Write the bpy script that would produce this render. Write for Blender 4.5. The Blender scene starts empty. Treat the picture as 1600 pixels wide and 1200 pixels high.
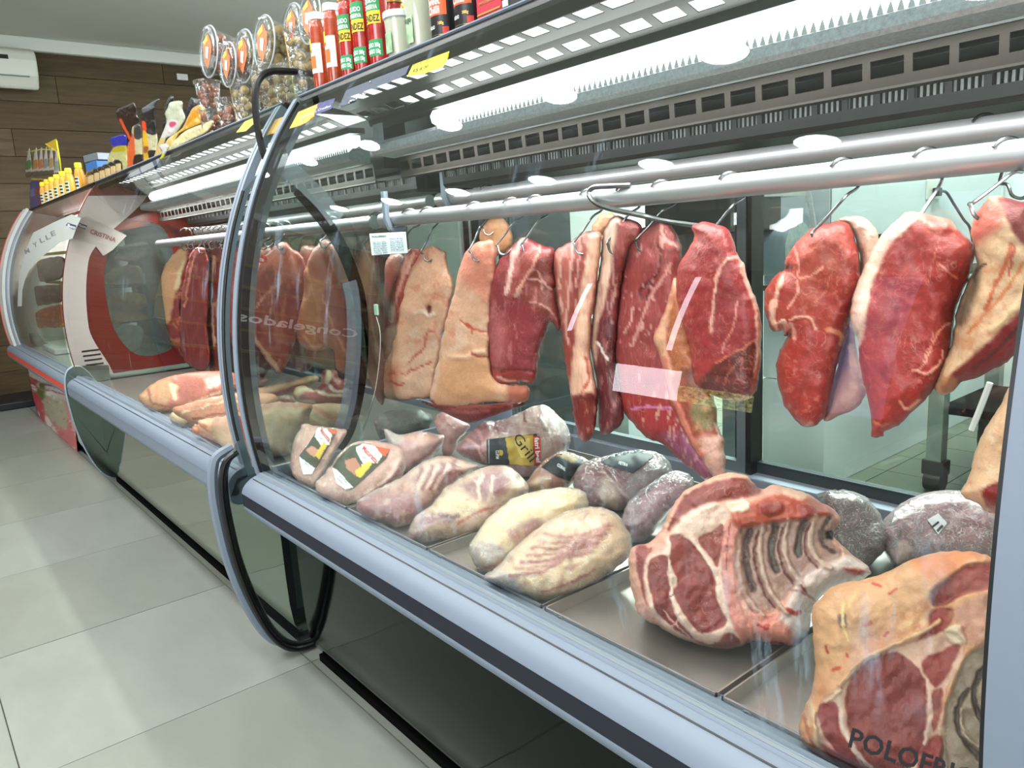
import bpy, bmesh, math
import numpy as np
from mathutils import Matrix, Vector
PI = math.pi
sc = bpy.context.scene
COL = sc.collection

# ------------------------------------------------------------------ camera
FPX = 1184.0
yaw, pitch, roll = [math.radians(a) for a in (141.01, -11.02, -3.29)]
cf = np.array([math.cos(pitch)*math.cos(yaw), math.cos(pitch)*math.sin(yaw), math.sin(pitch)])
cr = np.cross(cf, [0, 0, 1.0]); cr /= np.linalg.norm(cr); cu = np.cross(cr, cf)
cr, cu = cr*math.cos(roll)+cu*math.sin(roll), -cr*math.sin(roll)+cu*math.cos(roll)
CAM = np.array([0.0, 0.0, 1.05])
cd_ = bpy.data.cameras.new('camera'); cam = bpy.data.objects.new('camera', cd_); COL.objects.link(cam)
m = Matrix.Identity(4)
for i in range(3):
    m[i][0] = cr[i]; m[i][1] = cu[i]; m[i][2] = -cf[i]; m[i][3] = CAM[i]
cam.matrix_world = m
cd_.sensor_width = 36; cd_.lens = 36*FPX/1600; cd_.clip_start = 0.02; cd_.clip_end = 100
sc.camera = cam

# ------------------------------------------------------------------ view, world, lamps
sc.view_settings.view_transform = 'Standard'; sc.view_settings.look = 'None'
sc.view_settings.exposure = 0.0; sc.view_settings.gamma = 1.0
sc.view_settings.use_curve_mapping = False
w = bpy.data.worlds.new('room_air'); sc.world = w; w.use_nodes = True
w.node_tree.nodes['Background'].inputs[0].default_value = (0.85, 0.93, 1.0, 1)
w.node_tree.nodes['Background'].inputs[1].default_value = 0.4
try:
    sc.cycles.max_bounces = 9; sc.cycles.transparent_max_bounces = 24
    sc.cycles.glossy_bounces = 4; sc.cycles.diffuse_bounces = 3; sc.cycles.transmission_bounces = 4
    sc.cycles.sample_clamp_indirect = 4.0; sc.cycles.caustics_reflective = False; sc.cycles.caustics_refractive = False
except Exception: pass

def area(name, loc, sx, sy, power, color=(1, 1, 1), rot=(0, 0, 0)):
    l = bpy.data.lights.new(name, 'AREA'); l.shape = 'RECTANGLE'; l.size = sx; l.size_y = sy
    l.energy = power; l.color = color
    o = bpy.data.objects.new(name, l); COL.objects.link(o); o.location = loc; o.rotation_euler = rot
    return o
ROOM_K, CASE_K = 1.0, 3.2
COOL = (0.97, 1.0, 0.97)
CEIL = 2.77
# recessed ceiling lamps of the shop (their visible discs are built with the room)
DISCS = [(x, y) for x in (-5.75, -4.93, -4.10, -3.28, -2.46, -1.64, -0.82, 0.0) for y in (0.07, -0.93)]
for (x, y) in DISCS:
    l = bpy.data.lights.new('downlight_lamp', 'AREA'); l.shape = 'DISK'; l.size = 0.16
    l.energy = 11.0*ROOM_K*(0.45 if x < -4.5 else 1.0); l.color = COOL
    o = bpy.data.objects.new('downlight_lamp', l); COL.objects.link(o); o.location = (x, y, CEIL-0.012)
area('prep_room_lamp', (-2.2, 3.2, 2.75), 3.2, 1.0, 500*ROOM_K, (0.94, 1.0, 1.0))

area('front_fill_lamp', (0.25, -3.42, 1.45), 2.5, 2.0, 130*ROOM_K, (0.96, 0.97, 1.0), (math.radians(90), 0, 0))  # unseen fill lamp added to brighten the fronts of the meat
# LED tubes under the canopies of the cases
area('case_tube_lamp', (-0.80, 1.03, 1.258), 1.75, 0.05, 3.6*CASE_K, (1, 0.99, 0.97), (math.radians(14), 0, 0))
area('case_tube_lamp', (-2.90, 1.03, 1.258), 2.0, 0.05, 8.5*CASE_K, (1, 0.98, 0.95), (math.radians(14), 0, 0))
area('case_tube_lamp', (-5.05, 0.99, 1.29), 1.9, 0.05, 6*CASE_K, (1, 0.96, 0.90), (math.radians(10), 0, 0))

# ------------------------------------------------------------------ pixel geometry (photograph frame 1600x1200)
def ray(x, y):
    x = np.asarray(x, float); y = np.asarray(y, float)
    return cr*((x-800)/FPX)[..., None] - cu*((y-600)/FPX)[..., None] + cf
def pl(x, y, ax, v):
    d = ray(x, y); return CAM + d*(((v-CAM[ax])/d[..., ax])[..., None])
def P(x, y, Y): return tuple(pl(x, y, 1, Y))
def proj(p):
    d = np.asarray(p, float)-CAM; z = d@cf
    return 800+FPX*(d@cr)/z, 600-FPX*(d@cu)/z

# ------------------------------------------------------------------ naming
def tag(o, label=None, cat=None, group=None, kind=None):
    if label: o['label'] = label
    if cat: o['category'] = cat
    if group: o['group'] = group
    if kind: o['kind'] = kind
    return o
def empty(name, loc=(0, 0, 0), label=None, cat=None, group=None):
    o = bpy.data.objects.new(name, None); COL.objects.link(o); o.location = loc; o.empty_display_size = 0.05
    return tag(o, label, cat, group)
def link(name, me, mat=None, parent=None):
    o = bpy.data.objects.new(name, me); COL.objects.link(o)
    if mat is not None and not me.materials: me.materials.append(mat)
    if parent is not None:
        o.parent = parent
        if parent.matrix_world != Matrix.Identity(4) or parent.location.length > 0 or parent.parent:
            L = Matrix.Identity(4); q = parent; 
            while q is not None:
                L = Matrix.LocRotScale(q.location, q.rotation_euler, q.scale) @ (q.matrix_parent_inverse.copy() if False else Matrix.Identity(4)) @ L if False else L
                q = q.parent
    return o
def mesh(name, verts, faces, smooth=False):
    me = bpy.data.meshes.new(name); me.from_pydata([tuple(map(float, v)) for v in verts], [], [tuple(map(int, f)) for f in faces]); me.update()
    if smooth: me.polygons.foreach_set('use_smooth', [True]*len(me.polygons))
    return me

# ------------------------------------------------------------------ colour and materials
def lin(c):
    return tuple((v/12.92 if v <= 0.04045 else ((v+0.055)/1.055)**2.4) for v in c)
def rgb(h):
    return tuple(int(h[i:i+2], 16)/255 for i in (0, 2, 4))
def L(h): return lin(rgb(h))+(1,)
MATS = {}
def nt(name):
    mt = bpy.data.materials.new(name); mt.use_nodes = True; t = mt.node_tree; t.nodes.clear()
    out = t.nodes.new('ShaderNodeOutputMaterial'); return mt, t, out
def pbr(name, col, rough=0.5, metal=0.0, spec=0.5, noise=None, bump=None, emit=0, aniso=None, coat=0):
    """noise=(scale, amount, stretch) mottles the colour; bump=(scale, strength)"""
    if name in MATS: return MATS[name]
    mt, t, out = nt(name); b = t.nodes.new('ShaderNodeBsdfPrincipled'); t.links.new(b.outputs[0], out.inputs[0])
    c = L(col) if isinstance(col, str) else tuple(col)+(1,)
    b.inputs['Base Color'].default_value = c; b.inputs['Roughness'].default_value = rough; b.inputs['Metallic'].default_value = metal
    b.inputs['Specular IOR Level'].default_value = spec
    if coat: b.inputs['Coat Weight'].default_value = coat
    if emit: b.inputs['Emission Color'].default_value = c; b.inputs['Emission Strength'].default_value = emit
    if noise or bump:
        tc = t.nodes.new('ShaderNodeTexCoord')
    if noise:
        mp = t.nodes.new('ShaderNodeMapping'); mp.inputs['Scale'].default_value = noise[2] if len(noise) > 2 else (1, 1, 1)
        t.links.new(tc.outputs['Object'], mp.inputs[0])
        n = t.nodes.new('ShaderNodeTexNoise'); n.inputs['Scale'].default_value = noise[0]; n.inputs['Detail'].default_value = 6
        n.inputs['Roughness'].default_value = 0.62
        t.links.new(mp.outputs[0], n.inputs['Vector'])
        mx = t.nodes.new('ShaderNodeMix'); mx.data_type = 'RGBA'
        k = noise[1]; mx.inputs[6].default_value = tuple(v*(1-k) for v in c[:3])+(1,); mx.inputs[7].default_value = tuple(min(1, v*(1+k)) for v in c[:3])+(1,)
        cr_ = t.nodes.new('ShaderNodeMapRange'); cr_.inputs[1].default_value = 0.3; cr_.inputs[2].default_value = 0.7
        t.links.new(n.outputs[0], cr_.inputs[0]); t.links.new(cr_.outputs[0], mx.inputs[0]); t.links.new(mx.outputs[2], b.inputs['Base Color'])
    if bump:
        n2 = t.nodes.new('ShaderNodeTexNoise'); n2.inputs['Scale'].default_value = bump[0]; n2.inputs['Detail'].default_value = 4
        t.links.new(tc.outputs['Object'], n2.inputs['Vector'])
        bp = t.nodes.new('ShaderNodeBump'); bp.inputs['Strength'].default_value = bump[1]; bp.inputs['Distance'].default_value = 0.002
        t.links.new(n2.outputs[0], bp.inputs['Height']); t.links.new(bp.outputs[0], b.inputs['Normal'])
    MATS[name] = mt; return mt
def emis(name, col, s):
    if name in MATS: return MATS[name]
    mt, t, out = nt(name); e = t.nodes.new('ShaderNodeEmission'); e.inputs[0].default_value = L(col); e.inputs[1].default_value = s
    t.links.new(e.outputs[0], out.inputs[0]); MATS[name] = mt; return mt
def clear(name, tint='FFFFFF', haze=0.0, rough=0.0, ior=1.5, boost=1.0, hazecol='C8D8E0', smudge=0.0, bump=None, crease=0.0):
    """thin clear sheet: transparent + Fresnel gloss (+ a little whitish film)"""
    if name in MATS: return MATS[name]
    mt, t, out = nt(name)
    tr = t.nodes.new('ShaderNodeBsdfTransparent'); tr.inputs[0].default_value = L(tint)
    gl = t.nodes.new('ShaderNodeBsdfGlossy'); gl.inputs['Roughness'].default_value = rough; gl.inputs[0].default_value = (1, 1, 1, 1)
    fr = t.nodes.new('ShaderNodeFresnel'); fr.inputs[0].default_value = ior
    ge = t.nodes.new('ShaderNodeNewGeometry'); im = t.nodes.new('ShaderNodeMapRange'); im.inputs[3].default_value = ior; im.inputs[4].default_value = 1.0/ior
    t.links.new(ge.outputs['Backfacing'], im.inputs[0]); t.links.new(im.outputs[0], fr.inputs[0])   # same thin-sheet gloss from both sides
    ml = t.nodes.new('ShaderNodeMath'); ml.operation = 'MULTIPLY'; ml.use_clamp = True; ml.inputs[1].default_value = boost
    t.links.new(fr.outputs[0], ml.inputs[0])
    a = t.nodes.new('ShaderNodeMixShader'); t.links.new(ml.outputs[0], a.inputs[0]); t.links.new(tr.outputs[0], a.inputs[1]); t.links.new(gl.outputs[0], a.inputs[2])
    last = a
    if haze or smudge:
        df = t.nodes.new('ShaderNodeBsdfDiffuse'); df.inputs[0].default_value = L(hazecol)
        h = t.nodes.new('ShaderNodeMixShader'); h.inputs[0].default_value = haze
        t.links.new(a.outputs[0], h.inputs[1]); t.links.new(df.outputs[0], h.inputs[2]); last = h
        if smudge:
            tc = t.nodes.new('ShaderNodeTexCoord')
            mp = t.nodes.new('ShaderNodeMapping'); mp.inputs['Scale'].default_value = (26, 10, 5); mp.inputs['Rotation'].default_value = (0, 0.5, 0)
            n = t.nodes.new('ShaderNodeTexNoise'); n.inputs['Scale'].default_value = 1.0; n.inputs['Detail'].default_value = 7; n.inputs['Roughness'].default_value = 0.7
            t.links.new(tc.outputs['Object'], mp.inputs[0]); t.links.new(mp.outputs[0], n.inputs['Vector'])
            n3 = t.nodes.new('ShaderNodeTexNoise'); n3.inputs['Scale'].default_value = 3.5; t.links.new(tc.outputs['Object'], n3.inputs['Vector'])
            mr = t.nodes.new('ShaderNodeMapRange'); mr.inputs[1].default_value = 0.55; mr.inputs[2].default_value = 0.75; mr.inputs[4].default_value = smudge
            mr2 = t.nodes.new('ShaderNodeMapRange'); mr2.inputs[1].default_value = 0.50; mr2.inputs[2].default_value = 0.62
            t.links.new(n.outputs[0], mr.inputs[0]); t.links.new(n3.outputs[0], mr2.inputs[0])
            mu = t.nodes.new('ShaderNodeMath'); mu.operation = 'MULTIPLY'; t.links.new(mr.outputs[0], mu.inputs[0]); t.links.new(mr2.outputs[0], mu.inputs[1])
            ad = t.nodes.new('ShaderNodeMath'); ad.operation = 'ADD'; ad.inputs[1].default_value = haze; t.links.new(mu.outputs[0], ad.inputs[0])
            t.links.new(ad.outputs[0], h.inputs[0])
    if crease:   # fine whitish creases of crumpled film, painted in for its wrinkle highlights
        tc = t.nodes.new('ShaderNodeTexCoord'); add = None
        for sc_, wd in ((26, 0.012), (60, 0.020)):
            cn = t.nodes.new('ShaderNodeTexNoise'); cn.inputs['Scale'].default_value = sc_; cn.inputs['Detail'].default_value = 2; cn.inputs['Distortion'].default_value = 2.2
            t.links.new(tc.outputs['Object'], cn.inputs['Vector'])
            q1 = t.nodes.new('ShaderNodeMath'); q1.operation = 'SUBTRACT'; q1.inputs[1].default_value = 0.5; t.links.new(cn.outputs[0], q1.inputs[0])
            q2 = t.nodes.new('ShaderNodeMath'); q2.operation = 'ABSOLUTE'; t.links.new(q1.outputs[0], q2.inputs[0])
            q3 = t.nodes.new('ShaderNodeMapRange'); q3.inputs[2].default_value = wd; q3.inputs[3].default_value = crease; q3.inputs[4].default_value = 0; t.links.new(q2.outputs[0], q3.inputs[0])
            if add is None: add = q3.outputs[0]
            else:
                q4 = t.nodes.new('ShaderNodeMath'); q4.operation = 'ADD'; q4.use_clamp = True; t.links.new(add, q4.inputs[0]); t.links.new(q3.outputs[0], q4.inputs[1]); add = q4.outputs[0]
        q5 = t.nodes.new('ShaderNodeMath'); q5.operation = 'ADD'; q5.inputs[1].default_value = haze; t.links.new(add, q5.inputs[0]); t.links.new(q5.outputs[0], h.inputs[0])
    if bump:
        tc = t.nodes.new('ShaderNodeTexCoord'); n2 = t.nodes.new('ShaderNodeTexNoise'); n2.inputs['Scale'].default_value = bump[0]; n2.inputs['Detail'].default_value = 3
        n2.inputs['Distortion'].default_value = 1.2
        t.links.new(tc.outputs['Object'], n2.inputs['Vector'])
        bp = t.nodes.new('ShaderNodeBump'); bp.inputs['Strength'].default_value = 1.0; bp.inputs['Distance'].default_value = bump[1]
        t.links.new(n2.outputs[0], bp.inputs['Height']); t.links.new(bp.outputs[0], gl.inputs['Normal'])
    t.links.new(last.outputs[0], out.inputs[0]); MATS[name] = mt; return mt
def vcol(name, rough=0.4, spec=0.5, marble=0.15, mscale=90, bump=(160, 0.5), coat=0.0, stretch=(1, 1, 1), veins=0.0, sss=0.0):
    """colour comes from the painted attribute 'Col', mottled by procedural noise"""
    if name in MATS: return MATS[name]
    mt, t, out = nt(name); b = t.nodes.new('ShaderNodeBsdfPrincipled'); t.links.new(b.outputs[0], out.inputs[0])
    b.inputs['Roughness'].default_value = rough; b.inputs['Specular IOR Level'].default_value = spec; b.inputs['Coat Weight'].default_value = coat
    b.inputs['Coat Roughness'].default_value = 0.12
    at = t.nodes.new('ShaderNodeAttribute'); at.attribute_name = 'Col'
    tc = t.nodes.new('ShaderNodeTexCoord'); mp = t.nodes.new('ShaderNodeMapping'); mp.inputs['Scale'].default_value = stretch
    t.links.new(tc.outputs['Object'], mp.inputs[0])
    n = t.nodes.new('ShaderNodeTexNoise'); n.inputs['Scale'].default_value = mscale; n.inputs['Detail'].default_value = 8; n.inputs['Roughness'].default_value = 0.7
    t.links.new(mp.outputs[0], n.inputs['Vector'])
    mr = t.nodes.new('ShaderNodeMapRange'); mr.inputs[1].default_value = 0.25; mr.inputs[2].default_value = 0.75; mr.inputs[3].default_value = 1-marble*1.3; mr.inputs[4].default_value = 1+marble
    t.links.new(n.outputs[0], mr.inputs[0])
    vm = t.nodes.new('ShaderNodeVectorMath'); vm.operation = 'SCALE'; t.links.new(at.outputs['Color'], vm.inputs[0]); t.links.new(mr.outputs[0], vm.inputs['Scale'])
    col = vm.outputs[0]
    if veins:
        v = t.nodes.new('ShaderNodeTexNoise'); v.inputs['Scale'].default_value = mscale*0.35; v.inputs['Detail'].default_value = 5; v.inputs['Distortion'].default_value = 1.5
        t.links.new(mp.outputs[0], v.inputs['Vector'])
        # thin light marbling where the noise crosses its middle
        s1 = t.nodes.new('ShaderNodeMath'); s1.operation = 'SUBTRACT'; s1.inputs[1].default_value = 0.5; t.links.new(v.outputs[0], s1.inputs[0])
        s2 = t.nodes.new('ShaderNodeMath'); s2.operation = 'ABSOLUTE'; t.links.new(s1.outputs[0], s2.inputs[0])
        s3 = t.nodes.new('ShaderNodeMapRange'); s3.inputs[1].default_value = 0.0; s3.inputs[2].default_value = 0.022; s3.inputs[3].default_value = veins; s3.inputs[4].default_value = 0
        t.links.new(s2.outputs[0], s3.inputs[0])
        n4 = t.nodes.new('ShaderNodeTexNoise'); n4.inputs['Scale'].default_value = mscale*0.2; t.links.new(tc.outputs['Object'], n4.inputs['Vector'])
        s5 = t.nodes.new('ShaderNodeMapRange'); s5.inputs[1].default_value = 0.45; s5.inputs[2].default_value = 0.6; t.links.new(n4.outputs[0], s5.inputs[0])
        s6 = t.nodes.new('ShaderNodeMath'); s6.operation = 'MULTIPLY'; t.links.new(s3.outputs[0], s6.inputs[0]); t.links.new(s5.outputs[0], s6.inputs[1])
        mx = t.nodes.new('ShaderNodeMix'); mx.data_type = 'RGBA'; mx.inputs[7].default_value = L('E0A090'); t.links.new(s6.outputs[0], mx.inputs[0]); t.links.new(col, mx.inputs[6])
        col = mx.outputs[2]
    t.links.new(col, b.inputs['Base Color'])
    if sss:
        b.inputs['Subsurface Weight'].default_value = sss; b.inputs['Subsurface Radius'].default_value = (0.01, 0.003, 0.002); b.inputs['Subsurface Scale'].default_value = 0.5
    n2 = t.nodes.new('ShaderNodeTexNoise'); n2.inputs['Scale'].default_value = bump[0]; n2.inputs['Detail'].default_value = 6; n2.inputs['Roughness'].default_value = 0.6
    t.links.new(mp.outputs[0], n2.inputs['Vector'])
    bp = t.nodes.new('ShaderNodeBump'); bp.inputs['Strength'].default_value = bump[1]; bp.inputs['Distance'].default_value = 0.003
    t.links.new(n2.outputs[0], bp.inputs['Height']); t.links.new(bp.outputs[0], b.inputs['Normal'])
    if coat: t.links.new(bp.outputs[0], b.inputs['Coat Normal'])
    MATS[name] = mt; return mt

# ------------------------------------------------------------------ mesh building blocks
class MB:
    def __init__(s): s.v = []; s.f = []; s.m = []
    def add(s, v, f, mi=0):
        b = len(s.v); s.v += [tuple(map(float, p)) for p in v]; s.f += [tuple(int(i)+b for i in q) for q in f]; s.m += [mi]*len(f); return s
    def box(s, x0, x1, y0, y1, z0, z1, mi=0):
        v = [(x, y, z) for x in (x0, x1) for y in (y0, y1) for z in (z0, z1)]
        return s.add(v, [(0, 1, 3, 2), (4, 6, 7, 5), (0, 4, 5, 1), (2, 3, 7, 6), (0, 2, 6, 4), (1, 5, 7, 3)], mi)
    def tube(s, pts, r, n=8, closed=False, mi=0, rs=None):
        p = np.array(pts, float); N = len(p); v = []; f = []
        if closed: t = np.roll(p, -1, 0)-np.roll(p, 1, 0)
        else: t = np.gradient(p, axis=0)
        t /= np.maximum(np.linalg.norm(t, axis=1, keepdims=True), 1e-9)
        a = np.cross(t[0], [0, 0, 1.0]);
        if np.linalg.norm(a) < 0.1: a = np.cross(t[0], [1.0, 0, 0])
        a /= np.linalg.norm(a)
        for i in range(N):
            a = a-t[i]*(a@t[i]); a /= max(np.linalg.norm(a), 1e-9); b = np.cross(t[i], a)
            rr = rs[i] if rs is not None else r
            for k in range(n):
                g = 2*PI*k/n; v.append(p[i]+rr*(a*math.cos(g)+b*math.sin(g)))
        M = N if closed else N-1
        for i in range(M):
            for k in range(n):
                j = (i+1) % N; f.append((i*n+k, i*n+(k+1) % n, j*n+(k+1) % n, j*n+k))
        if not closed: f += [tuple(range(n))[::-1], tuple((N-1)*n+k for k in range(n))]
        return s.add(v, f, mi)
    def ext(s, prof, x0, x1, closed=True, mi=0, ax=0):
        """extrude a (y,z) profile along x"""
        n = len(prof)
        v = [(x0, y, z) for y, z in prof]+[(x1, y, z) for y, z in prof]
        f = [(i, (i+1) % n, n+(i+1) % n, n+i) for i in range(n if closed else n-1)]
        if closed: f += [tuple(range(n))[::-1], tuple(range(n, 2*n))]
        return s.add(v, f, mi)
    def lathe(s, prof, n=20, c=(0, 0, 0), mi=0, M=None):
        v = []; f = []
        for r, z in prof:
            for k in range(n):
                g = 2*PI*k/n; q = np.array([r*math.cos(g), r*math.sin(g), z])
                if M is not None: q = M@q
                v.append(q+np.array(c))
        for i in range(len(prof)-1):
            for k in range(n): f.append((i*n+k, i*n+(k+1) % n, (i+1)*n+(k+1) % n, (i+1)*n+k))
        return s.add(v, f, mi)
    def obj(s, name, mat, parent=None, smooth=False, bevel=0, angle=40):
        me = mesh(name, s.v, s.f)
        if isinstance(mat, (list, tuple)):
            for q in mat: me.materials.append(q)
            me.polygons.foreach_set('material_index', s.m)
        else: me.materials.append(mat)
        bm = bmesh.new(); bm.from_mesh(me); bmesh.ops.remove_doubles(bm, verts=bm.verts, dist=1e-6); bmesh.ops.recalc_face_normals(bm, faces=bm.faces)
        bm.to_mesh(me); bm.free()
        if smooth:
            me.polygons.foreach_set('use_smooth', [True]*len(me.polygons))
            try: me.set_sharp_from_angle(angle=math.radians(angle))
            except Exception: pass
        o = bpy.data.objects.new(name, me); COL.objects.link(o); o.parent = parent
        if bevel:
            b = o.modifiers.new('bevel', 'BEVEL'); b.width = bevel; b.segments = 2; b.limit_method = 'ANGLE'
        return o
def catmull(p, n=6, closed=True):
    p = np.array(p, float); N = len(p); out = []
    for i in range(N if closed else N-1):
        if closed: a, b, c, d = p[(i-1) % N], p[i], p[(i+1) % N], p[(i+2) % N]
        else: a, b, c, d = p[max(i-1, 0)], p[i], p[i+1], p[min(i+2, N-1)]
        for k in range(n):
            t = k/n; out.append(0.5*((2*b)+(c-a)*t+(2*a-5*b+4*c-d)*t*t+(3*b-a-3*c+d)*t**3))
    if not closed: out.append(p[-1])
    return np.array(out)
def inside(x, y, poly):
    r = np.zeros(x.shape, bool); n = len(poly)
    for i in range(n):
        x1, y1 = poly[i]; x2, y2 = poly[(i+1) % n]
        if y1 == y2: continue
        c = ((y1 > y) != (y2 > y)) & (x < (x2-x1)*(y-y1)/(y2-y1)+x1); r ^= c
    return r
def segdist(x, y, pts, closed=False):
    """distance of each (x, y) to a polyline, and the nearest point"""
    d = np.full(x.shape, 1e9); nx = np.zeros(x.shape); ny = np.zeros(x.shape); n = len(pts)
    for i in range(n if closed else n-1):
        x1, y1 = pts[i]; x2, y2 = pts[(i+1) % n]; dx, dy = x2-x1, y2-y1; l = dx*dx+dy*dy+1e-12
        t = np.clip(((x-x1)*dx+(y-y1)*dy)/l, 0, 1); qx = x1+t*dx; qy = y1+t*dy
        e = np.hypot(x-qx, y-qy); k = e < d; d = np.where(k, e, d); nx = np.where(k, qx, nx); ny = np.where(k, qy, ny)
    return d, nx, ny
def snoise(x, y, scale, seed, oct=3):
    """smooth value noise in the plane, about -1..1"""
    r = np.random.RandomState(seed); o = np.zeros(np.shape(x)); a = 1.0; tot = 0
    for k in range(oct):
        g = r.rand(64, 64)*2-1; u = np.asarray(x)/scale*(2**k)+r.rand()*50; v = np.asarray(y)/scale*(2**k)+r.rand()*50
        iu = np.floor(u).astype(int); iv = np.floor(v).astype(int); fu = u-iu; fv = v-iv
        fu = fu*fu*(3-2*fu); fv = fv*fv*(3-2*fv)
        q = lambda a_, b_: g[a_ % 64, b_ % 64]
        o = o+a*((q(iu, iv)*(1-fu)+q(iu+1, iv)*fu)*(1-fv)+(q(iu, iv+1)*(1-fu)+q(iu+1, iv+1)*fu)*fv); tot += a; a *= 0.5
    return o/tot*1.4
def sstep(a, b, x):
    t = np.clip((x-a)/(b-a+1e-12), 0, 1); return t*t*(3-2*t)

class Lump:
    """a solid lump whose outline is given in photograph pixels; it stands on its own plane in the room, has real thickness in front of and
    behind that plane, relief and painted natural colouring (fat, lean, bone)"""
    def __init__(s, outline, Y=None, anchor=None, normal=None, T=0.04, Tb=0.03, R=40, cell=3.0, base='B03038', regions=(), strokes=(), spots=(),
                 lump=(0.006, 40), seed=1, zmin=None, smooth=5, warp=2.0, power=0.5, sf=False, rag=1.6):
        s.seed = seed
        ol = catmull(outline, smooth)
        if rag:   # slightly ragged edge
            k_ = np.arange(len(ol)); ol = ol+np.stack([snoise(ol[:, 0], ol[:, 1], 7, seed+400, 2), snoise(ol[:, 0], ol[:, 1], 7, seed+500, 2)], 1)*rag
        s.ol = ol
        x0, y0 = ol.min(0)-cell; x1, y1 = ol.max(0)+cell
        gx = np.arange(x0, x1+cell, cell); gy = np.arange(y0, y1+cell, cell)
        X, Yg = np.meshgrid(gx, gy); cx = (X[:-1, :-1]+X[1:, 1:])/2; cy = (Yg[:-1, :-1]+Yg[1:, 1:])/2
        ci = inside(cx, cy, ol); nr, nc = X.shape
        used = np.zeros(X.shape, int)
        for a in (0, 1):
            for b in (0, 1): used[a:nr-1+a, b:nc-1+b] += ci
        d, nx, ny = segdist(X, Yg, ol, True)
        bnd = (used > 0) & (used < 4)
        X = np.where(bnd, nx, X); Yg = np.where(bnd, ny, Yg); d = np.where(bnd, 0, d)
        s.idx = -np.ones(X.shape, int); msk = used > 0; s.idx[msk] = np.arange(msk.sum())
        px = X[msk]; py = Yg[msk]; d = d[msk]; bn = bnd[msk]
        r_, c_ = np.where(ci)
        q = np.stack([s.idx[r_, c_], s.idx[r_+1, c_], s.idx[r_+1, c_+1], s.idx[r_, c_+1]], 1)
        s.px, s.py, s.d, s.q = px, py, d, q; s.x0, s.y0, s.cell = gx[0], gy[0], cell
        if Y is not None: s.a = np.array([0, Y, 1.0]); s.n = np.array([0, 1.0, 0])
        else: s.a = np.array(anchor, float); s.n = np.array(normal, float)
        h = (1-(1-np.clip(d/R, 0, 1))**2)**power
        wx = px+snoise(px, py, 9, seed+5)*warp; wy = py+snoise(px, py, 9, seed+9)*warp
        col = np.tile(np.array(lin(rgb(base))), (len(px), 1)); hh = np.zeros(len(px))
        def do_spots(col):
            for k, sp in enumerate(spots):   # (colour, scale, threshold, strength[, (sx, sy, angle)])
                c, scl, th, al = sp[:4]; sx, sy, an = sp[4] if len(sp) > 4 else (1, 1, 0)
                ca, sa = math.cos(an), math.sin(an)
                n_ = snoise((px*ca+py*sa)/sx, (-px*sa+py*ca)/sy, scl, seed+70+k*7, 4)
                wgt = sstep(th, th+0.25, n_)*al; col = col*(1-wgt[:, None])+np.array(lin(rgb(c)))*wgt[:, None]
            return col
        if sf: col = do_spots(col)
        for rg in regions:
            poly, c = rg[0], rg[1]; soft = rg[2] if len(rg) > 2 else 2.0; ht = rg[3] if len(rg) > 3 else 0
            cp = catmull(poly, 4); ins = inside(wx, wy, cp); dd, _, _ = segdist(wx, wy, cp, True)
            sd = np.where(ins, dd, -dd); wgt = sstep(-soft, soft, sd)
            if c: col = col*(1-wgt[:, None])+np.array(lin(rgb(c)))*wgt[:, None]
            hh += wgt*ht
        for st in strokes:
            pts, w_, c = st[0], st[1], st[2]; ht = st[3] if len(st) > 3 else 0; al = st[4] if len(st) > 4 else 1.0
            cp = catmull(pts, 5, False); dd, _, _ = segdist(wx, wy, cp)
            wgt = (1-sstep(w_*0.35, w_, dd*(1+0.35*snoise(px, py, 14, seed+31))))*al
            if c: col = col*(1-wgt[:, None])+np.array(lin(rgb(c)))*wgt[:, None]
            hh += wgt*ht
        if not sf: col = do_spots(col)
        s.col = col
        nz = lump[0]*snoise(px, py, lump[1], seed, 3)
        s.off = (T*h + (nz+hh)*np.clip(h*1.6, 0, 1)); s.off[bn] = 0
        dr = ray(px, py); s.dr = dr/np.linalg.norm(dr, axis=1, keepdims=True)
        t = ((s.a-CAM)@s.n)/(s.dr@s.n); s.P0 = CAM+s.dr*t[:, None]
        s.front = s.P0-s.dr*s.off[:, None]
        back = s.P0+s.dr*(Tb*h+0.5*np.abs(nz)*h)[:, None]
        if zmin is not None:
            back[:, 2] = np.maximum(back[:, 2], zmin); s.front[:, 2] = np.maximum(s.front[:, 2], zmin)
        s.back = back; s.bn = bn
    def build(s, name, mat, parent=None, extra=0.0, both=True):
        if mat.name in ('raw_meat', 'raw_meat_grained') and not hasattr(s, 'toned'):
            w_ = np.clip((s.col[:, 0]/np.maximum(s.col[:, 1], 1e-3)-3)/4, 0, 1)[:, None]; s.col = s.col*(1-w_)+s.col*np.array([0.76, 0.80, 0.66])*w_; s.toned = True
        if mat.name == 'fat_covered_meat' and not hasattr(s, 'toned'): s.col = s.col*np.array([0.80, 0.73, 0.74]); s.toned = True
        n = len(s.px); fr = s.front-s.dr*extra*(~s.bn)[:, None] if extra else s.front
        if extra: fr = s.front-s.dr*extra
        if both:
            bi = np.where(s.bn, np.arange(n), np.arange(n)+n)
            v = np.concatenate([fr, s.back+s.dr*extra]); f = np.concatenate([s.q, bi[s.q][:, ::-1]]); col = np.concatenate([s.col, s.col])
        else: v, f, col = fr, s.q, s.col
        me = bpy.data.meshes.new(name); nv = len(v)
        me.vertices.add(nv); me.vertices.foreach_set('co', v.astype(np.float32).ravel())
        me.loops.add(len(f)*4); me.loops.foreach_set('vertex_index', f.astype(np.int32).ravel())
        me.polygons.add(len(f)); me.polygons.foreach_set('loop_start', np.arange(0, len(f)*4, 4, dtype=np.int32))
        try: me.polygons.foreach_set('loop_total', np.full(len(f), 4, dtype=np.int32))
        except Exception: pass
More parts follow.
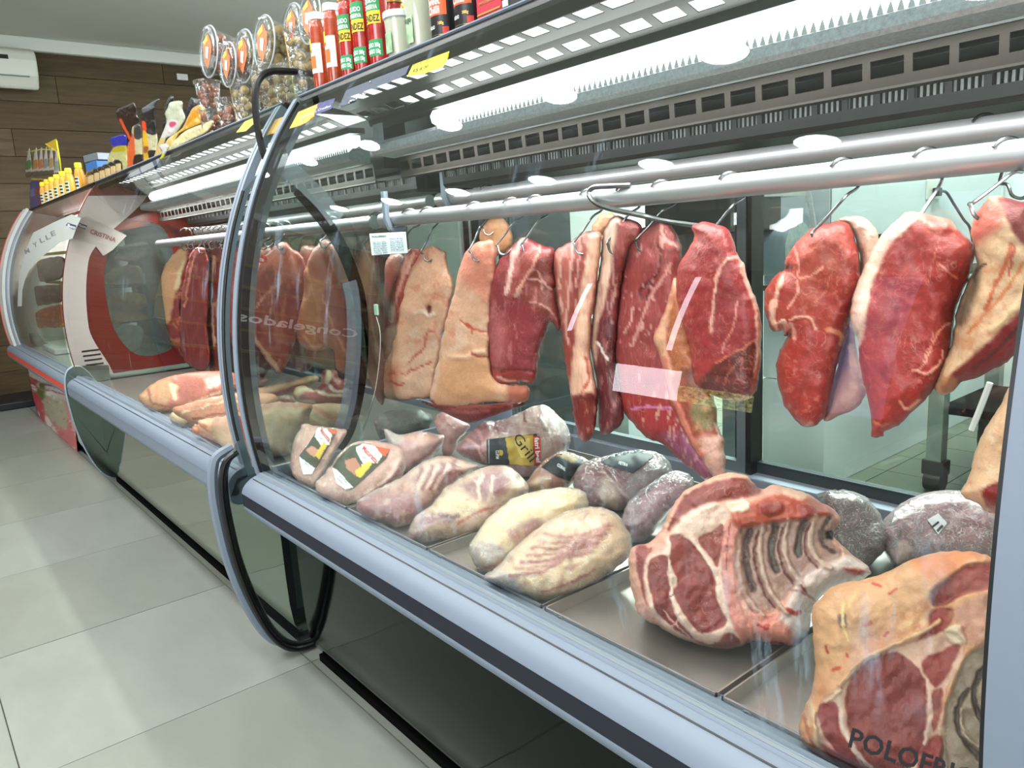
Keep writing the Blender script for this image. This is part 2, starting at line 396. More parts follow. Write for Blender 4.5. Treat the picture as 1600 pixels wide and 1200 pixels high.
        me.update(calc_edges=True); me.validate()
        at = me.attributes.new('Col', 'FLOAT_COLOR', 'POINT'); cc = np.ones((nv, 4), np.float32); cc[:, :3] = col
        if len(me.vertices) == nv: at.data.foreach_set('color', cc.ravel())
        me.polygons.foreach_set('use_smooth', [True]*len(me.polygons))
        me.materials.append(mat)
        o = bpy.data.objects.new(name, me); COL.objects.link(o); o.parent = parent; return o
    def surf(s, x, y, extra=0.002):
        """point on the front surface behind pixel (x, y), raised towards the front by extra"""
        x = np.asarray(x, float); y = np.asarray(y, float)
        j = (x-s.x0)/s.cell; i = (y-s.y0)/s.cell
        i0 = np.clip(np.floor(i).astype(int), 0, s.idx.shape[0]-2); j0 = np.clip(np.floor(j).astype(int), 0, s.idx.shape[1]-2)
        fi = np.clip(i-i0, 0, 1); fj = np.clip(j-j0, 0, 1)
        ids = [s.idx[i0, j0], s.idx[i0, j0+1], s.idx[i0+1, j0], s.idx[i0+1, j0+1]]
        ws = [(1-fi)*(1-fj), (1-fi)*fj, fi*(1-fj), fi*fj]
        o = np.zeros(x.shape); W = np.zeros(x.shape)
        for a, w_ in zip(ids, ws):
            k = a >= 0; o += np.where(k, s.off[a], 0)*w_; W += w_*k
        o = np.where(W > 0, o/np.maximum(W, 1e-6), 0)
        dr = ray(x, y); dr = dr/np.linalg.norm(dr, axis=-1, keepdims=True)
        t = ((s.a-CAM)@s.n)/(dr@s.n); return CAM+dr*(t-o-extra)[..., None]
class Flat:
    """a plane in the room addressed by photograph pixels"""
    def __init__(s, a, n): s.a = np.array(a, float); s.n = np.array(n, float)
    def surf(s, x, y, extra=0.0):
        dr = ray(x, y); dr = dr/np.linalg.norm(dr, axis=-1, keepdims=True)
        t = ((s.a-CAM)@s.n)/(dr@s.n); return CAM+dr*(t-extra)[..., None]
def sheet(name, S, poly, col, mat, parent, extra=0.002, step=4, regions=(), smooth=1, thick=0.0):
    """a thin printed sheet (label, sticker) laid on surface S; poly in pixels; regions painted on it"""
    ol = catmull(poly, smooth) if smooth > 1 else np.array(poly, float)
    bm = bmesh.new(); vs = []
    # subdivide outline, fill, then cut by grid
    pts = []
    for i in range(len(ol)):
        a, b = ol[i], ol[(i+1) % len(ol)]; k = max(1, int(np.hypot(*(b-a))/step))
        pts += [a+(b-a)*j/k for j in range(k)]
    vs = [bm.verts.new((p[0], p[1], 0)) for p in pts]; bm.faces.new(vs)
    x0, y0 = ol.min(0); x1, y1 = ol.max(0)
    for g in np.arange(x0+step, x1, step): bmesh.ops.bisect_plane(bm, geom=bm.verts[:]+bm.edges[:]+bm.faces[:], plane_co=(g, 0, 0), plane_no=(1, 0, 0))
    for g in np.arange(y0+step, y1, step): bmesh.ops.bisect_plane(bm, geom=bm.verts[:]+bm.edges[:]+bm.faces[:], plane_co=(0, g, 0), plane_no=(0, 1, 0))
    bmesh.ops.triangulate(bm, faces=bm.faces[:])
    xy = np.array([(v.co.x, v.co.y) for v in bm.verts])
    p3 = S.surf(xy[:, 0], xy[:, 1], extra)
    for v, p in zip(bm.verts, p3): v.co = p
    me = bpy.data.meshes.new(name); bm.to_mesh(me); bm.free()
    c = np.tile(np.array(lin(rgb(col))+(1,)), (len(xy), 1))
    for poly2, c2 in regions:
        k = inside(xy[:, 0], xy[:, 1], np.array(poly2, float)); c[k, :3] = lin(rgb(c2))
    at = me.attributes.new('Col', 'FLOAT_COLOR', 'POINT'); at.data.foreach_set('color', c.astype(np.float32).ravel())
    me.polygons.foreach_set('use_smooth', [True]*len(me.polygons)); me.materials.append(mat)
    o = bpy.data.objects.new(name, me); COL.objects.link(o); o.parent = parent; return o
_tx = {}
def text_mesh(txt, bold=False):
    key = txt
    if key in _tx: return _tx[key]
    cu_ = bpy.data.curves.new('t', 'FONT'); cu_.body = txt; cu_.size = 1.0; cu_.offset = 0.02 if bold else 0.0; cu_.resolution_u = 2
    ob = bpy.data.objects.new('t', cu_); COL.objects.link(ob)
    me = bpy.data.meshes.new_from_object(ob); v = np.array([tuple(q.co) for q in me.vertices]).reshape(-1, 3); f = [tuple(p.vertices) for p in me.polygons]
    bpy.data.objects.remove(ob); bpy.data.curves.remove(cu_); bpy.data.meshes.remove(me)
    if len(v):
        v[:, 0] -= v[:, 0].min(); wd = max(v[:, 0].max(), 1e-6); v[:, 1] /= 0.7
        v[:, 0] /= wd
    _tx[key] = (v, f); return _tx[key]
def write(name, S, txt, o, u, v_, mat, parent, extra=0.004, bold=True):
    """lettering on S: o = pixel of the baseline start, u = pixel vector of the whole line, v_ = pixel vector of the capital height"""
    v, f = text_mesh(txt, bold)
    if not len(v): return None
    px = o[0]+v[:, 0]*u[0]+v[:, 1]*v_[0]; py = o[1]+v[:, 0]*u[1]+v[:, 1]*v_[1]
    me = mesh(name, S.surf(px, py, extra), f); me.materials.append(mat)
    ob = bpy.data.objects.new(name, me); COL.objects.link(ob); ob.parent = parent; return ob
def write3(name, txt, o, u, v_, mat, parent, bold=True):
    """lettering at a 3-D origin with 3-D line and height vectors"""
    v, f = text_mesh(txt, bold); o, u, v_ = map(np.array, (o, u, v_))
    me = mesh(name, o+v[:, :1]*u+v[:, 1:2]*v_, f); me.materials.append(mat)
    ob = bpy.data.objects.new(name, me); COL.objects.link(ob); ob.parent = parent; return ob
# ================================================================== materials
M_TILE = [pbr('porcelain_tile_%d' % i, c, 0.32, 0, 0.45, (2.6, 0.10, (1, 2.2, 1)), (30, 0.05)) for i, c in enumerate(['888C84', '848880', '8A8E87', '868A81'])]
M_GROUT = pbr('dark_grout', '4A4A42', 0.8)
M_PTILE = [pbr('prep_tile_%d' % i, c, 0.35, 0, 0.4, (6, 0.10)) for i, c in enumerate(['666E5C', '626A58', '6A7160'])]
M_WOOD = [pbr('wood_plank_%d' % i, c, 0.6, 0, 0.3, (3.0, 0.30, (1, 1.2, 14)), (40, 0.3)) for i, c in enumerate(['524229', '493A25', '594833', '4D3D27', '54452F'])]
M_CEIL = pbr('ceiling_paint', 'D6D6CC', 0.8, 0, 0.2, (1.2, 0.04))
M_CORN = pbr('cornice_paint', 'E0E2DA', 0.7)
M_WALL = pbr('pale_wall', 'C4CCC2', 0.6)
M_GREEN = pbr('pale_green_panel', 'D6DCDA', 0.35, 0, 0.4, (2, 0.05))
M_ALU = pbr('satin_aluminium', '727D8C', 0.5, 0.1, 0.5)
M_ALUD = pbr('grey_frame_metal', '8793A2', 0.45, 0.2, 0.5)
M_STEEL = pbr('stainless_steel', 'A6A6A2', 0.22, 1.0, 0.5, (3, 0.08, (1, 8, 1)))
M_TRAY = pbr('brushed_tray_steel', 'B4AEAA', 0.33, 0.85, 0.5, (2.2, 0.14, (1, 3, 1)), (10, 0.03))
M_DSTEEL = pbr('dark_bronze_steel', '15120F', 0.7, 0.1, 0.15, (14, 0.18))
M_MIRROR = pbr('polished_steel_front', 'C9CDBE', 0.035, 1.0, 0.5, None, (3.0, 0.02))
M_SMOKE = pbr('smoked_steel_front', '2B302F', 0.07, 1.0, 0.5)
M_BLACK = pbr('black_rubber', '0C0D10', 0.35)
M_NAVY = pbr('dark_navy_strip', '1A1D27', 0.7, 0, 0.3)
M_BLKSTEEL = pbr('black_trim', '15171A', 0.3)
M_WHITE = pbr('white_lacquer', 'D4D6D2', 0.35)
M_RED = pbr('red_stripe_plastic', 'D2503F', 0.4)
M_DRED = pbr('dark_red_panel', '640E0B', 0.3, 0, 0.5)
M_GREY = pbr('grey_plastic', '7C868C', 0.5)
M_ROD = pbr('rod_aluminium', 'B4B4B8', 0.42, 0.7, 0.5, (5, 0.08, (0.3, 6, 6)))
M_HOOK = pbr('hook_steel', '77777A', 0.25, 1.0)
M_SLOT = pbr('grey_slotted_sheet', '1E2322', 0.4, 0.0, 0.5, (8, 0.2))
M_LED = emis('led_tube_white', 'FFFFFF', 9.0)
M_SLOTGLOW = emis('slot_glow_white', 'F8FFFF', 3.2)
M_GLASS = clear('curved_case_glass', 'F1F7F4', haze=0.0, boost=1.0, smudge=0.4, hazecol='A9C4DA')
M_GLASS2 = clear('flat_clear_pane', 'F0F6F2', boost=1.3)
M_ACRYL = clear('clear_acrylic', 'E8EEEC', boost=1.2, haze=0.01)
M_PRINT = vcol('printed_sheet', rough=0.45, spec=0.4, marble=0.03, mscale=60, bump=(60, 0.03))
M_INK = pbr('black_ink', '16171C', 0.5)
M_INKW = pbr('white_ink', 'E8ECEE', 0.5)
M_INKR = pbr('red_ink', 'B8352B', 0.5)
M_INKG = pbr('grey_ink', '6E7278', 0.5)

def structure(o): o['kind'] = 'structure'; return o
# ================================================================== room shell
fl = structure(MB().box(-7.3, 1.7, -3.6, 4.6, -0.05, -0.004).obj('floor', M_GROUT))
fl['label'] = 'pale greenish grey porcelain tile floor with thin dark joints'
tile_me = []
b_ = MB().box(-0.3175, 0.3175, -0.3175, 0.3175, -0.01, 0.0)
for mt in M_TILE:
    o = b_.obj('tile', mt, fl); tile_me.append(o.data); bpy.data.objects.remove(o)
rt = np.random.RandomState(4)
for i in range(-9, 5):
    for j in range(-6, 4):
        x = -1.746+0.638*(i+0.5); y = 0.055+0.638*(j+0.5)
        if x < -7.4 or x > 1.9: continue
        o = bpy.data.objects.new('tile', tile_me[rt.randint(4)]); COL.objects.link(o); o.parent = fl; o.location = (x, y, rt.uniform(-0.0006, 0))
pt_me = []
b_ = MB().box(-0.118, 0.118, -0.118, 0.118, -0.01, 0.0)
for mt in M_PTILE:
    o = b_.obj('small_tile', mt, fl); pt_me.append(o.data); bpy.data.objects.remove(o)
for i in range(18):
    for j in range(7):
        o = bpy.data.objects.new('small_tile', pt_me[rt.randint(3)]); COL.objects.link(o); o.parent = fl
        o.location = (-4.5+0.24*i+0.12, 2.745+0.24*j, 0)
structure(MB().box(-7.3, 1.7, -3.6, 4.6, CEIL, CEIL+0.1).obj('ceiling', M_CEIL))
structure(MB().box(-7.14, -7.20, -3.6, 4.6, 2.67, CEIL).obj('trim_1', M_CORN, None, bevel=0.01))
wf = structure(MB().box(-7.35, -7.21, -3.6, 4.6, 0, CEIL).obj('wall_far', pbr('wood_backing', '1E1811', 0.8)))
for j in range(13):
    z0 = 0.01+j*0.208; off = (j*0.47) % 1.3
    y = -2.6-off
    while y < 3.2:
        y1 = y+1.3
        if y1 > -2.6:
            o = MB().box(-7.21, -7.196+rt.uniform(-0.002, 0.002), max(y, -2.6)+0.0015, y1-0.0015, z0, z0+0.205).obj('plank', M_WOOD[rt.randint(5)], wf, bevel=0.002)
        y = y1
structure(MB().box(-7.3, 1.7, 4.5, 4.6, 0, CEIL).obj('wall_back', M_GREEN))
structure(MB().box(1.6, 1.7, -3.6, 4.6, 0, CEIL).obj('wall_right', M_WALL))
# front wall of the shop with a tall glazed door and a low window band (seen only as reflections)
wm = MB(); WX = [(-7.3, -4.36), (-2.98, -2.46), (-2.08, 1.7)]
for a, b in WX: wm.box(a, b, -3.6, -3.5, 0, CEIL)
wm.box(-4.36, -2.98, -3.6, -3.5, 0, 0.69); wm.box(-4.36, -2.98, -3.6, -3.5, 1.15, CEIL); wm.box(-2.46, -2.08, -3.6, -3.5, 0, 0.86); wm.box(-2.46, -2.08, -3.6, -3.5, 2.7, CEIL)
structure(wm.obj('wall_front', pbr('dim_front_wall', '55585A', 0.7)))
wn = structure(MB().box(-4.36, -3.68, -3.56, -3.55, 0.69, 1.15).obj('window_1', emis('daylight_white', 'FFF6FF', 12)))
# sunlit greenery seen through the right half of the window
gm, gt, go = nt('daylight_greenery'); e_ = gt.nodes.new('ShaderNodeEmission'); e_.inputs[1].default_value = 6
n_ = gt.nodes.new('ShaderNodeTexNoise'); n_.inputs['Scale'].default_value = 30; n_.inputs['Detail'].default_value = 6
r_ = gt.nodes.new('ShaderNodeValToRGB'); r_.color_ramp.elements[0].color = L('3A5010'); r_.color_ramp.elements[1].color = L('F0F0A0'); r_.color_ramp.elements[0].position = 0.35; r_.color_ramp.elements[1].position = 0.65
tc_ = gt.nodes.new('ShaderNodeTexCoord'); gt.links.new(tc_.outputs['Object'], n_.inputs['Vector']); gt.links.new(n_.outputs[0], r_.inputs[0]); gt.links.new(r_.outputs[0], e_.inputs[0]); gt.links.new(e_.outputs[0], go.inputs[0])
structure(MB().box(-3.68, -2.98, -3.56, -3.55, 0.69, 0.93).obj('window_2', gm))
structure(MB().box(-2.46, -2.08, -3.56, -3.55, 0.86, 2.7).obj('door_1', emis('daylight_lilac', 'C9B6E4', 1.8)))

structure(MB().box(-1.05, 1.55, -3.50, -3.46, 0.40, 2.50).obj('window_3', emis('fill_panel_glow', 'F0F2FF', 1.5)))  # unseen glowing panel added to go with the front fill lamp
for k_, (xa, za, zb) in enumerate([(-3.83, 1.45, 2.66), (-5.0, 1.62, 2.52)]):
    structure(MB().box(xa, xa+0.055, -3.497, -3.492, za, zb).obj('window_%d' % (4+k_), emis('bright_gap', 'F4F2FF', 12)))
# recessed downlights
dl_me = None
for k, (x, y) in enumerate(DISCS):
    e = empty('ceiling_downlight', (0, 0, 0), None, 'light', 'round downlights in the shop ceiling')
    e['label'] = 'round white recessed downlight in the shop ceiling'
    if dl_me is None:
        a = MB().lathe([(0.0, -0.004), (0.095, -0.004)], 28).obj('diffuser', emis('downlight_glow', 'FFFFFF', 22), e)
        b = MB().lathe([(0.095, -0.004), (0.115, -0.006), (0.118, 0.0), (0.095, 0.0)], 28).obj('rim', M_WHITE, e, True)
        dl_me = (a.data, b.data)
    else:
        for nme, md in zip(('diffuser', 'rim'), dl_me):
            q = bpy.data.objects.new(nme, md); COL.objects.link(q); q.parent = e
    e.location = (x, y, CEIL-0.001)

# air conditioner on the far wall
ac = empty('air_conditioner', (0, 0, 0), 'white wall-mounted split air conditioner on the brown plank wall', 'air conditioner')
pr = [(-7.196, 2.385), (-7.05, 2.36), (-6.985, 2.45), (-6.965, 2.56), (-6.985, 2.625), (-7.04, 2.655), (-7.196, 2.655)]
m_ = MB(); n = len(pr)
v = [(x, 0.35, z) for x, z in pr]+[(x, 1.185, z) for x, z in pr]
m_.add(v, [(i, (i+1) % n, n+(i+1) % n, n+i) for i in range(n)]+[tuple(range(n)), tuple(range(n, 2*n))[::-1]])
m_.obj('body', pbr('ac_white', 'DADAD0', 0.4), ac, bevel=0.02)
MB().box(-6.985, -6.962, 0.45, 1.0, 2.555, 2.585).obj('air_outlet', M_BLACK, ac)
MB().box(-6.99, -6.972, 0.42, 1.12, 2.44, 2.447).obj('louver_gap', M_GREY, ac)
tag(MB().box(-7.196, -7.18, 2.27, 2.36, 2.55, 2.60).obj('wall_plate', M_WHITE), 'small white blank plate high on the brown plank wall', 'plate')
tag(MB().box(-7.1, -6.6, 0.30, 0.78, 0.0, 0.055).add([], []).obj('floor_scale', pbr('dark_scale', '1B1D22', 0.4), bevel=0.01), 'low dark flat platform on the floor behind the white case', 'platform')

# shelf unit on the far wall, out of the frame, whose price rails and sign the case glass mirrors
sh = empty('frozen_food_shelf', (0, 0, 0), 'shelving with yellow price rails and a frozen food sign, mirrored in the case glass', 'shelf')
MB().box(-7.19, -7.15, -2.55, -0.6, 0, 2.0).obj('back_panel', pbr('shelf_back', '2E2A2C', 0.6), sh)
for z in (0.45, 0.8, 1.15, 1.5, 1.85): MB().box(-7.15, -6.8, -2.55, -0.6, z, z+0.02).obj('shelf_board', M_GREY, sh); MB().box(-6.8, -6.79, -2.55, -0.6, z-0.01, z+0.03).obj('price_rail', emis('glow_price_rail', 'E8D84A', 0.16), sh)  # faint glow put into the rails, which are no lamps
write3('lettering', 'Congelados', (-6.78, -2.4, 0.95), (0, 1.2, 0), (0, 0, 0.16), M_INKW, sh)

# ================================================================== glass profile shared by the cases (y as a function of z)
def gy(z): return 0.244*z**4-0.764*z**3+1.324*z**2-1.095*z+0.928
GZ = np.linspace(0.528, 1.385, 40)
class GlassS:
    def surf(s, x, y, extra=0.002):
        dr = ray(x, y); dr = dr/np.linalg.norm(dr, axis=-1, keepdims=True); lo = np.zeros(dr.shape[:-1])+0.2; 
        t = np.zeros(dr.shape[:-1])+0.62/np.maximum(dr[..., 1], 1e-3)
        for _ in range(12):
            p = CAM+dr*t[..., None]; g = p[..., 1]-gy(np.clip(p[..., 2], 0.4, 1.5)); t = t-g/np.maximum(dr[..., 1], 1e-3)*0.9
        return CAM+dr*(t-extra)[..., None]
GS = GlassS()

def slotted(mb, p0, p1, x0, x1, pitch, slot, lo, hi, thick=0.002, phase=0.0):
    """sheet from p0 to p1 (y, z) along x with a row of rectangular holes between fractions lo..hi"""
    p0, p1 = np.array(p0), np.array(p1); q = lambda f: p0+(p1-p0)*f
    nrm = np.array([-(p1-p0)[1], (p1-p0)[0]]); nrm = nrm/np.linalg.norm(nrm)*thick
    def quad(a, b, fa, fb):
        A, B = q(fa), q(fb); pr_ = [tuple(A), tuple(B), tuple(B+nrm), tuple(A+nrm)]; mb.ext(pr_, a, b)
    quad(x0, x1, 0, lo); quad(x0, x1, hi, 1)
    x = x0; n = int((x1-x0)/pitch); s = x0+phase
    edges = [x0]
    for k in range(n+2):
        c = s+k*pitch
        a, b = c-slot/2, c+slot/2
        if a <= edges[-1] or b >= x1: continue
        quad(edges[-1], a, lo, hi); edges.append(b)
    quad(edges[-1], x1, lo, hi)
    return mb

def sweep(prof_pts, x0, x1, t_in, t_out, mb):
    """a strip following the glass profile: between x0 and x1, from t_in behind to t_out in front of it"""
    p = np.array(prof_pts); tg = np.gradient(p, axis=0); tg /= np.linalg.norm(tg, axis=1, keepdims=True)
    nr = np.stack([-tg[:, 1], tg[:, 0]], 1)   # points to the shopper's side when z rises
    nr = np.where((nr[:, :1] > 0), -nr, nr)
    a = p+nr*t_out; b = p-nr*t_in; v = []; f = []
    for i in range(len(p)):
        v += [(x0, *a[i]), (x1, *a[i]), (x1, *b[i]), (x0, *b[i])]
        if i:
            for k in range(4): f.append(((i-1)*4+k, (i-1)*4+(k+1) % 4, i*4+(k+1) % 4, i*4+k))
    n = len(p); f += [(0, 1, 2, 3), ((n-1)*4+3, (n-1)*4+2, (n-1)*4+1, (n-1)*4)]
    return mb.add(v, f)
def glass_prof(z0=0.528, z1=1.385, n=40):
    z = np.linspace(z0, z1, n); return [(gy(a), a) for a in z]
BUMP = [(0.633, 0.530), (0.622, 0.5285), (0.617, 0.521), (0.612, 0.5205), (0.600, 0.516), (0.588, 0.508), (0.580, 0.4985), (0.5755, 0.487)]
LIPP = [(0.5765, 0.4555), (0.577, 0.449), (0.581, 0.438), (0.592, 0.431), (0.612, 0.428), (0.69, 0.428), (0.69, 0.50), (0.60, 0.50)]

def base_prof(): return [(0.722, 0.020), (0.712, 0.034), (0.700, 0.065), (0.694, 0.12), (0.692, 0.20), (0.691, 0.43), (0.75, 0.43), (0.75, 0.020)]

def build_case(name, label, x0, x1, front, strip, trays=True):
    c = empty(name, (0, 0, 0), label, 'display case')
    MB().box(x0+0.02, x1-0.02, 0.745, 1.50, 0.0, 0.045).obj('plinth', M_BLACK, c)
    MB().box(x0+0.02, x1-0.02, 0.712, 0.745, 0.0, 0.019).obj('kick_strip', pbr('matte_black', '060606', 0.95, 0, 0.05), c)
    MB().ext(base_prof(), x0+0.004, x1-0.004).obj('front_panel', front, c, True, angle=60)
    MB().box(x0+0.01, x1-0.01, 0.75, 1.50, 0.05, 0.445).obj('cabinet_body', M_GREY, c)
    m1 = MB().ext(BUMP+[(0.5755, 0.4865), (0.60, 0.4865), (0.633, 0.50)], x0, x1); m1.obj('bumper', M_ALU, c, True, angle=50)
    MB().ext([(0.5762, 0.487), (0.5762, 0.456), (0.60, 0.456), (0.60, 0.487)], x0, x1).obj('bumper_strip', strip, c)
    MB().ext(LIPP, x0, x1).obj('bumper_lip', M_ALU, c, True, angle=50)
    MB().ext([(0.602, 0.5178), (0.604, 0.5188), (0.6045, 0.518), (0.6025, 0.517)], x0+0.01, x1-0.01).obj('groove_line', M_BLACK, c)
    MB().ext([(0.6195, 0.5262), (0.6215, 0.5295), (0.6225, 0.5292), (0.6205, 0.5258)], x0+0.01, x1-0.01).obj('groove_line', M_GREY, c)
    # display well
    MB().box(x0+0.01, x1-0.01, 0.645, 1.39, 0.448, 0.462).obj('well_floor', M_DSTEEL, c)
    MB().box(x0+0.01, x1-0.01, 0.640, 0.648, 0.45, 0.515).obj('well_front_wall', M_GREY, c)
    MB().box(x0+0.01, x1-0.01, 1.385, 1.45, 0.455, 0.505).obj('rear_sill', M_ALUD, c, bevel=0.003)
    return c
def canopy(c, x0, x1, dark=M_DSTEEL, led=True, ph=0.0):
    MB().ext([(0.836, 1.388), (1.46, 1.388), (1.46, 1.402), (0.830, 1.402)], x0, x1).obj('top_shelf', M_DSTEEL, c)
    MB().ext([(0.826, 1.4035), (0.823, 1.400), (0.826, 1.3975), (0.832, 1.401), (0.84, 1.4035)], x0, x1).obj('edge_trim', M_ALU, c)
    MB().ext([(0.827, 1.3975), (0.824, 1.386), (0.829, 1.3805), (0.836, 1.384), (0.836, 1.398)], x0, x1).obj('edge_gasket', M_BLKSTEEL, c, True)
    MB().ext([(0.838, 1.386), (0.842, 1.366), (0.862, 1.372), (0.862, 1.386)], x0+0.01, x1-0.01).obj('front_lip', M_DSTEEL, c)
    s = MB(); slotted(s, (0.862, 1.385), (0.945, 1.372), x0+0.01, x1-0.01, 0.0605, 0.045, 0.30, 0.66, phase=0.02+ph)  # both slot rows stand in for slots mirrored in the polished steel
    s.obj('upper_mirrored_slots', M_SLOT, c)
    s = MB(); slotted(s, (0.945, 1.372), (1.000, 1.352), x0+0.01, x1-0.01, 0.0665, 0.048, 0.30, 0.78, phase=0.035+ph)
    s.obj('lower_mirrored_slots', M_SLOT, c)
    if led: MB().box(x0+0.10, x1-0.04, 0.885, 1.12, 1.3865, 1.3875).obj('slot_glow', M_SLOTGLOW, c)  # glowing sheet added behind the slots to imitate their bright reflection
    MB().ext([(1.0, 1.352), (1.004, 1.338), (1.05, 1.338), (1.05, 1.352)], x0+0.01, x1-0.01).obj('lamp_cap', M_SLOT, c)
    MB().ext([(1.008, 1.334), (1.000, 1.322), (1.004, 1.308), (1.02, 1.300), (1.04, 1.310), (1.04, 1.334)], x0+(0.285 if c is c1 else 0.18), x1-0.02).obj('led_tube', M_LED, c, True)
    # scalloped clear lens teeth under the tube
    t = MB(); x = x0+(0.30 if c is c1 else 0.20)
    while x < x1-0.03:
        t.add([(x, 1.0, 1.288), (x+0.0105, 1.0, 1.288), (x+0.0075, 1.0, 1.300), (x+0.005, 1.001, 1.306), (x+0.003, 1.0, 1.300)], [(0, 1, 2, 3, 4)])
        x += 0.0125
    tt = t.obj('lens_teeth', pbr('lens_grey', 'A9B1AD', 0.4), c); tt['kind'] = 'stuff'
    MB().ext([(0.998, 1.290), (0.996, 1.274), (1.003, 1.268), (1.06, 1.262), (1.06, 1.30), (1.01, 1.30)], x0+0.02, x1-0.01).obj('lamp_ledge', pbr('speckled_ledge', 'A4AEB2', 0.4, 0.3, 0.5, (180, 0.25)), c)
    s = MB(); slotted(s, (1.066, 1.265), (1.070, 1.214), x0+0.03, x1-0.01, 0.0548, 0.044, 0.26, 0.70, phase=0.024)
    s.obj('upper_grille', dark, c)
    MB().ext([(1.068, 1.213), (1.10, 1.214), (1.10, 1.217), (1.070, 1.217)], x0+0.03, x1-0.01).obj('grille_flange', dark, c)
    s = MB(); slotted(s, (1.196, 1.242), (1.200, 1.196), x0+0.03, x1-0.01, 0.0500, 0.040, 0.25, 0.62, phase=0.031)
    s.obj('lower_grille', pbr('black_grille', '26282A', 0.35, 0.5), c)
    MB().ext([(1.199, 1.196), (1.205, 1.188), (1.30, 1.186), (1.30, 1.196)], x0+0.03, x1-0.01).obj('lower_lip', pbr('black_grille', '26282A', 0.35, 0.5), c)
    # ribbed evaporator behind the lower grille
    h = MB(); x = x0+0.04
    while x < x1-0.03: h.box(x, x+0.004, 1.203, 1.216, 1.198, 1.236); x += 0.009
    hh = h.obj('evaporator_fins', pbr('fin_metal', '6A6E70', 0.5, 0.3), c); hh['kind'] = 'stuff'
    MB().box(x0+0.02, x1-0.01, 1.225, 1.235, 1.196, 1.388).obj('duct_back', M_BLKSTEEL, c)
    MB().box(x0+0.02, x1-0.01, 1.10, 1.19, 1.25, 1.386).obj('slot_dark_box', M_BLKSTEEL, c)  # black box added behind the upper grille to keep its slots dark
    MB().box(x0+0.02, x1-0.01, 1.40, 1.45, 1.165, 1.388).obj('rear_header', M_STEEL, c)
def meat_tray(x0, x1, label, grp, y0=0.681, y1=1.29):
    t = MB(); zb, zr, w_ = 0.4665, 0.5045, 0.0025
    t.box(x0, x1, y0, y1, zb-0.002, zb+0.002+0.0)
    o = MB()
    e = empty('steel_tray', (0, 0, 0), label, 'tray', grp)
    MB().box(x0+w_, x1-w_, y0+w_, y1-w_, 0.4835, 0.4850).obj('tray_base', M_TRAY, e)
    MB().box(x0, x1, y0, y0+w_, 0.463, zr).box(x0, x1, y1-w_, y1, 0.463, zr).box(x0, x0+w_, y0, y1, 0.463, zr).box(x1-w_, x1, y0, y1, 0.463, zr).obj('tray_rim', M_TRAY, e)
    MB().tube([(x0+0.035+0.008*math.cos(a), y0-0.0005, 0.494+0.008*math.sin(a)) for a in np.linspace(0, 2*PI, 14)[:-1]], 0.0015, 6, True).obj('hole_ring', M_GREY, e)
    return e

# ---------------------------------------------------------------- near meat case
XA0, XA1 = -1.755, -0.165
c1 = build_case('meat_display_case', 'nearest display case, grey aluminium bumper with a dark navy stripe and smoked steel front', XA0, XA1, M_SMOKE, M_NAVY)
canopy(c1, XA0, XA1+0.35)
MB().ext(glass_prof(), XA0+0.012, XA1, closed=False).obj('curved_glass', M_GLASS, c1, True, angle=180)
def glass_rim(c, x0, x1, name='glass_frame', mat=None): 
    sweep(glass_prof(0.50, 1.392), x0, x1, 0.012, 0.006, MB()).obj(name, mat or M_ALUD, c, True, angle=50)
glass_rim(c1, -1.772, -1.750); sweep(glass_prof(0.52, 1.385), -1.7495, -1.744, 0.022, 0.003, MB()).obj('glass_gasket', M_BLACK, c1, True, angle=50)
# inner return of the left frame
sweep(glass_prof(0.53, 1.37), -1.772, -1.768, 0.045, 0.0, MB()).obj('frame_return', M_ALUD, c1, True, angle=50)
glass_rim(c1, -0.186, -0.110, 'glass_frame', M_ALU)
sweep(glass_prof(0.52, 1.385), -0.190, -0.186, 0.03, 0.003, MB()).obj('glass_gasket', M_BLACK, c1, True, angle=50)
# rear sliding doors
def rear_door(c, x0, x1, y=1.425, w_=0.03, z0=0.505, z1=1.165, mat=None):
    d = MB().box(x0, x0+w_, y-0.01, y+0.01, z0, z1).box(x1-w_, x1, y-0.01, y+0.01, z0, z1).box(x0+w_, x1-w_, y-0.01, y+0.01, z0, z0+0.025).box(x0+w_, x1-w_, y-0.01, y+0.01, z1-0.02, z1).obj('rear_door_frame', mat or pbr('dark_door_frame', '3C4448', 0.4, 0.4), c)
    MB().box(x0+w_, x1-w_, y-0.002, y+0.002, z0+0.025, z1-0.02).obj('rear_door_pane', M_GLASS2, d)
rear_door(c1, -0.972, -0.15, 1.435, 0.052, mat=pbr('dark_door_frame', '3C4448', 0.4, 0.4))
rear_door(c1, -1.74, -0.93, 1.412, 0.022, mat=pbr('grey_door_frame', '6E7A80', 0.4, 0.4))
MB().box(-0.925, -0.915, 1.40, 1.445, 0.505, 1.165).obj('door_seal', M_BLACK, c1)
# brackets that carry the two rods
def bracket(c, x, yf, yr):
    for y, z in ((yf, 1.11), (yr, 1.165)):
        MB().tube([(x, y-0.028, z+0.07), (x, y-0.028, z), (x, y-0.018, z-0.022), (x, y, z-0.029), (x, y+0.018, z-0.022), (x, y+0.024, z), (x, y+0.024, z+0.02)], 0.009, 8).obj('rod_bracket', M_ALUD, c, True)
ROD_Y, ROD_YR = 1.05, 1.235
for x in (-1.735, ): bracket(c1, x, ROD_Y, ROD_YR)
def rod_z(x): return 1.1075+0.0035*((x+1.0)/0.8)**2
RX = np.linspace(-1.80, 0.35, 12)
MB().tube([(x, ROD_Y, rod_z(x)) for x in RX], 0.0185, 18).obj('front_rod', M_ROD, c1, True)
MB().tube([(x, ROD_YR, 1.160) for x in (-1.80, 0.35)], 0.0185, 18).obj('rear_rod', M_ROD, c1, True)
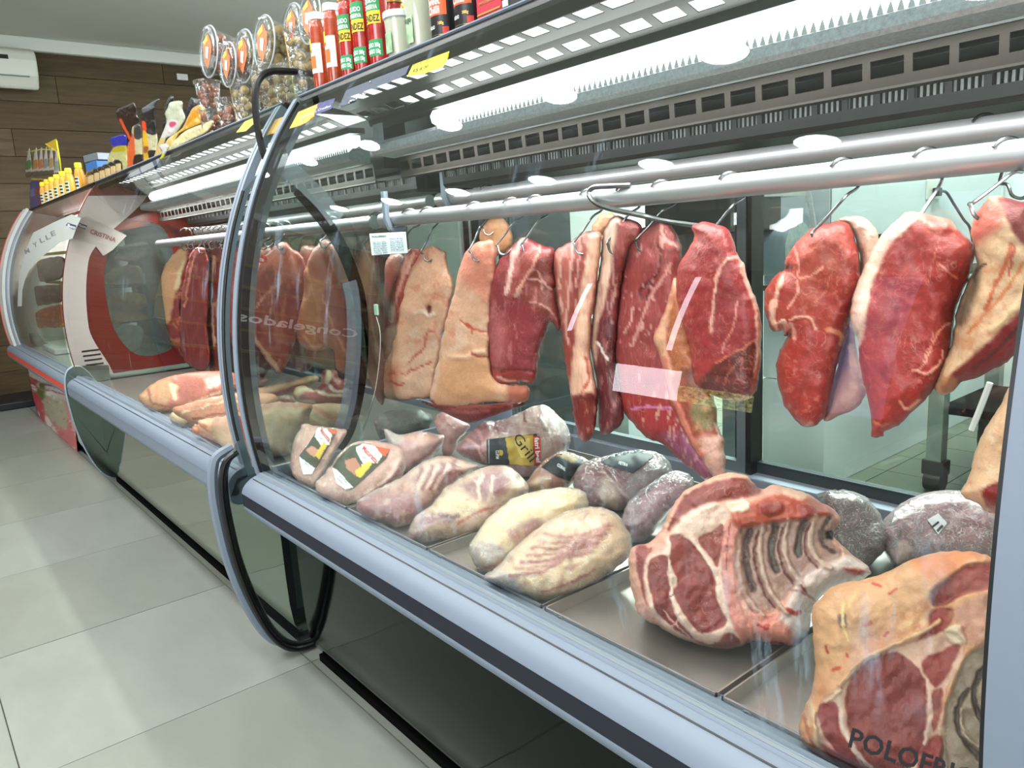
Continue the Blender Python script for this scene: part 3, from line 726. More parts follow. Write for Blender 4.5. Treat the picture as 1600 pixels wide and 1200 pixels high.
# clear side pane with a curved rear edge, black band and grey band inside it
XS = -1.768
def ribbon(pts, w_, name, mat, parent, dx=0.0):
    q = catmull([tuple(pl(x, y, 0, XS)[1:]) for x, y in pts], 5, False); tg = np.gradient(q, axis=0); tg /= np.linalg.norm(tg, axis=1, keepdims=True); nr = np.stack([-tg[:, 1], tg[:, 0]], 1)
    v = []; f = []
    for i in range(len(q)):
        a, b = q[i]-nr[i]*w_/2, q[i]+nr[i]*w_/2; v += [(XS+dx, *a), (XS+dx+0.003, *a), (XS+dx+0.003, *b), (XS+dx, *b)]
        if i:
            for k in range(4): f.append(((i-1)*4+k, (i-1)*4+(k+1) % 4, i*4+(k+1) % 4, i*4+k))
    return MB().add(v, f+[(0, 1, 2, 3)]).obj(name, mat, parent)
sp_ = [(438, 262), (465, 295), (490, 325), (515, 357), (537, 395), (551, 430), (561, 465), (566, 512), (564, 575), (557, 625), (545, 670), (528, 700)]
ribbon(sp_[1:], 0.034, 'side_pane_black_band', clear('smoked_band', '14161A', boost=1.0), c1)
ribbon([(544, 440), (550, 470), (552, 520), (549, 580), (543, 630), (532, 668)], 0.040, 'side_pane_grey_band', clear('pale_band', 'D8E2EA', haze=0.14, hazecol='A8B8C8', boost=1.0), c1, 0.004)
ribbon([(430, 255), (455, 270), (480, 292), (505, 318), (525, 345)], 0.045, 'side_pane_pale_corner', clear('pale_corner', 'E8EEF0', haze=0.22, hazecol='C8D4DA', boost=1.0), c1, 0.004)
outer = [(452, 250), (500, 290), (545, 345), (575, 405), (590, 460), (595, 515), (592, 570), (584, 620), (570, 668), (552, 704)]
qo = catmull([tuple(pl(x, y, 0, XS)[1:]) for x, y in outer], 5, False).tolist()
MB().ext(qo+[(gy(z)+0.02, z) for z in np.linspace(0.54, 1.30, 14)], XS+0.001, XS+0.002).obj('side_pane', clear('side_pane_clear', 'EEF3F1', boost=1.0), c1)
# side of the case seen through the gap
MB().box(-1.772, -1.762, 0.66, 1.45, 0.45, 0.53).obj('side_wall', M_ALUD, c1)
# glass lettering at the bottom right corner
write('lettering', GS, 'POLOFRIO', (1325, 1166), (196, 68), (7, -29), M_INK, c1, 0.001)
write('small_lettering', GS, 'Refrigeracao', (1392, 1193), (66, 22), (2, -7), M_INK, c1, 0.001, False)
tr_lab = ['steel tray at the far left of the near case, holding packaged meat with printed labels', 'steel tray under the two clear-wrapped marbled cuts', 'steel tray under the two cream striped wrapped cuts', 'bare-fronted steel tray under the large rib roast', 'steel tray under the fat-covered roast beside the right frame']
for k in range(5):
    x0 = -1.735+0.3120*k
    meat_tray(x0+0.004, x0+0.309, tr_lab[k], 'steel trays in the near case')

# ---------------------------------------------------------------- clear dividing plate with black rubber edge
pe = empty('divider_plate', (0, 0, 0), 'clear acrylic divider plate with black rubber edge between the two meat cases', 'divider')
up = [(1.30, 1.468), (0.92, 1.468), (0.83, 1.468), (0.785, 1.462), (0.757, 1.440), (0.745, 1.40), (0.742, 1.34), (0.748, 1.285), (0.757, 1.255)]
mid = [(gy(z)-0.012, z) for z in np.linspace(1.19, 0.60, 16)]
lo_ = [(0.583, 0.572), (0.562, 0.560), (0.549, 0.535), (0.543, 0.50), (0.541, 0.45), (0.545, 0.38), (0.552, 0.31), (0.566, 0.235), (0.586, 0.16), (0.612, 0.09), (0.640, 0.045), (0.668, 0.022), (0.70, 0.012), (0.735, 0.010)]
XP = -1.815
full = catmull(up, 5, False).tolist()+mid+catmull(lo_, 5, False).tolist()
MB().ext(full+[(1.30, 0.01)], XP-0.003, XP+0.003).obj('acrylic_sheet', M_ACRYL, pe)
MB().tube([(XP, y, z) for y, z in catmull(up, 6, False)], 0.0085, 8).obj('upper_rubber_edge', M_BLACK, pe, True)
MB().tube([(XP, y, z) for y, z in mid], 0.004, 6).obj('middle_rubber_edge', M_BLACK, pe, True)
MB().tube([(XP+0.012, y+0.003, z) for y, z in catmull(lo_, 6, False)], 0.0075, 8).obj('lower_rubber_edge', M_BLACK, pe, True)
MB().tube([(XP-0.006, y+0.016, z) for y, z in catmull(lo_, 6, False)], 0.0095, 8).obj('inner_rubber_edge', M_BLACK, pe, True)
lo2 = np.array(lo_[1:-2]); lo2 = [(0.60, 0.575)]+lo2.tolist()
MB().tube([(XP-0.028, y-0.004, z+0.005) for y, z in catmull(lo2, 6, False)], 0.013, 8).obj('grey_edge_profile', M_ALU, pe, True)
# small square fittings on the far end of the lamp housing
MB().box(-1.70, -1.66, 0.985, 0.99, 1.29, 1.335).box(-1.69, -1.67, 0.983, 0.985, 1.30, 1.325).obj('lamp_end_box', M_GREY, c1)

# ---------------------------------------------------------------- second meat case
XB0, XB1 = -3.965, -1.845
c2 = build_case('meat_display_case', 'middle display case with mirror-polished front and plain aluminium bumper', XB0, XB1, M_MIRROR, M_ALU)
canopy(c2, XB0, XB1, ph=0.02)
MB().ext(glass_prof(), XB0+0.02, XB1-0.02, closed=False).obj('curved_glass', M_GLASS, c2, True, angle=180)
glass_rim(c2, XB1-0.012, XB1+0.004); glass_rim(c2, XB1-0.032, XB1-0.017)
sweep(glass_prof(0.52, 1.385), XB1-0.038, XB1-0.034, 0.02, 0.003, MB()).obj('glass_gasket', M_BLACK, c2, True, angle=50)
rear_door(c2, XB0+0.02, -2.9); rear_door(c2, -2.9, XB1-0.02)
MB().tube([(XB0+0.05, ROD_Y, 1.108), (XB1+0.0, ROD_Y, 1.108)], 0.0185, 14).obj('front_rod', M_ROD, c2, True)
MB().tube([(XB0+0.05, ROD_YR, 1.160), (XB1+0.0, ROD_YR, 1.160)], 0.0185, 14).obj('rear_rod', M_ROD, c2, True)
MB().box(XB0+0.02, XB1-0.02, 0.66, 1.36, 0.484, 0.490).obj('display_deck', M_TRAY, c2)
write('bumper_sticker', Flat((0, 0.584, 0.5), (0, 1, 0)), 'POLO', (107, 607), (11, 5), (1, -7), pbr('blue_ink', '1E4FA0', 0.5), c2, 0.004)

lo3 = [(y+0.030, z) for y, z in catmull(lo_, 5, False).tolist()]
MB().ext(lo3+[(0.76, 0.01), (0.76, 0.56), (0.66, 0.572)], XB0-0.012, XB0+0.004).obj('end_panel', pbr('grey_green_mirror', '6E7A74', 0.12, 0.9), c2)
MB().tube([(XB0-0.004, y, z) for y, z in lo3], 0.006, 8).obj('end_panel_edge', M_ALUD, c2, True)
# ---------------------------------------------------------------- third case: white with red stripe
XC0, XC1 = -6.12, -3.985
c3 = build_case('deli_display_case', 'farthest display case, white shell with orange-red bumper stripe and meat photo on its front', XC0, XC1, pbr('photo_front_base', 'D8CFC8', 0.35), M_RED)
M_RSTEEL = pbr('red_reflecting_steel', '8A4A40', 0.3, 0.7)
MB().ext([(0.836, 1.388), (1.46, 1.388), (1.46, 1.402), (0.826, 1.402), (0.822, 1.395)], XC0+0.05, XC1).obj('top_shelf', M_DSTEEL, c3)
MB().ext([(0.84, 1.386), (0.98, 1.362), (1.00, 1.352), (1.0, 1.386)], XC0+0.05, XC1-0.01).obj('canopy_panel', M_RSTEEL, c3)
MB().ext([(1.008, 1.334), (1.000, 1.322), (1.004, 1.308), (1.02, 1.300), (1.04, 1.310), (1.04, 1.334)], XC0+0.15, XC1-0.12).obj('led_tube', emis('led_tube_soft', 'FFF6EE', 5), c3, True)
MB().box(XC0+0.05, XC1-0.01, 1.045, 1.09, 1.20, 1.386).obj('duct_panel', pbr('red_inner_panel', '8C2A20', 0.4, 0.2), c3)
MB().ext(glass_prof(), XC0+0.05, XC1-0.02, closed=False).obj('curved_glass', M_GLASS, c3, True, angle=180)
# white shell end: wide curved rim, near-end white band with vents, far-end plate
sweep(glass_prof(0.44, 1.40), XC0-0.02, XC0+0.15, 0.05, 0.02, MB()).obj('white_end_rim', M_WHITE, c3, True, angle=50)
sweep(glass_prof(0.46, 1.39), XC0+0.15, XC0+0.22, 0.03, 0.004, MB()).obj('grey_inner_rim', M_ALUD, c3, True, angle=50)
MB().ext([(gy(z)+0.02, z) for z in np.linspace(0.44, 1.39, 20)]+[(1.45, 1.39), (1.45, 0.0), (0.72, 0.0), (0.70, 0.43)], XC0-0.012, XC0+0.0).obj('white_end_plate', M_WHITE, c3)
sweep(glass_prof(0.52, 1.385), XC0-0.026, XC0-0.02, 0.05, 0.024, MB()).obj('red_edge_line', M_RED, c3, True)
# red end plate with an oval window between the second and third case
prz = [(gy(z)+0.004, z) for z in np.linspace(0.515, 1.385, 24)]+[(1.40, 1.385), (1.40, 0.515)]
hole = [(0.80, 0.83), (0.81, 1.0), (0.86, 1.13), (0.93, 1.20), (1.02, 1.22), (1.10, 1.18), (1.13, 1.05), (1.13, 0.85), (1.12, 0.68), (1.06, 0.60), (0.97, 0.575), (0.88, 0.60), (0.82, 0.70)]
hole = catmull(hole, 4).tolist()
bm = bmesh.new()
ov = [bm.verts.new((XC1+0.006, a, b)) for a, b in prz]; hv = [bm.verts.new((XC1+0.006, a, b)) for a, b in hole]
oe = [bm.edges.new((ov[i], ov[(i+1) % len(ov)])) for i in range(len(ov))]; he = [bm.edges.new((hv[i], hv[(i+1) % len(hv)])) for i in range(len(hv))]
bmesh.ops.triangle_fill(bm, edges=oe+he, use_beauty=True)
ex = bmesh.ops.extrude_face_region(bm, geom=bm.faces[:]); bmesh.ops.translate(bm, verts=[q for q in ex['geom'] if isinstance(q, bmesh.types.BMVert)], vec=(-0.012, 0, 0)); bmesh.ops.recalc_face_normals(bm, faces=bm.faces)
me = bpy.data.meshes.new('red_end_plate'); bm.to_mesh(me); bm.free(); me.materials.append(M_DRED)
o = bpy.data.objects.new('red_end_plate', me); COL.objects.link(o); o.parent = c3
MB().ext(hole, XC1-0.001, XC1+0.001).obj('oval_window', clear('smoky_window', 'C0C8C4', haze=0.06), c3)
# white curved band with vent slots along the glass edge
band = MB(); zs = np.linspace(0.515, 1.34, 34)
def bw(z): return 0.10+0.05*sstep(0.75, 0.52, z)+0.16*sstep(1.05, 1.34, z)
pr1 = [(gy(z)+0.006, z) for z in zs]+[(gy(z)+bw(z), z) for z in zs[::-1]]
v = [(XC1+0.0075, a, b) for a, b in pr1]+[(XC1+0.011, a, b) for a, b in pr1]; n = len(zs); N2 = 2*n
f = []
for i in range(n-1): f += [(i, i+1, N2-2-i, N2-1-i), (N2+i, 2*N2-1-i, 2*N2-2-i, N2+i+1)]
for i in range(N2): f.append((i, (i+1) % N2, N2+(i+1) % N2, N2+i))
band.add(v, f).obj('white_edge_band', pbr('rosy_white', 'CFC4C2', 0.4), c3)
for k in range(5):
    z = 0.545+0.022*k; MB().box(XC1+0.011, XC1+0.0125, gy(z)+0.05, gy(z)+0.125, z, z+0.008).obj('vent_slot', M_BLACK, c3)
# ================================================================== meat materials
M_MEAT = vcol('raw_meat', rough=0.42, spec=0.45, marble=0.22, mscale=120, bump=(130, 0.55), coat=0.12, veins=0.30, sss=0.03)
M_MEATG = vcol('raw_meat_grained', rough=0.40, spec=0.45, marble=0.22, mscale=150, bump=(190, 0.6), coat=0.12, stretch=(1, 1, 0.25), veins=0.35, sss=0.03)
M_FATM = vcol('fat_covered_meat', rough=0.48, spec=0.4, marble=0.12, mscale=70, bump=(110, 0.7), coat=0.08, sss=0.04)
M_PACK = vcol('packed_meat', rough=0.35, spec=0.5, marble=0.14, mscale=110, bump=(70, 0.5), coat=0.35, veins=0.2)
M_FILM = clear('plastic_film', 'F8F8F8', haze=0.02, rough=0.09, boost=1.6, hazecol='E8E4E6', bump=(75, 0.007), crease=0.30)
M_FILMW = clear('cloudy_plastic_film', 'EFEFEF', haze=0.16, rough=0.15, boost=1.0, hazecol='DAD6D6', bump=(50, 0.004), crease=0.35)
TAG = {}
def hang(name, label, cat, ol, Y, mat=None, group='cuts hanging in the near case', T=0.035, Tb=0.03, parts=(), **k):
    k.setdefault('lump', (0.007, 45)); k.setdefault('R', 34)
    lp = Lump(ol, Y=Y, T=T, Tb=Tb, **k)
    o = tag(lp.build(name, mat or M_MEAT), label, cat, group)
    TAG[name] = lp; return lp, o
def hook(label, Y, x, ytop, tip, Yr=None, r=0.0022, big=1.0, lean=0.0, zr=None):
    """S hook: loop over the rod (rod centre at pixel x), shank down to the meat at pixel tip"""
    Yr = Yr or ROD_Y; X = pl(x, ytop, 1, Yr)[0]; zr = zr if zr is not None else (rod_z(X) if Yr == ROD_Y else 1.160)
    R = 0.0185+r; pts = []
    for a in np.linspace(0.55, PI*0.97, 8): pts.append((X-0.012*math.cos(a)*big, Yr-R*1.02*math.cos(a), zr+R*1.02*math.sin(a)))
    tp = pl(tip[0], tip[1], 1, Y-0.022)
    e0 = np.array(pts[-1]); d = tp-e0
    q = [e0+np.array([0.0, -0.002, -0.02]), e0+d*0.35+np.array([0.006, -0.012, 0]), e0+d*0.62+np.array([-0.004, -0.012, 0]), e0+d*0.85+np.array([-0.012, -0.016, 0]), tp+np.array([-0.010, -0.006, 0.010]), tp+np.array([-0.004, -0.006, -0.004]), tp+np.array([0.006, 0.002, -0.008]), tp+np.array([0.012, 0.016, 0.004])]
    pth = catmull(pts+[tuple(p) for p in q], 4, False)
    o = MB().tube(pth, r, 7).obj('meat_hook', M_HOOK, None, True); return tag(o, label, 'hook', 'steel meat hooks on the case rods')
A_ = lambda *p: [(560+x/3.158, 300+y/3.158) for x, y in p]
B_ = lambda *p: [(840+x/2.5, 280+y/2.5) for x, y in p]
C_ = lambda *p: [(1180+x/2.2217, 160+y/2.2217) for x, y in p]
D_ = lambda *p: [(340+x/4, 400+y/4) for x, y in p]
F_ = lambda *p: [(440+x/3.478, 620+y/3.478) for x, y in p]
G_ = lambda *p: [(840+x/2.857, 680+y/2.857) for x, y in p]
H_ = lambda *p: [(1180+x/2.609, 740+y/2.609) for x, y in p]
K_ = lambda *p: [(180+x/3.81, 560+y/3.81) for x, y in p]
RG = 'cuts hanging in the near case'
FATP, FATC = 'E9BDA6', 'F0D6BE'

# ---- near case, left to right
hang('rib_cap_slab', 'narrow red slab with knobbly fatty lower end, leftmost hanging cut in the near case', 'meat',
     A_((235, 280), (310, 290), (295, 340), (262, 400), (245, 480), (232, 560), (222, 640), (205, 700), (180, 760), (145, 832), (100, 822), (72, 790), (80, 750), (112, 700), (145, 640), (152, 580), (175, 480), (205, 380), (225, 320)), 1.085, T=0.03,
     base='B24A44', regions=[(A_((80, 745), (150, 670), (190, 680), (140, 832), (90, 820)), 'D59C88', 3), (A_((85, 760), (115, 740), (130, 790), (95, 805)), 'B04848', 2)],
     strokes=[(A_((240, 290), (215, 420), (185, 540), (160, 640)), 3.5, 'D8988A'), (A_((270, 300), (240, 400)), 3, 'E0A896'), (A_((150, 680), (160, 740), (130, 800)), 4, 'E8BCA4', 0.004)], spots=[('DDA090', 16, 0.35, 0.5)], seed=3)
hang('flank_slab', 'tan fat-covered flank slab with a small dark tear, leftmost of the two tan slabs', 'meat',
     A_((345, 265), (400, 280), (432, 297), (447, 380), (472, 455), (457, 540), (422, 680), (402, 790), (378, 890), (358, 1000), (300, 1022), (180, 1025), (122, 1012), (105, 940), (110, 880), (150, 810), (180, 700), (205, 580), (230, 470), (255, 390), (305, 310)), 1.06, M_FATM, T=0.034, Tb=0.026,
     base='E6B494', regions=[(A_((300, 270), (345, 262), (350, 320), (290, 360), (250, 420), (262, 380)), 'E09E80', 4), (A_((130, 860), (230, 860), (240, 930), (160, 970), (115, 930)), 'DC8A6C', 10), (A_((250, 780), (380, 800), (340, 980), (220, 1000), (200, 900)), 'EAC2A4', 14), (A_((340, 560), (360, 565), (358, 595), (342, 598)), '6A1814', 1.5, -0.01)],
     strokes=[(A_((280, 600), (310, 590), (340, 610), (370, 600)), 4, 'F4DCC4', 0.004), (A_((375, 690), (340, 700), (330, 760), (290, 800), (250, 850)), 2.4, 'D06A54', -0.003), (A_((150, 900), (190, 890), (230, 905), (260, 880), (360, 840)), 2.0, 'CC5A44', -0.003), (A_((160, 930), (200, 950), (230, 940)), 2.2, 'C8503C', -0.002), (A_((400, 450), (395, 500), (370, 520), (350, 560)), 2, 'D89070', -0.002), (A_((110, 880), (105, 950), (125, 1010)), 4, 'C8443A')], spots=[('D88066', 14, 0.42, 0.55), ('F2D8BC', 26, 0.35, 0.5)], lump=(0.006, 30), seed=5, sf=True)
l3, o3_ = hang('flank_slab', 'tan flank slab with a horizontal fold and dark lean underside', 'meat',
     A_((590, 250), (655, 240), (678, 280), (675, 400), (660, 500), (650, 640), (655, 850), (680, 930), (760, 950), (838, 955), (836, 1028), (760, 1040), (650, 1037), (560, 1052), (480, 1062), (400, 1057), (352, 1030), (358, 970), (380, 890), (400, 800), (420, 700), (440, 600), (475, 480), (497, 380), (530, 290)), 1.03, M_FATM, T=0.034, Tb=0.026,
     base='E9B696', regions=[(A_((500, 300), (600, 255), (670, 250), (672, 400), (640, 520), (560, 480), (500, 420)), 'DD8C74', 12), (A_((440, 820), (640, 800), (680, 1000), (420, 1030), (390, 950)), 'E0AA7E', 12), (A_((740, 960), (838, 955), (836, 1030), (740, 1030)), 'C07058', 5), (A_((400, 900), (370, 1000), (352, 1030), (380, 880)), 'F0C8B0', 4)],
     strokes=[(A_((455, 810), (530, 815), (580, 790), (650, 800)), 5, 'F0C8A8', 0.007), (A_((500, 630), (540, 660), (600, 685), (650, 690)), 2.2, 'C8503C', -0.003), (A_((510, 640), (545, 655), (560, 690)), 2, 'D06048', -0.002), (A_((560, 800), (600, 815), (640, 812)), 2.4, 'B85A48', -0.004), (A_((355, 1030), (400, 1058), (480, 1063)), 4, 'C04038')], spots=[('DC866C', 16, 0.42, 0.5), ('F2D8BC', 22, 0.4, 0.5)], lump=(0.006, 30), seed=8, sf=True)
lz = Lump(A_((290, 1018), (400, 1052), (600, 1048), (822, 1036), (790, 1062), (700, 1090), (620, 1118), (545, 1138), (440, 1095), (340, 1050)), Y=1.065, T=0.03, Tb=0.03, R=14, base='7A1C22', strokes=[(A_((400, 1075), (540, 1085), (640, 1080)), 4, 'A85058'), (A_((450, 1060), (600, 1065), (760, 1050)), 3, 'B05050')], seed=11)
lz.build('lean_underside', M_MEAT, o3_)
hang('fat_piece', 'yellowish fatty piece hanging on the rear rod behind the tan slabs', 'meat', A_((600, 210), (640, 140), (700, 130), (735, 150), (765, 235), (740, 280), (690, 310), (640, 320), (610, 260)), 1.21, M_FATM, base='DDA878', T=0.02, Tb=0.02, R=18, spots=[('C87850', 12, 0.3, 0.5)], seed=13)
hang('rump_cut', 'glossy dark red rounded cut with folded pale membrane, right of the tan slabs', 'meat',
     A_((735, 290), (775, 245), (820, 222), (860, 240), (930, 265), (966, 290), (968, 400), (985, 540), (998, 682), (965, 655), (945, 640), (925, 700), (900, 760), (885, 850), (868, 940), (800, 938), (760, 948), (700, 950), (664, 932), (648, 850), (634, 700), (634, 560), (650, 440), (690, 340)), 1.035, T=0.055, Tb=0.03, R=48,
     base='9C3440', regions=[(A_((850, 400), (960, 310), (990, 640), (900, 600), (800, 520)), '8A3A38', 6), (A_((790, 330), (900, 260), (890, 330), (850, 420), (770, 520), (740, 490)), 'AC4A48', 3, 0.006), (A_((660, 600), (720, 640), (720, 820), (660, 850)), 'B25A62', 14), (A_((660, 880), (860, 880), (860, 940), (690, 950)), 'A83038', 4)],
     strokes=[(A_((825, 225), (790, 260), (765, 330), (745, 420), (730, 500)), 5, 'E6AFA4', 0.004), (A_((900, 270), (880, 330), (840, 400), (775, 515)), 3, 'D89888', 0.003), (A_((835, 430), (900, 440), (950, 480)), 2.2, 'C8908A'), (A_((850, 540), (920, 560), (960, 600)), 1.8, 'C08078'), (A_((860, 380), (900, 420), (910, 500)), 1.8, 'C08880'), (A_((640, 860), (700, 880), (780, 875), (860, 885)), 3, '701820', -0.004), (A_((690, 910), (740, 935), (830, 935)), 3, 'E0A8A0')], spots=[('C47A7A', 18, 0.42, 0.4, (0.5, 2.0, 0.1))], seed=15)
hang('striploin_slab', 'narrow marbled slab with long pale fat strip and dark pointed tip', 'meat',
     B_((210, 205), (250, 210), (247, 280), (237, 360), (226, 450), (212, 560), (207, 700), (228, 790), (235, 870), (228, 940), (215, 1000), (190, 1028), (160, 1000), (142, 930), (130, 850), (115, 760), (100, 640), (80, 500), (60, 350), (72, 275), (130, 245), (165, 212)), 1.03, M_MEATG, T=0.035,
     base='A44440', regions=[(B_((205, 220), (250, 215), (240, 330), (222, 430), (205, 560), (205, 690), (225, 770), (220, 852), (134, 845), (132, 780), (148, 600), (165, 450), (185, 340)), 'E3AE96', 3, 0.005), (B_((136, 850), (232, 850), (215, 1000), (190, 1028), (150, 960)), '84181C', 3), (B_((70, 290), (120, 260), (130, 420), (110, 600), (80, 480)), 'B86058', 6)],
     strokes=[(B_((140, 250), (125, 400), (110, 560), (118, 640)), 2.5, 'D8A090'), (B_((165, 230), (160, 330), (150, 420)), 2.5, 'D09088'), (B_((90, 300), (85, 420), (95, 520)), 2.0, 'D8A898'), (B_((185, 700), (200, 780), (170, 830)), 3, 'C85A4C', -0.002)], spots=[('D09088', 9, 0.38, 0.6, (0.5, 3, 0))], seed=17)
hang('tan_scrap', 'small tan piece tucked behind the fat strip of the marbled slab', 'meat', B_((212, 195), (240, 140), (290, 132), (305, 160), (262, 215), (230, 225)), 1.13, M_FATM, base='D8A27C', T=0.02, Tb=0.02, R=10, seed=19)
hang('striploin_slab', 'slab with white fat left edge and purple-dark lower half', 'meat',
     B_((290, 150), (330, 150), (400, 175), (405, 230), (370, 260), (345, 330), (325, 430), (315, 560), (303, 700), (315, 800), (338, 900), (330, 950), (295, 985), (265, 998), (240, 970), (238, 880), (225, 760), (205, 640), (215, 520), (225, 430), (245, 330), (250, 240), (262, 190)), 1.045, M_MEATG, T=0.035,
     base='8E3038', regions=[(B_((280, 155), (322, 155), (305, 230), (288, 330), (268, 450), (242, 560), (236, 650), (228, 730), (205, 640), (215, 500), (235, 380), (252, 230)), 'E8BCA6', 3, 0.004), (B_((235, 560), (310, 560), (300, 700), (330, 930), (250, 980), (232, 760)), '6C2430', 5), (B_((310, 180), (400, 190), (360, 260), (320, 330)), 'AC4446', 5)],
     strokes=[(B_((235, 640), (255, 670), (270, 700)), 3, 'E8D8D0'), (B_((290, 300), (300, 420), (290, 500)), 2.5, 'B88078'), (B_((270, 480), (290, 560)), 2, 'A87878')], spots=[('B47070', 12, 0.4, 0.5, (0.5, 2.5, 0))], seed=21)
hang('shoulder_cut', 'long streaky purple-red cut reaching down behind the wrapped goods', 'meat',
     B_((490, 155), (525, 180), (558, 245), (566, 290), (555, 390), (560, 460), (560, 560), (560, 660), (570, 760), (590, 900), (620, 1000), (660, 1080), (705, 1150), (668, 1180), (600, 1132), (540, 1080), (480, 1030), (430, 1015), (380, 960), (332, 900), (316, 800), (302, 690), (306, 560), (320, 430), (335, 330), (355, 250), (400, 200), (450, 170)), 1.055, M_MEATG, T=0.04,
     base='A64046', regions=[(B_((330, 850), (540, 880), (700, 1150), (660, 1180), (430, 1015)), 'AE3038', 8), (B_((480, 1000), (640, 1020), (700, 1150), (660, 1180)), '9A4A70', 10), (B_((400, 230), (540, 200), (560, 280), (500, 340), (400, 360)), 'A8444A', 8)],
     strokes=[(B_((480, 180), (500, 230), (540, 260)), 3, 'D89890'), (B_((520, 330), (480, 400), (430, 480), (400, 560), (370, 650)), 3, 'C88880'), (B_((440, 400), (400, 440), (410, 470)), 3, '701C28', -0.004), (B_((470, 260), (480, 330), (440, 420), (430, 470)), 2.5, '6A1C28', -0.004), (B_((340, 600), (360, 560), (375, 500)), 2.5, 'D0908A'), (B_((370, 900), (430, 890), (520, 895)), 3, 'C070A0')],
     spots=[('D49C94', 9, 0.40, 0.75, (0.6, 2.6, 0.25)), ('7C2030', 20, 0.4, 0.4, (0.6, 2, 0.2))], seed=23)
hang('flap_cut', 'brownish flap with tan edge tapering to a pale tip, under the round red steak', 'meat',
     B_((535, 380), (556, 430), (595, 520), (610, 640), (640, 760), (690, 850), (702, 960), (728, 1020), (735, 1130), (736, 1168), (692, 1172), (640, 1100), (600, 1040), (570, 980), (540, 920), (512, 860), (497, 760), (470, 680), (450, 620), (478, 560), (505, 480)), 1.02, T=0.035, Tb=0.02, R=28,
     base='A24A3A', regions=[(B_((535, 385), (552, 430), (520, 520), (500, 640), (530, 760), (500, 760), (470, 680), (450, 620), (480, 560), (510, 460)), 'DDA486', 3, 0.004), (B_((530, 430), (600, 520), (620, 700), (560, 760), (510, 640)), 'B0603C', 8), (B_((600, 880), (690, 860), (700, 960), (640, 980), (610, 960)), '8A7A54', 5), (B_((630, 1010), (720, 1020), (735, 1168), (690, 1172), (640, 1090)), 'E2AC9E', 7), (B_((560, 740), (640, 760), (640, 860), (590, 830)), '7E4434', 6)],
     strokes=[(B_((500, 700), (520, 820), (560, 920), (600, 1010), (640, 1080)), 6, 'E0806E', 0.003), (B_((700, 960), (715, 1040), (725, 1140)), 3, 'E8C0B0')], spots=[('C88460', 14, 0.35, 0.5)], seed=25)
hang('top_round_steak', 'large dark red round steak with pale curved seam, hanging before the dark door post', 'meat',
     B_((600, 185), (640, 168), (690, 175), (740, 190), (762, 235), (780, 290), (808, 340), (828, 410), (848, 450), (870, 520), (875, 600), (872, 700), (860, 800), (838, 850), (790, 868), (700, 850), (645, 812), (612, 800), (600, 720), (590, 640), (562, 560), (546, 480), (541, 380), (560, 320), (598, 262), (612, 222)), 1.00, T=0.05, Tb=0.03, R=46, cell=2.6,
     base='AC3238', regions=[(B_((790, 300), (850, 480), (850, 640), (780, 660), (690, 720), (680, 600), (700, 420), (740, 320)), 'A2303A', 3), (B_((848, 640), (700, 720), (640, 805), (720, 860), (850, 840), (872, 700)), '6A2422', 5), (B_((790, 295), (812, 350), (850, 455), (872, 520), (876, 600), (868, 760), (850, 780), (855, 600), (845, 500), (815, 420), (790, 350)), 'E2AE98', 2.5, 0.004), (B_((860, 700), (872, 700), (850, 850), (830, 850)), 'B8604C', 3)],
     strokes=[(B_((775, 305), (740, 315), (715, 350), (695, 420), (685, 500), (675, 600)), 3, 'E0A090', 0.003), (B_((850, 630), (780, 670), (700, 715)), 2.5, 'C86858'), (B_((780, 480), (770, 560), (740, 620), (720, 680)), 1.8, 'CC7A70'), (B_((800, 700), (760, 740), (730, 800)), 1.6, '9A5A52'), (B_((600, 190), (612, 225), (600, 262), (560, 320)), 3, 'C83C3C')],
     spots=[('C45A58', 6, 0.42, 0.5, (0.5, 2.2, 0.25)), ('90242C', 18, 0.4, 0.4)], seed=27)
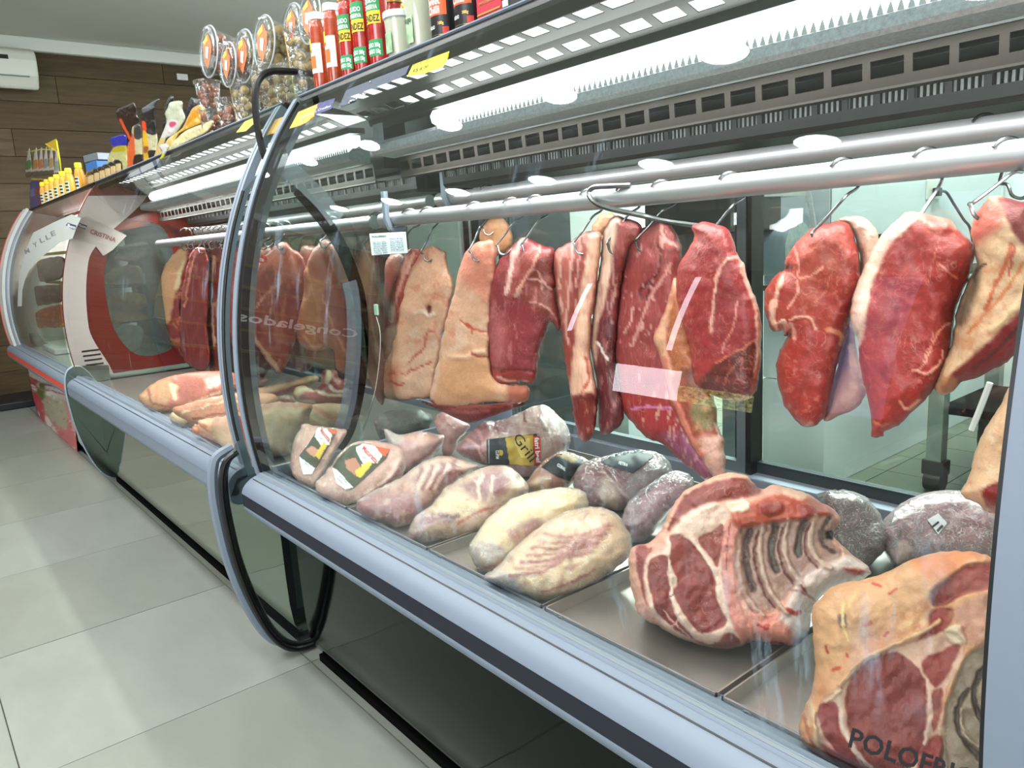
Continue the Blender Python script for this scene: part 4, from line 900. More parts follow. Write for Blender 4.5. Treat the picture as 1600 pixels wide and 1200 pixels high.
l10, o10 = hang('rump_steak', 'thick red steak narrowing at its waist, first of the three cuts by the right frame', 'meat',
     C_((210, 432), (260, 418), (300, 412), (330, 430), (350, 480), (364, 560), (366, 640), (338, 720), (312, 820), (288, 900), (268, 1000), (252, 1060), (230, 1105), (190, 1128), (140, 1105), (97, 1040), (76, 960), (74, 900), (92, 850), (118, 800), (100, 812), (92, 792), (60, 795), (42, 765), (30, 700), (40, 640), (72, 600), (100, 580), (104, 550), (140, 490), (180, 450)), 1.01, T=0.042, Tb=0.03, R=30, cell=2.5,
     base='B8403C', regions=[(C_((330, 430), (366, 560), (366, 640), (330, 740), (300, 700), (320, 560)), 'A23030', 6), (C_((290, 720), (340, 720), (270, 1000), (230, 1105), (210, 1090), (260, 900)), 'A02A2A', 8), (C_((120, 830), (250, 800), (250, 1000), (190, 1100), (110, 1030)), 'B23230', 10), (C_((130, 480), (300, 440), (310, 560), (200, 700), (130, 640)), 'BE4C44', 12), (C_((100, 550), (130, 565), (125, 580), (98, 582)), '5E1A1C', 3)],
     strokes=[(C_((100, 592), (82, 640), (70, 700), (60, 745), (75, 790)), 4, 'E6A692', 0.004), (C_((75, 660), (55, 720), (65, 770), (100, 760), (95, 800)), 3.5, 'E8B4A0', 0.003), (C_((135, 500), (150, 560), (155, 610), (200, 600), (235, 570)), 2.2, 'E0907E'), (C_((110, 590), (150, 620), (140, 670), (110, 720)), 2.2, 'DE9080'), (C_((120, 755), (160, 745), (190, 755), (210, 785)), 3, 'E09A86', 0.003), (C_((95, 800), (125, 770), (135, 820)), 3.5, 'D89484'), (C_((170, 520), (230, 500), (280, 520)), 1.6, 'CC6A5C'), (C_((260, 600), (240, 660), (200, 700)), 1.6, 'CC6E60'), (C_((250, 790), (290, 800), (300, 840)), 5, 'C87A58')],
     spots=[('D27468', 8, 0.48, 0.45), ('9A2628', 22, 0.4, 0.4)], seed=31)
Lump(C_((285, 408), (340, 395), (395, 412), (424, 455), (427, 520), (405, 580), (375, 620), (358, 640), (366, 560), (350, 480), (325, 425)), Y=1.03, T=0.03, Tb=0.03, R=22, base='EDCBB2', regions=[(C_((340, 480), (380, 500), (370, 600), (355, 580)), 'D89C84', 4)], strokes=[(C_((330, 440), (380, 430), (410, 460)), 3, 'F6E2D0', 0.003)], spots=[('E2A88C', 14, 0.35, 0.5)], seed=33).build('fat_cap', M_FATM, o10)
Lump(C_((330, 720), (350, 850), (378, 950), (385, 1005), (350, 1060), (290, 1090), (235, 1102), (262, 1010), (290, 890), (312, 800)), Y=1.035, T=0.03, Tb=0.03, R=22, base='C89E9C', regions=[(C_((330, 740), (345, 860), (290, 960), (290, 880)), '8A7290', 8)], spots=[('E0B8A8', 20, 0.3, 0.5)], seed=35).build('fat_flap', M_FATM, o10)
hang('rump_steak', 'long red steak with pale fat along its left edge, pointed at the bottom', 'meat',
     C_((545, 378), (600, 390), (680, 410), (700, 440), (750, 480), (761, 530), (745, 600), (712, 680), (690, 760), (670, 880), (640, 960), (600, 1020), (540, 1080), (500, 1120), (450, 1142), (445, 1162), (402, 1158), (404, 1125), (392, 1040), (372, 960), (360, 880), (355, 820), (330, 740), (345, 650), (370, 590), (400, 530), (430, 470), (480, 420), (512, 388)), 0.985, T=0.05, Tb=0.03, R=44, cell=2.5,
     base='B62E2C', regions=[(C_((545, 378), (575, 392), (510, 455), (460, 520), (418, 600), (392, 700), (378, 800), (356, 850), (328, 740), (345, 640), (390, 545), (430, 470), (500, 400)), 'EDC6B2', 3, 0.003), (C_((575, 385), (680, 405), (700, 440), (640, 450), (580, 420)), 'D88878', 5, 0.004), (C_((600, 400), (750, 480), (760, 540), (700, 480), (640, 450)), 'C04440', 5), (C_((640, 700), (700, 640), (670, 880), (600, 1010), (560, 1040), (640, 880)), '8E201E', 9), (C_((470, 480), (600, 500), (600, 800), (440, 1100), (380, 900), (430, 640)), 'BA3C40', 18)],
     strokes=[(C_((690, 760), (640, 790), (620, 830), (600, 880), (575, 920), (545, 930)), 2.2, 'E08A78'), (C_((650, 860), (640, 910), (600, 940), (560, 930)), 2.4, 'E89A86', 0.002), (C_((620, 800), (600, 860), (580, 900)), 1.5, 'DC8070'), (C_((500, 1040), (520, 1065), (555, 1050), (570, 1030)), 3, 'E89C84', 0.002), (C_((640, 560), (670, 590), (700, 610)), 2.5, 'D87A68'), (C_((640, 470), (620, 540), (600, 620)), 1.6, 'CE6458'), (C_((410, 1110), (440, 1120), (470, 1115)), 2.5, 'D86858')],
     spots=[('CE5C54', 8, 0.50, 0.4), ('8E1C20', 22, 0.42, 0.35, (1, 2, -0.3))], seed=37)
hang('fat_covered_rump', 'cream fat-covered cut with dark lean edge, hanging rightmost beside the case frame', 'meat',
     C_((830, 322), (900, 340), (960, 370), (975, 600), (960, 780), (920, 850), (875, 900), (820, 930), (760, 960), (712, 975), (682, 1008), (645, 1015), (622, 990), (642, 920), (680, 840), (700, 720), (740, 620), (770, 560), (756, 500), (750, 440), (770, 380), (800, 345)), 0.98, M_FATM, T=0.05, Tb=0.03, R=46,
     base='E8BE96', regions=[(C_((845, 328), (960, 345), (975, 500), (925, 490), (890, 440), (860, 380)), '84201F', 4), (C_((760, 370), (850, 340), (860, 420), (800, 470), (755, 480)), 'D8705C', 9), (C_((970, 690), (900, 740), (820, 820), (740, 890), (650, 975), (700, 985), (830, 935), (930, 850)), '8A2028', 4), (C_((700, 740), (740, 640), (775, 570), (780, 640), (720, 780)), '7A6450', 7), (C_((640, 970), (690, 950), (700, 1000), (650, 1012)), 'B47850', 4)],
     strokes=[(C_((890, 490), (870, 560), (830, 640), (800, 720)), 5, 'D8704C'), (C_((930, 560), (880, 640), (800, 730), (740, 800)), 4, 'DC8458'), (C_((900, 500), (880, 600)), 3, 'C85040'), (C_((800, 560), (770, 580), (760, 620)), 3, '4E4A40'), (C_((930, 760), (850, 850), (760, 920)), 4, '5C1820'), (C_((960, 640), (900, 720), (820, 790)), 6, 'F0CCA0', 0.003)], spots=[('DC8C60', 20, 0.3, 0.5), ('F2D6B4', 18, 0.45, 0.5)], seed=39, sf=True)
hang('fat_slab', 'cream fat slab standing at the right frame below the hanging cuts', 'meat',
     [(1600, 588), (1575, 608), (1560, 640), (1535, 678), (1522, 712), (1512, 748), (1500, 772), (1530, 788), (1545, 800), (1580, 812), (1640, 815), (1650, 700), (1640, 590)], 0.93, M_FATM, base='EFC59C', T=0.04, Tb=0.03, R=30,
     regions=[([(1535, 765), (1560, 752), (1590, 760), (1580, 800), (1545, 797)], '8E201C', 3)], strokes=[([(1545, 800), (1565, 790), (1580, 770)], 3, 'C84838')], spots=[('D8825E', 10, 0.5, 0.6), ('F6DCBC', 20, 0.4, 0.5)], seed=41)
HL = [('left red slab', 1.085, 640, 330, (631, 392)), ('tan slab with the tear', 1.06, 668, 325, (668, 403)), ('folded tan slab', 1.03, 742, 322, (745, 402)), ('rump cut, left hook', 1.035, 800, 320, (786, 392)), ('rump cut, right hook', 1.035, 838, 318, (825, 392)),
      ('marbled narrow slab', 1.03, 922, 312, (908, 390)), ('white-edged slab', 1.045, 980, 308, (960, 390)), ('streaky long cut', 1.055, 1035, 304, (1004, 386)), ('round steak', 1.00, 1142, 292, (1117, 382)),
      ('waisted steak', 1.01, 1318, 275, (1284, 378)), ('pointed red steak', 0.985, 1448, 255, (1443, 376)), ('cream fat-covered cut', 0.98, 1575, 235, (1534, 332))]
for nm, Y, x, yt, tip in HL: hook('steel S hook on the front rod carrying the '+nm, Y, x, yt, tip)
hook('steel hook on the rear rod carrying the yellowish fat piece', 1.21, 762, 300, (762, 362), ROD_YR)
hook('steel hook on the rear rod above the rightmost cuts', 1.16, 1540, 190, (1590, 300), ROD_YR)
# the big loose J hook lying over the front rod
bh = catmull([P(1092, 352, 1.06), P(1040, 345, 1.04), P(1000, 336, 1.025), P(960, 328, 1.02), P(932, 318, 1.02), P(920, 303, 1.022), P(928, 293, 1.026), P(955, 291, 1.03), P(985, 290, 1.04)], 6, False)
tag(MB().tube(bh, 0.0048, 8).obj('long_meat_hook', M_HOOK, None, True), 'thick grey J-shaped hook lying sideways over the front rod', 'hook')

# ================================================================== second case: hanging cuts
R2G = 'cuts hanging in the middle case'
hang('belly_slab', 'tan-edged belly slab at the far end of the middle case rod', 'meat', [(286, 382), (299, 392), (294, 420), (288, 450), (282, 480), (284, 520), (292, 560), (272, 545), (258, 520), (246, 502), (241, 486), (247, 447), (260, 412), (272, 396)], 1.06, group=R2G, T=0.04, R=14, cell=2, base='9C2C24', regions=[([(286, 382), (292, 400), (278, 440), (268, 480), (262, 505), (244, 500), (240, 485), (247, 447), (260, 410)], 'E0A478', 2), ([(288, 410), (282, 440), (276, 452), (272, 448), (282, 415)], 'EAD0A0', 2)], spots=[('D88C70', 8, 0.4, 0.5)], seed=51)
hang('dark_slab', 'dark red slab beside the tan-edged belly in the middle case', 'meat', [(300, 392), (316, 386), (325, 402), (326, 450), (324, 500), (328, 560), (318, 580), (300, 574), (286, 560), (280, 520), (283, 470), (291, 420)], 1.03, M_MEATG, R2G, T=0.04, R=14, cell=2, base='8A1E20', strokes=[([(305, 395), (296, 430), (288, 480)], 2.5, 'C87868')], spots=[('B05048', 8, 0.35, 0.5, (0.6, 2, 0))], seed=53)
hang('streaky_slab', 'streaky brown-red slab with pale sinews, left of the double frame', 'meat', [(324, 396), (338, 376), (350, 390), (356, 440), (356, 520), (356, 575), (328, 580), (322, 510), (320, 440)], 1.06, M_MEATG, R2G, T=0.04, R=14, cell=2, base='7E2824', strokes=[([(335, 400), (330, 460), (335, 540)], 2.2, 'D0A088'), ([(345, 410), (342, 480), (346, 560)], 2, 'C89080'), ([(328, 420), (326, 480)], 2, 'D8B098')], spots=[('C49080', 6, 0.35, 0.6, (0.5, 3, 0))], seed=55)
hang('bright_red_slab', 'bright red slab seen between the two grey frames', 'meat', [(362, 392), (376, 382), (394, 392), (402, 440), (400, 500), (392, 550), (376, 562), (362, 540), (356, 480), (356, 430)], 1.06, group=R2G, T=0.04, R=16, cell=2.2, base='A62E28', strokes=[([(372, 395), (366, 450), (370, 520)], 2.5, 'C86858')], spots=[('C8685C', 10, 0.4, 0.5)], seed=57)
l5, o5 = hang('red_slab', 'deep red slab at the back of the middle case, behind the streaky slab', 'meat', [(322, 398), (334, 386), (352, 388), (372, 392), (374, 450), (368, 520), (366, 585), (340, 592), (326, 570), (318, 480)], 1.16, group=R2G, T=0.04, R=16, cell=2.4, base='86201F', strokes=[([(340, 400), (338, 480), (344, 560)], 2.5, 'B86858')], spots=[('B06054', 9, 0.35, 0.5, (0.5, 2, 0))], seed=56)
hang('red_slab', 'dark red slab at the back of the middle case, behind the triangular leg cut', 'meat', [(392, 396), (410, 386), (430, 392), (440, 440), (436, 520), (420, 580), (400, 590), (388, 560), (384, 470)], 1.16, group=R2G, T=0.04, R=16, cell=2.4, base='7A2422', spots=[('A86054', 9, 0.35, 0.5)], seed=58)
hang('red_slab', 'dark red slab between the two leg cuts of the middle case', 'meat', [(470, 392), (484, 384), (500, 392), (506, 450), (500, 520), (486, 575), (468, 580), (456, 560), (462, 480)], 1.14, group=R2G, T=0.04, R=16, cell=2.4, base='7E2624', spots=[('A86054', 9, 0.35, 0.5)], seed=60)
hang('leg_cut', 'large triangular red leg cut with a pointed bottom just right of the grey frames', 'meat', [(440, 377), (455, 385), (476, 402), (482, 430), (474, 470), (464, 520), (452, 560), (438, 584), (424, 574), (404, 545), (388, 517), (387, 450), (398, 420), (418, 396)], 1.03, group=R2G, T=0.05, R=34, base='9A3430', regions=[([(436, 378), (450, 384), (470, 420), (440, 440), (420, 410)], 'B0584A', 6), ([(392, 520), (425, 560), (440, 582), (430, 580), (400, 548)], 'D0A088', 2)], strokes=[([(440, 440), (415, 460), (400, 480)], 2, 'CC8472'), ([(455, 400), (470, 440)], 2.5, 'C87868'), ([(440, 385), (425, 400), (405, 430)], 2.5, 'C87460'), ([(475, 430), (450, 450), (440, 520)], 2.5, 'B85A4C')], spots=[('C06C5C', 12, 0.35, 0.5)], seed=59)
hang('leg_cut', 'orange-red leg cut with a ragged knobbly lower edge, second right of the grey frames', 'meat', [(506, 374), (520, 380), (540, 400), (552, 450), (562, 500), (566, 550), (548, 580), (528, 580), (520, 545), (500, 548), (478, 545), (464, 530), (464, 502), (474, 462), (476, 425), (488, 392)], 1.01, group=R2G, T=0.05, R=34, base='A03A34', regions=[([(466, 500), (480, 440), (505, 440), (500, 500), (495, 545), (470, 530)], 'B0603E', 7), ([(502, 460), (530, 450), (558, 520), (550, 560), (520, 500)], 'A03238', 6)], strokes=[([(470, 480), (485, 450), (480, 420)], 3, 'D08A6C'), ([(475, 525), (490, 545), (500, 540)], 3.5, 'D88E78', 0.004), ([(503, 462), (520, 510), (545, 560)], 2.5, 'CC7A6C'), ([(510, 380), (520, 420), (505, 450)], 2, 'C8685A')], spots=[('C87A68', 12, 0.38, 0.5)], seed=61)
hang('long_side_cut', 'dim long side cut at the near end of the middle case rod', 'meat', [(572, 378), (586, 384), (594, 430), (590, 480), (594, 530), (604, 580), (600, 632), (582, 610), (566, 540), (558, 470), (560, 410)], 1.06, group=R2G, T=0.04, R=20, base='8C403A', regions=[([(570, 385), (580, 390), (575, 460), (562, 470)], 'B87E58', 5)], strokes=[([(585, 400), (578, 480), (592, 560)], 2.5, 'C08C80')], spots=[('A86858', 12, 0.35, 0.5)], seed=63)
hang('dark_flank', 'dark flank hanging in the corner where the two cases meet', 'meat', [(606, 402), (630, 394), (640, 420), (634, 470), (618, 520), (604, 540), (598, 490), (600, 440)], 1.15, group=R2G, T=0.03, R=18, base='4A2622', regions=[([(606, 402), (626, 398), (612, 450), (602, 470)], '9A4A40', 4)], seed=65)
for nm, Y, x, tip in [('tan-edged belly', 1.06, 290, (288, 388)), ('dark red slab', 1.03, 318, (314, 392)), ('streaky slab', 1.06, 342, (340, 384)), ('bright red slab', 1.06, 385, (377, 388)), ('triangular leg cut', 1.03, 446, (438, 386)), ('ragged leg cut', 1.01, 520, (506, 382)), ('long side cut', 1.06, 592, (575, 386))]:
    hook('steel S hook in the middle case carrying the '+nm, Y, x, 365, tip, r=0.003)
hook('spare empty steel hook on the middle case rod by the frame', 1.04, 432, 360, (418, 382), r=0.003)
for x in (300, 308, 326, 334, 352, 402, 414):
    hook('empty steel hook bunched on the far part of the rod', 1.05, x, 372, (x-3, 386), r=0.0028)
# thermometer cable with clip inside the near case
cb = catmull([P(588, 495, 0.95), P(594, 520, 0.95), P(593, 560, 0.95), P(586, 610, 0.95), P(574, 650, 0.95), P(566, 672, 0.95)], 6, False)
tc1 = empty('probe_cable', (0, 0, 0), 'thin white probe cable with small pale clip hanging in the near case', 'cable')
MB().tube(cb, 0.0009, 6).obj('wire', M_WHITE, tc1, True)
MB().box(*(lambda a: (a[0]-0.008, a[0]+0.008, a[1]-0.003, a[1]+0.003, a[2]-0.014, a[2]+0.014))(P(588, 484, 0.95))).obj('clip', pbr('pale_green_clip', '9CC0A8', 0.4), tc1, bevel=0.002)

# ================================================================== goods lying in the cases
def lying(px, py, z, tilt):
    a = pl(px, py, 2, z); d = ray(px, py); h = -np.array([d[0], d[1], 0]); h /= np.linalg.norm(h)
    t = math.radians(tilt); return dict(anchor=a, normal=h*math.cos(t)+np.array([0, 0, 1])*math.sin(t))
DK = 0.487
def pack(name, label, ol, base_px, tilt=45, wrap=None, group='wrapped cuts on the near trays', mat=None, z=DK, cat='packaged meat', **k):
    k.setdefault('T', 0.035); k.setdefault('Tb', 0.05); k.setdefault('R', 32); k.setdefault('lump', (0.006, 34)); k.setdefault('cell', 2.6)
    k['gain'] = np.array([1.0, 0.94, 0.97]) if wrap is not False else (0.80 if name == 'rib_roast' else 1.05)
    g_ = k.pop('gain'); lp = Lump(ol, zmin=z, **lying(base_px[0], base_px[1], z+0.0005, tilt), **k)
    lp.col = np.clip(lp.col**(1.35 if wrap is not False else 1.15)*g_, 0, 0.95)
    o = tag(lp.build(name, mat or M_PACK), label, cat, group)
    if wrap is not False: lp.build('plastic_wrap', wrap or M_FILM, o, extra=0.0022, both=False)
    return lp, o
S_ = lambda c, pts, w_=2.5, h=0.0: (pts, w_, c, h)
# back row first
pack('wrapped_dark_cut', 'small dark wrapped cut at the back below the tan slabs', [(585, 662), (600, 645), (640, 638), (672, 648), (668, 672), (640, 690), (600, 690)], (630, 690), 40, base='5A2E32', spots=[('8A6068', 12, 0.3, 0.6)], seed=71)
pack('wrapped_pale_slab', 'pale pink wrapped slab leaning behind the dark-label bag', F_((850, 95), (900, 80), (960, 110), (1020, 150), (1005, 190), (960, 240), (945, 300), (885, 330), (860, 220), (832, 140)), (700, 714), 30, T=0.025, base='D8A8A6', spots=[('A86070', 10, 0.35, 0.6), ('EBCFC8', 16, 0.4, 0.6)], seed=73)
l, o = pack('wrapped_brisket', 'large pale wrapped hump with black, gold and red label', F_((1180, 130), (1280, 90), (1410, 45), (1480, 80), (1540, 140), (1572, 210), (1560, 280), (1490, 335), (1410, 395), (1330, 445), (1210, 410), (1110, 375), (1010, 335), (945, 290), (1000, 215), (1050, 170), (1110, 130)), (820, 745), 34, T=0.06, Tb=0.07, R=60, base='D6B8B0',
     regions=[(F_((940, 290), (1000, 205), (1110, 125), (1230, 120), (1215, 180), (1120, 215), (1110, 370), (1010, 340)), '9E4A56', 8), (F_((1400, 200), (1480, 100), (1570, 210), (1500, 330), (1420, 390), (1410, 280)), 'C8B2A8', 10), (F_((1230, 380), (1400, 375), (1330, 440)), 'B08A90', 6)],
     strokes=[S_('DDA8A6', F_((1000, 230), (1060, 260), (1090, 340)), 4), S_('C88890', F_((1060, 180), (1090, 230), (1100, 300)), 4), S_('9A4A58', F_((1320, 90), (1325, 130)), 3), S_('B07078', F_((1220, 150), (1210, 180)), 4), S_('B8A49C', F_((1400, 120), (1450, 200), (1480, 300)), 3, 0.002), S_('BCA8A0', F_((1440, 90), (1500, 170), (1530, 260)), 3, 0.002)], spots=[('B87A84', 14, 0.5, 0.5)], seed=75)
lb = sheet('label', l, F_((1113, 232), (1385, 200), (1390, 214), (1404, 216), (1412, 362), (1392, 374), (1116, 370)), '18222C', M_PRINT, o, 0.0045, 1.6,
     [(F_((1215, 220), (1365, 205), (1372, 375), (1240, 371)), 'B4963E'), (F_((1262, 240), (1350, 225), (1345, 330), (1300, 330)), 'D8BE62'), (F_((1366, 212), (1404, 212), (1412, 364), (1374, 372)), 'C0281E')])
write('label_lettering', l, 'fatri beef', F_((1374, 222))[0], (3.2, 40.0), (7.0, -0.6), M_INKW, lb, 0.006)
write('label_script', l, 'Grill', F_((1255, 225))[0], (27, 38), (12, -10), M_INK, lb, 0.006, False)
write('label_name', l, 'CUPIM', F_((1163, 292))[0], (0.6, 13), (-4.5, 0.2) if False else (5, -0.2), M_INKW, lb, 0.006)
write('label_small_print', l, 'PRODUTO REFRIGERADO', F_((1122, 235))[0], (0.4, 37), (2.0, 0), M_INKW, lb, 0.006, False)
sheet('bull_emblem', l, F_((1176, 293), (1185, 288), (1198, 290), (1204, 298), (1203, 312), (1196, 322), (1188, 318), (1176, 320), (1174, 314), (1183, 311), (1184, 299), (1175, 299)), 'BFA04A', M_PRINT, lb, 0.006, 3)
l, o = pack('wrapped_cut_dark_label', 'wrapped cut with dark label standing right of the large hump', [(820, 762), (826, 748), (842, 728), (862, 712), (884, 705), (905, 712), (920, 724), (905, 745), (884, 764), (850, 774)], (852, 773), 38, T=0.04, base='C48E7A', regions=[([(835, 745), (860, 748), (850, 770), (830, 765)], 'D8B48A', 4)], spots=[('9A5050', 12, 0.4, 0.5)], seed=77)
lb = sheet('label', l, [(846, 730), (866, 712), (886, 706), (912, 718), (890, 752), (872, 745)], '1B242A', M_PRINT, o, 0.004, 3, [([(866, 711), (886, 705), (908, 714), (895, 724), (880, 716)], '8A6A30')])
write('label_lettering', l, 'CORAL', (870, 728), (13, 8), (2, -4.5), M_INKW, lb, 0.006)
l, o = pack('wrapped_purple_cut', 'round purple wrapped cut with navy label and clear loose plastic end', [(895, 752), (903, 732), (938, 713), (1000, 703), (1036, 712), (1052, 735), (1040, 760), (1000, 785), (965, 800), (925, 792), (902, 772)], (945, 797), 42, T=0.05, base='94606A', regions=[([(985, 745), (1015, 725), (1050, 730), (1030, 765), (985, 788)], 'A8A0A2', 6), ([(945, 745), (965, 770), (960, 795), (938, 790)], 'C8B09A', 6)], strokes=[S_('C0A8A0', [(940, 735), (965, 760), (985, 780)], 3), S_('7A3E4A', [(905, 745), (925, 770), (940, 785)], 5)], spots=[('B08088', 12, 0.4, 0.5)], seed=79)
lb = sheet('label', l, [(938, 722), (965, 708), (1000, 703), (1022, 712), (990, 740), (975, 735)], '27323C', M_PRINT, o, 0.004, 3)
write('label_lettering', l, 'PETRA', (966, 725), (14, 4), (2, -4.5), M_INKW, lb, 0.006)
pack('wrapped_mottled_cut', 'mottled pink wrapped cut between the purple one and the rib roast', [(974, 802), (984, 782), (1015, 755), (1055, 736), (1084, 748), (1078, 775), (1045, 802), (1015, 838), (988, 850), (970, 830)], (990, 848), 42, T=0.04, base='B08C94', regions=[([(975, 800), (1000, 790), (1010, 830), (985, 845)], '8A6068', 5)], strokes=[S_('5A6470', [(985, 790), (1010, 768), (1030, 748)], 4)], spots=[('7A4450', 10, 0.35, 0.6), ('D8C0C0', 14, 0.4, 0.5)], seed=81)
pack('bagged_cut', 'dark bagged cut behind the right end of the rib roast', [(1283, 778), (1310, 765), (1350, 775), (1376, 805), (1388, 842), (1372, 872), (1338, 892), (1305, 872), (1288, 830)], (1335, 890), 42, wrap=M_FILMW, base='6E3238', spots=[('9A6A70', 12, 0.3, 0.6), ('40181C', 16, 0.4, 0.6)], seed=83)
l, o = pack('bagged_cut', 'pinkish bagged cut with small white barcode sticker beside the right frame', [(1375, 850), (1372, 825), (1395, 798), (1430, 775), (1480, 766), (1530, 773), (1565, 800), (1570, 850), (1545, 880), (1500, 882), (1440, 878), (1402, 888), (1386, 870)], (1405, 887), 40, wrap=M_FILMW, T=0.05, R=40, base='AC7A82', regions=[([(1385, 860), (1410, 845), (1425, 860), (1400, 885)], 'E8C8BC', 4), ([(1480, 830), (1540, 815), (1550, 850), (1490, 855)], '9A3A3C', 6)], strokes=[S_('EDE0E2', [(1400, 800), (1450, 785), (1520, 782)], 3), S_('6A2A34', [(1390, 812), (1405, 830), (1400, 850)], 5)], spots=[('7E3844', 12, 0.35, 0.65), ('E2C2C2', 14, 0.4, 0.6)], seed=85)
lb = sheet('barcode_sticker', l, [(1449, 812), (1466, 802), (1480, 817), (1466, 835)], 'E6E8EC', M_PRINT, o, 0.005, 3)
for k in range(6):
    a = k/6; sheet('bar', l, [(1463+a*9, 828-a*9), (1464.2+a*9, 827-a*9), (1467+a*9, 830.5-a*9), (1465.8+a*9, 831.5-a*9)], '16171C', M_PRINT, lb, 0.0062, 9)
sheet('black_dash', l, [(1456, 822), (1466, 814), (1468, 816.5), (1458, 824.5)], '16171C', M_PRINT, lb, 0.0062, 9)
sg = tag(MB().add([P(1274, 772, 1.30), P(1305, 764, 1.30), P(1310, 767, 1.302), P(1279, 777, 1.302)]+[tuple(np.array(P(x, y, 1.304))) for x, y in ((1274, 772), (1305, 764), (1310, 767), (1279, 777))], [(0, 1, 2, 3), (4, 7, 6, 5), (0, 4, 5, 1), (1, 5, 6, 2), (2, 6, 7, 3), (3, 7, 4, 0)]).obj('name_strip', M_WHITE), 'thin pale name strip lying behind the rib roast', 'sign')
# printed-label packs at the front left
MATL = [('wrapped_pale_cut', 'pale wrapped cut with printed label at the left end of the trays', F_((120, 150), (190, 158), (290, 170), (352, 182), (335, 230), (275, 330), (215, 440), (172, 492), (112, 472), (62, 422), (48, 340), (62, 250), (90, 190)), (488, 763), 87),
        ('wrapped_pale_cut', 'larger pale wrapped cut with printed label, second from the left end', F_((430, 240), (520, 240), (640, 270), (672, 330), (665, 420), (600, 480), (480, 560), (390, 590), (310, 590), (205, 532), (183, 470), (220, 430), (270, 370), (335, 285)), (530, 790), 89)]
l3b, _ = pack('wrapped_pale_cut', 'pink wrapped cut with loose clear film, just behind the second labelled pack', F_((560, 175), (640, 205), (780, 190), (868, 208), (882, 240), (832, 320), (742, 370), (655, 415), (600, 330), (575, 260)), (630, 738), 36, base='D0A2A0', regions=[(F_((560, 175), (650, 200), (660, 240), (580, 260)), 'C8C4C0', 5), (F_((700, 200), (860, 215), (840, 250), (690, 240)), 'DDB4A0', 5)], strokes=[S_('C07078', F_((860, 250), (800, 310), (700, 370)), 3)], spots=[('B07078', 14, 0.45, 0.5), ('E8D0C4', 16, 0.4, 0.5)], seed=88)
for nm, lab, ol, bp_, sd in MATL:
    l, o = pack(nm, lab, ol, bp_, 40, T=0.04, R=36, base='DFBCAC', strokes=[S_('F0DCCC', F_((340, 200), (250, 360), (180, 480)) if sd == 87 else F_((660, 340), (560, 470), (400, 580)), 7, 0.004), S_('C88C8C', F_((360, 200), (300, 320), (230, 420)) if sd == 87 else F_((500, 520), (560, 480), (640, 400)), 4)], spots=[('B87A74', 10, 0.42, 0.65), ('EBD6C6', 20, 0.4, 0.5)], seed=sd)
    if sd == 87:
        lb = sheet('label', l, F_((200, 165), (300, 182), (300, 195), (185, 392), (165, 420), (118, 423), (92, 325), (150, 250)), '3C4232', M_PRINT, o, 0.004, 1.6, [(F_((195, 160), (240, 165), (272, 205), (262, 262), (215, 265), (180, 215)), 'ECEEF2'), (F_((92, 322), (182, 388), (165, 424), (115, 424)), 'E4EAF0'), (F_((245, 168), (300, 182), (298, 200), (272, 200)), 'C8542A'), (F_((130, 290), (165, 265), (205, 290), (175, 330)), 'C08A72'), (F_((180, 320), (230, 240), (245, 268), (205, 340)), 'D8C040')])
        write('label_lettering', l, 'Maturatta', F_((207, 185))[0], (14, 17.5), (3.6, -6), M_INKR, lb, 0.0055)
        write('label_script', l, 'friboi', F_((202, 225))[0], (6, 2), (0.8, -3), M_INKG, lb, 0.0055, False)
        write('small_print', l, 'CARNE BOVINA', F_((122, 360))[0], (8, 6), (1, -2.4), M_INKG, lb, 0.0055, False)
    else:
        lb = sheet('label', l, F_((372, 268), (430, 252), (590, 285), (570, 330), (385, 500), (345, 503), (298, 470), (275, 385), (300, 340)), '3C4232', M_PRINT, o, 0.004, 1.6, [(F_((405, 275), (440, 255), (500, 262), (548, 318), (520, 358), (440, 358), (408, 300)), 'F0F1F4'), (F_((272, 382), (300, 395), (388, 492), (345, 505), (296, 472)), 'E4EAF0'), (F_((500, 256), (592, 284), (560, 325), (545, 315)), 'C8542A'), (F_((345, 345), (400, 330), (430, 380), (400, 430), (350, 385)), 'B07A62'), (F_((400, 400), (450, 370), (500, 350), (480, 380), (430, 440), (405, 430)), 'D8C040'), (F_((430, 372), (480, 345), (478, 362), (440, 388)), 'E8D860')])
        write('label_lettering', l, 'Maturatta', F_((437, 285))[0], (22, 23), (3.8, -7), M_INKR, lb, 0.0055)
        write('label_script', l, 'friboi', F_((428, 325))[0], (9, 5), (1, -4), M_INKG, lb, 0.0055, False)
        write('small_print', l, 'CARNE BOVINA', F_((310, 430))[0], (12, 12), (1.5, -2.8), M_INKG, lb, 0.0055, False)
        write('small_print', l, 'RESFRIADA', F_((300, 445))[0], (10, 10), (1.2, -2.2), M_INKG, lb, 0.0055, False)
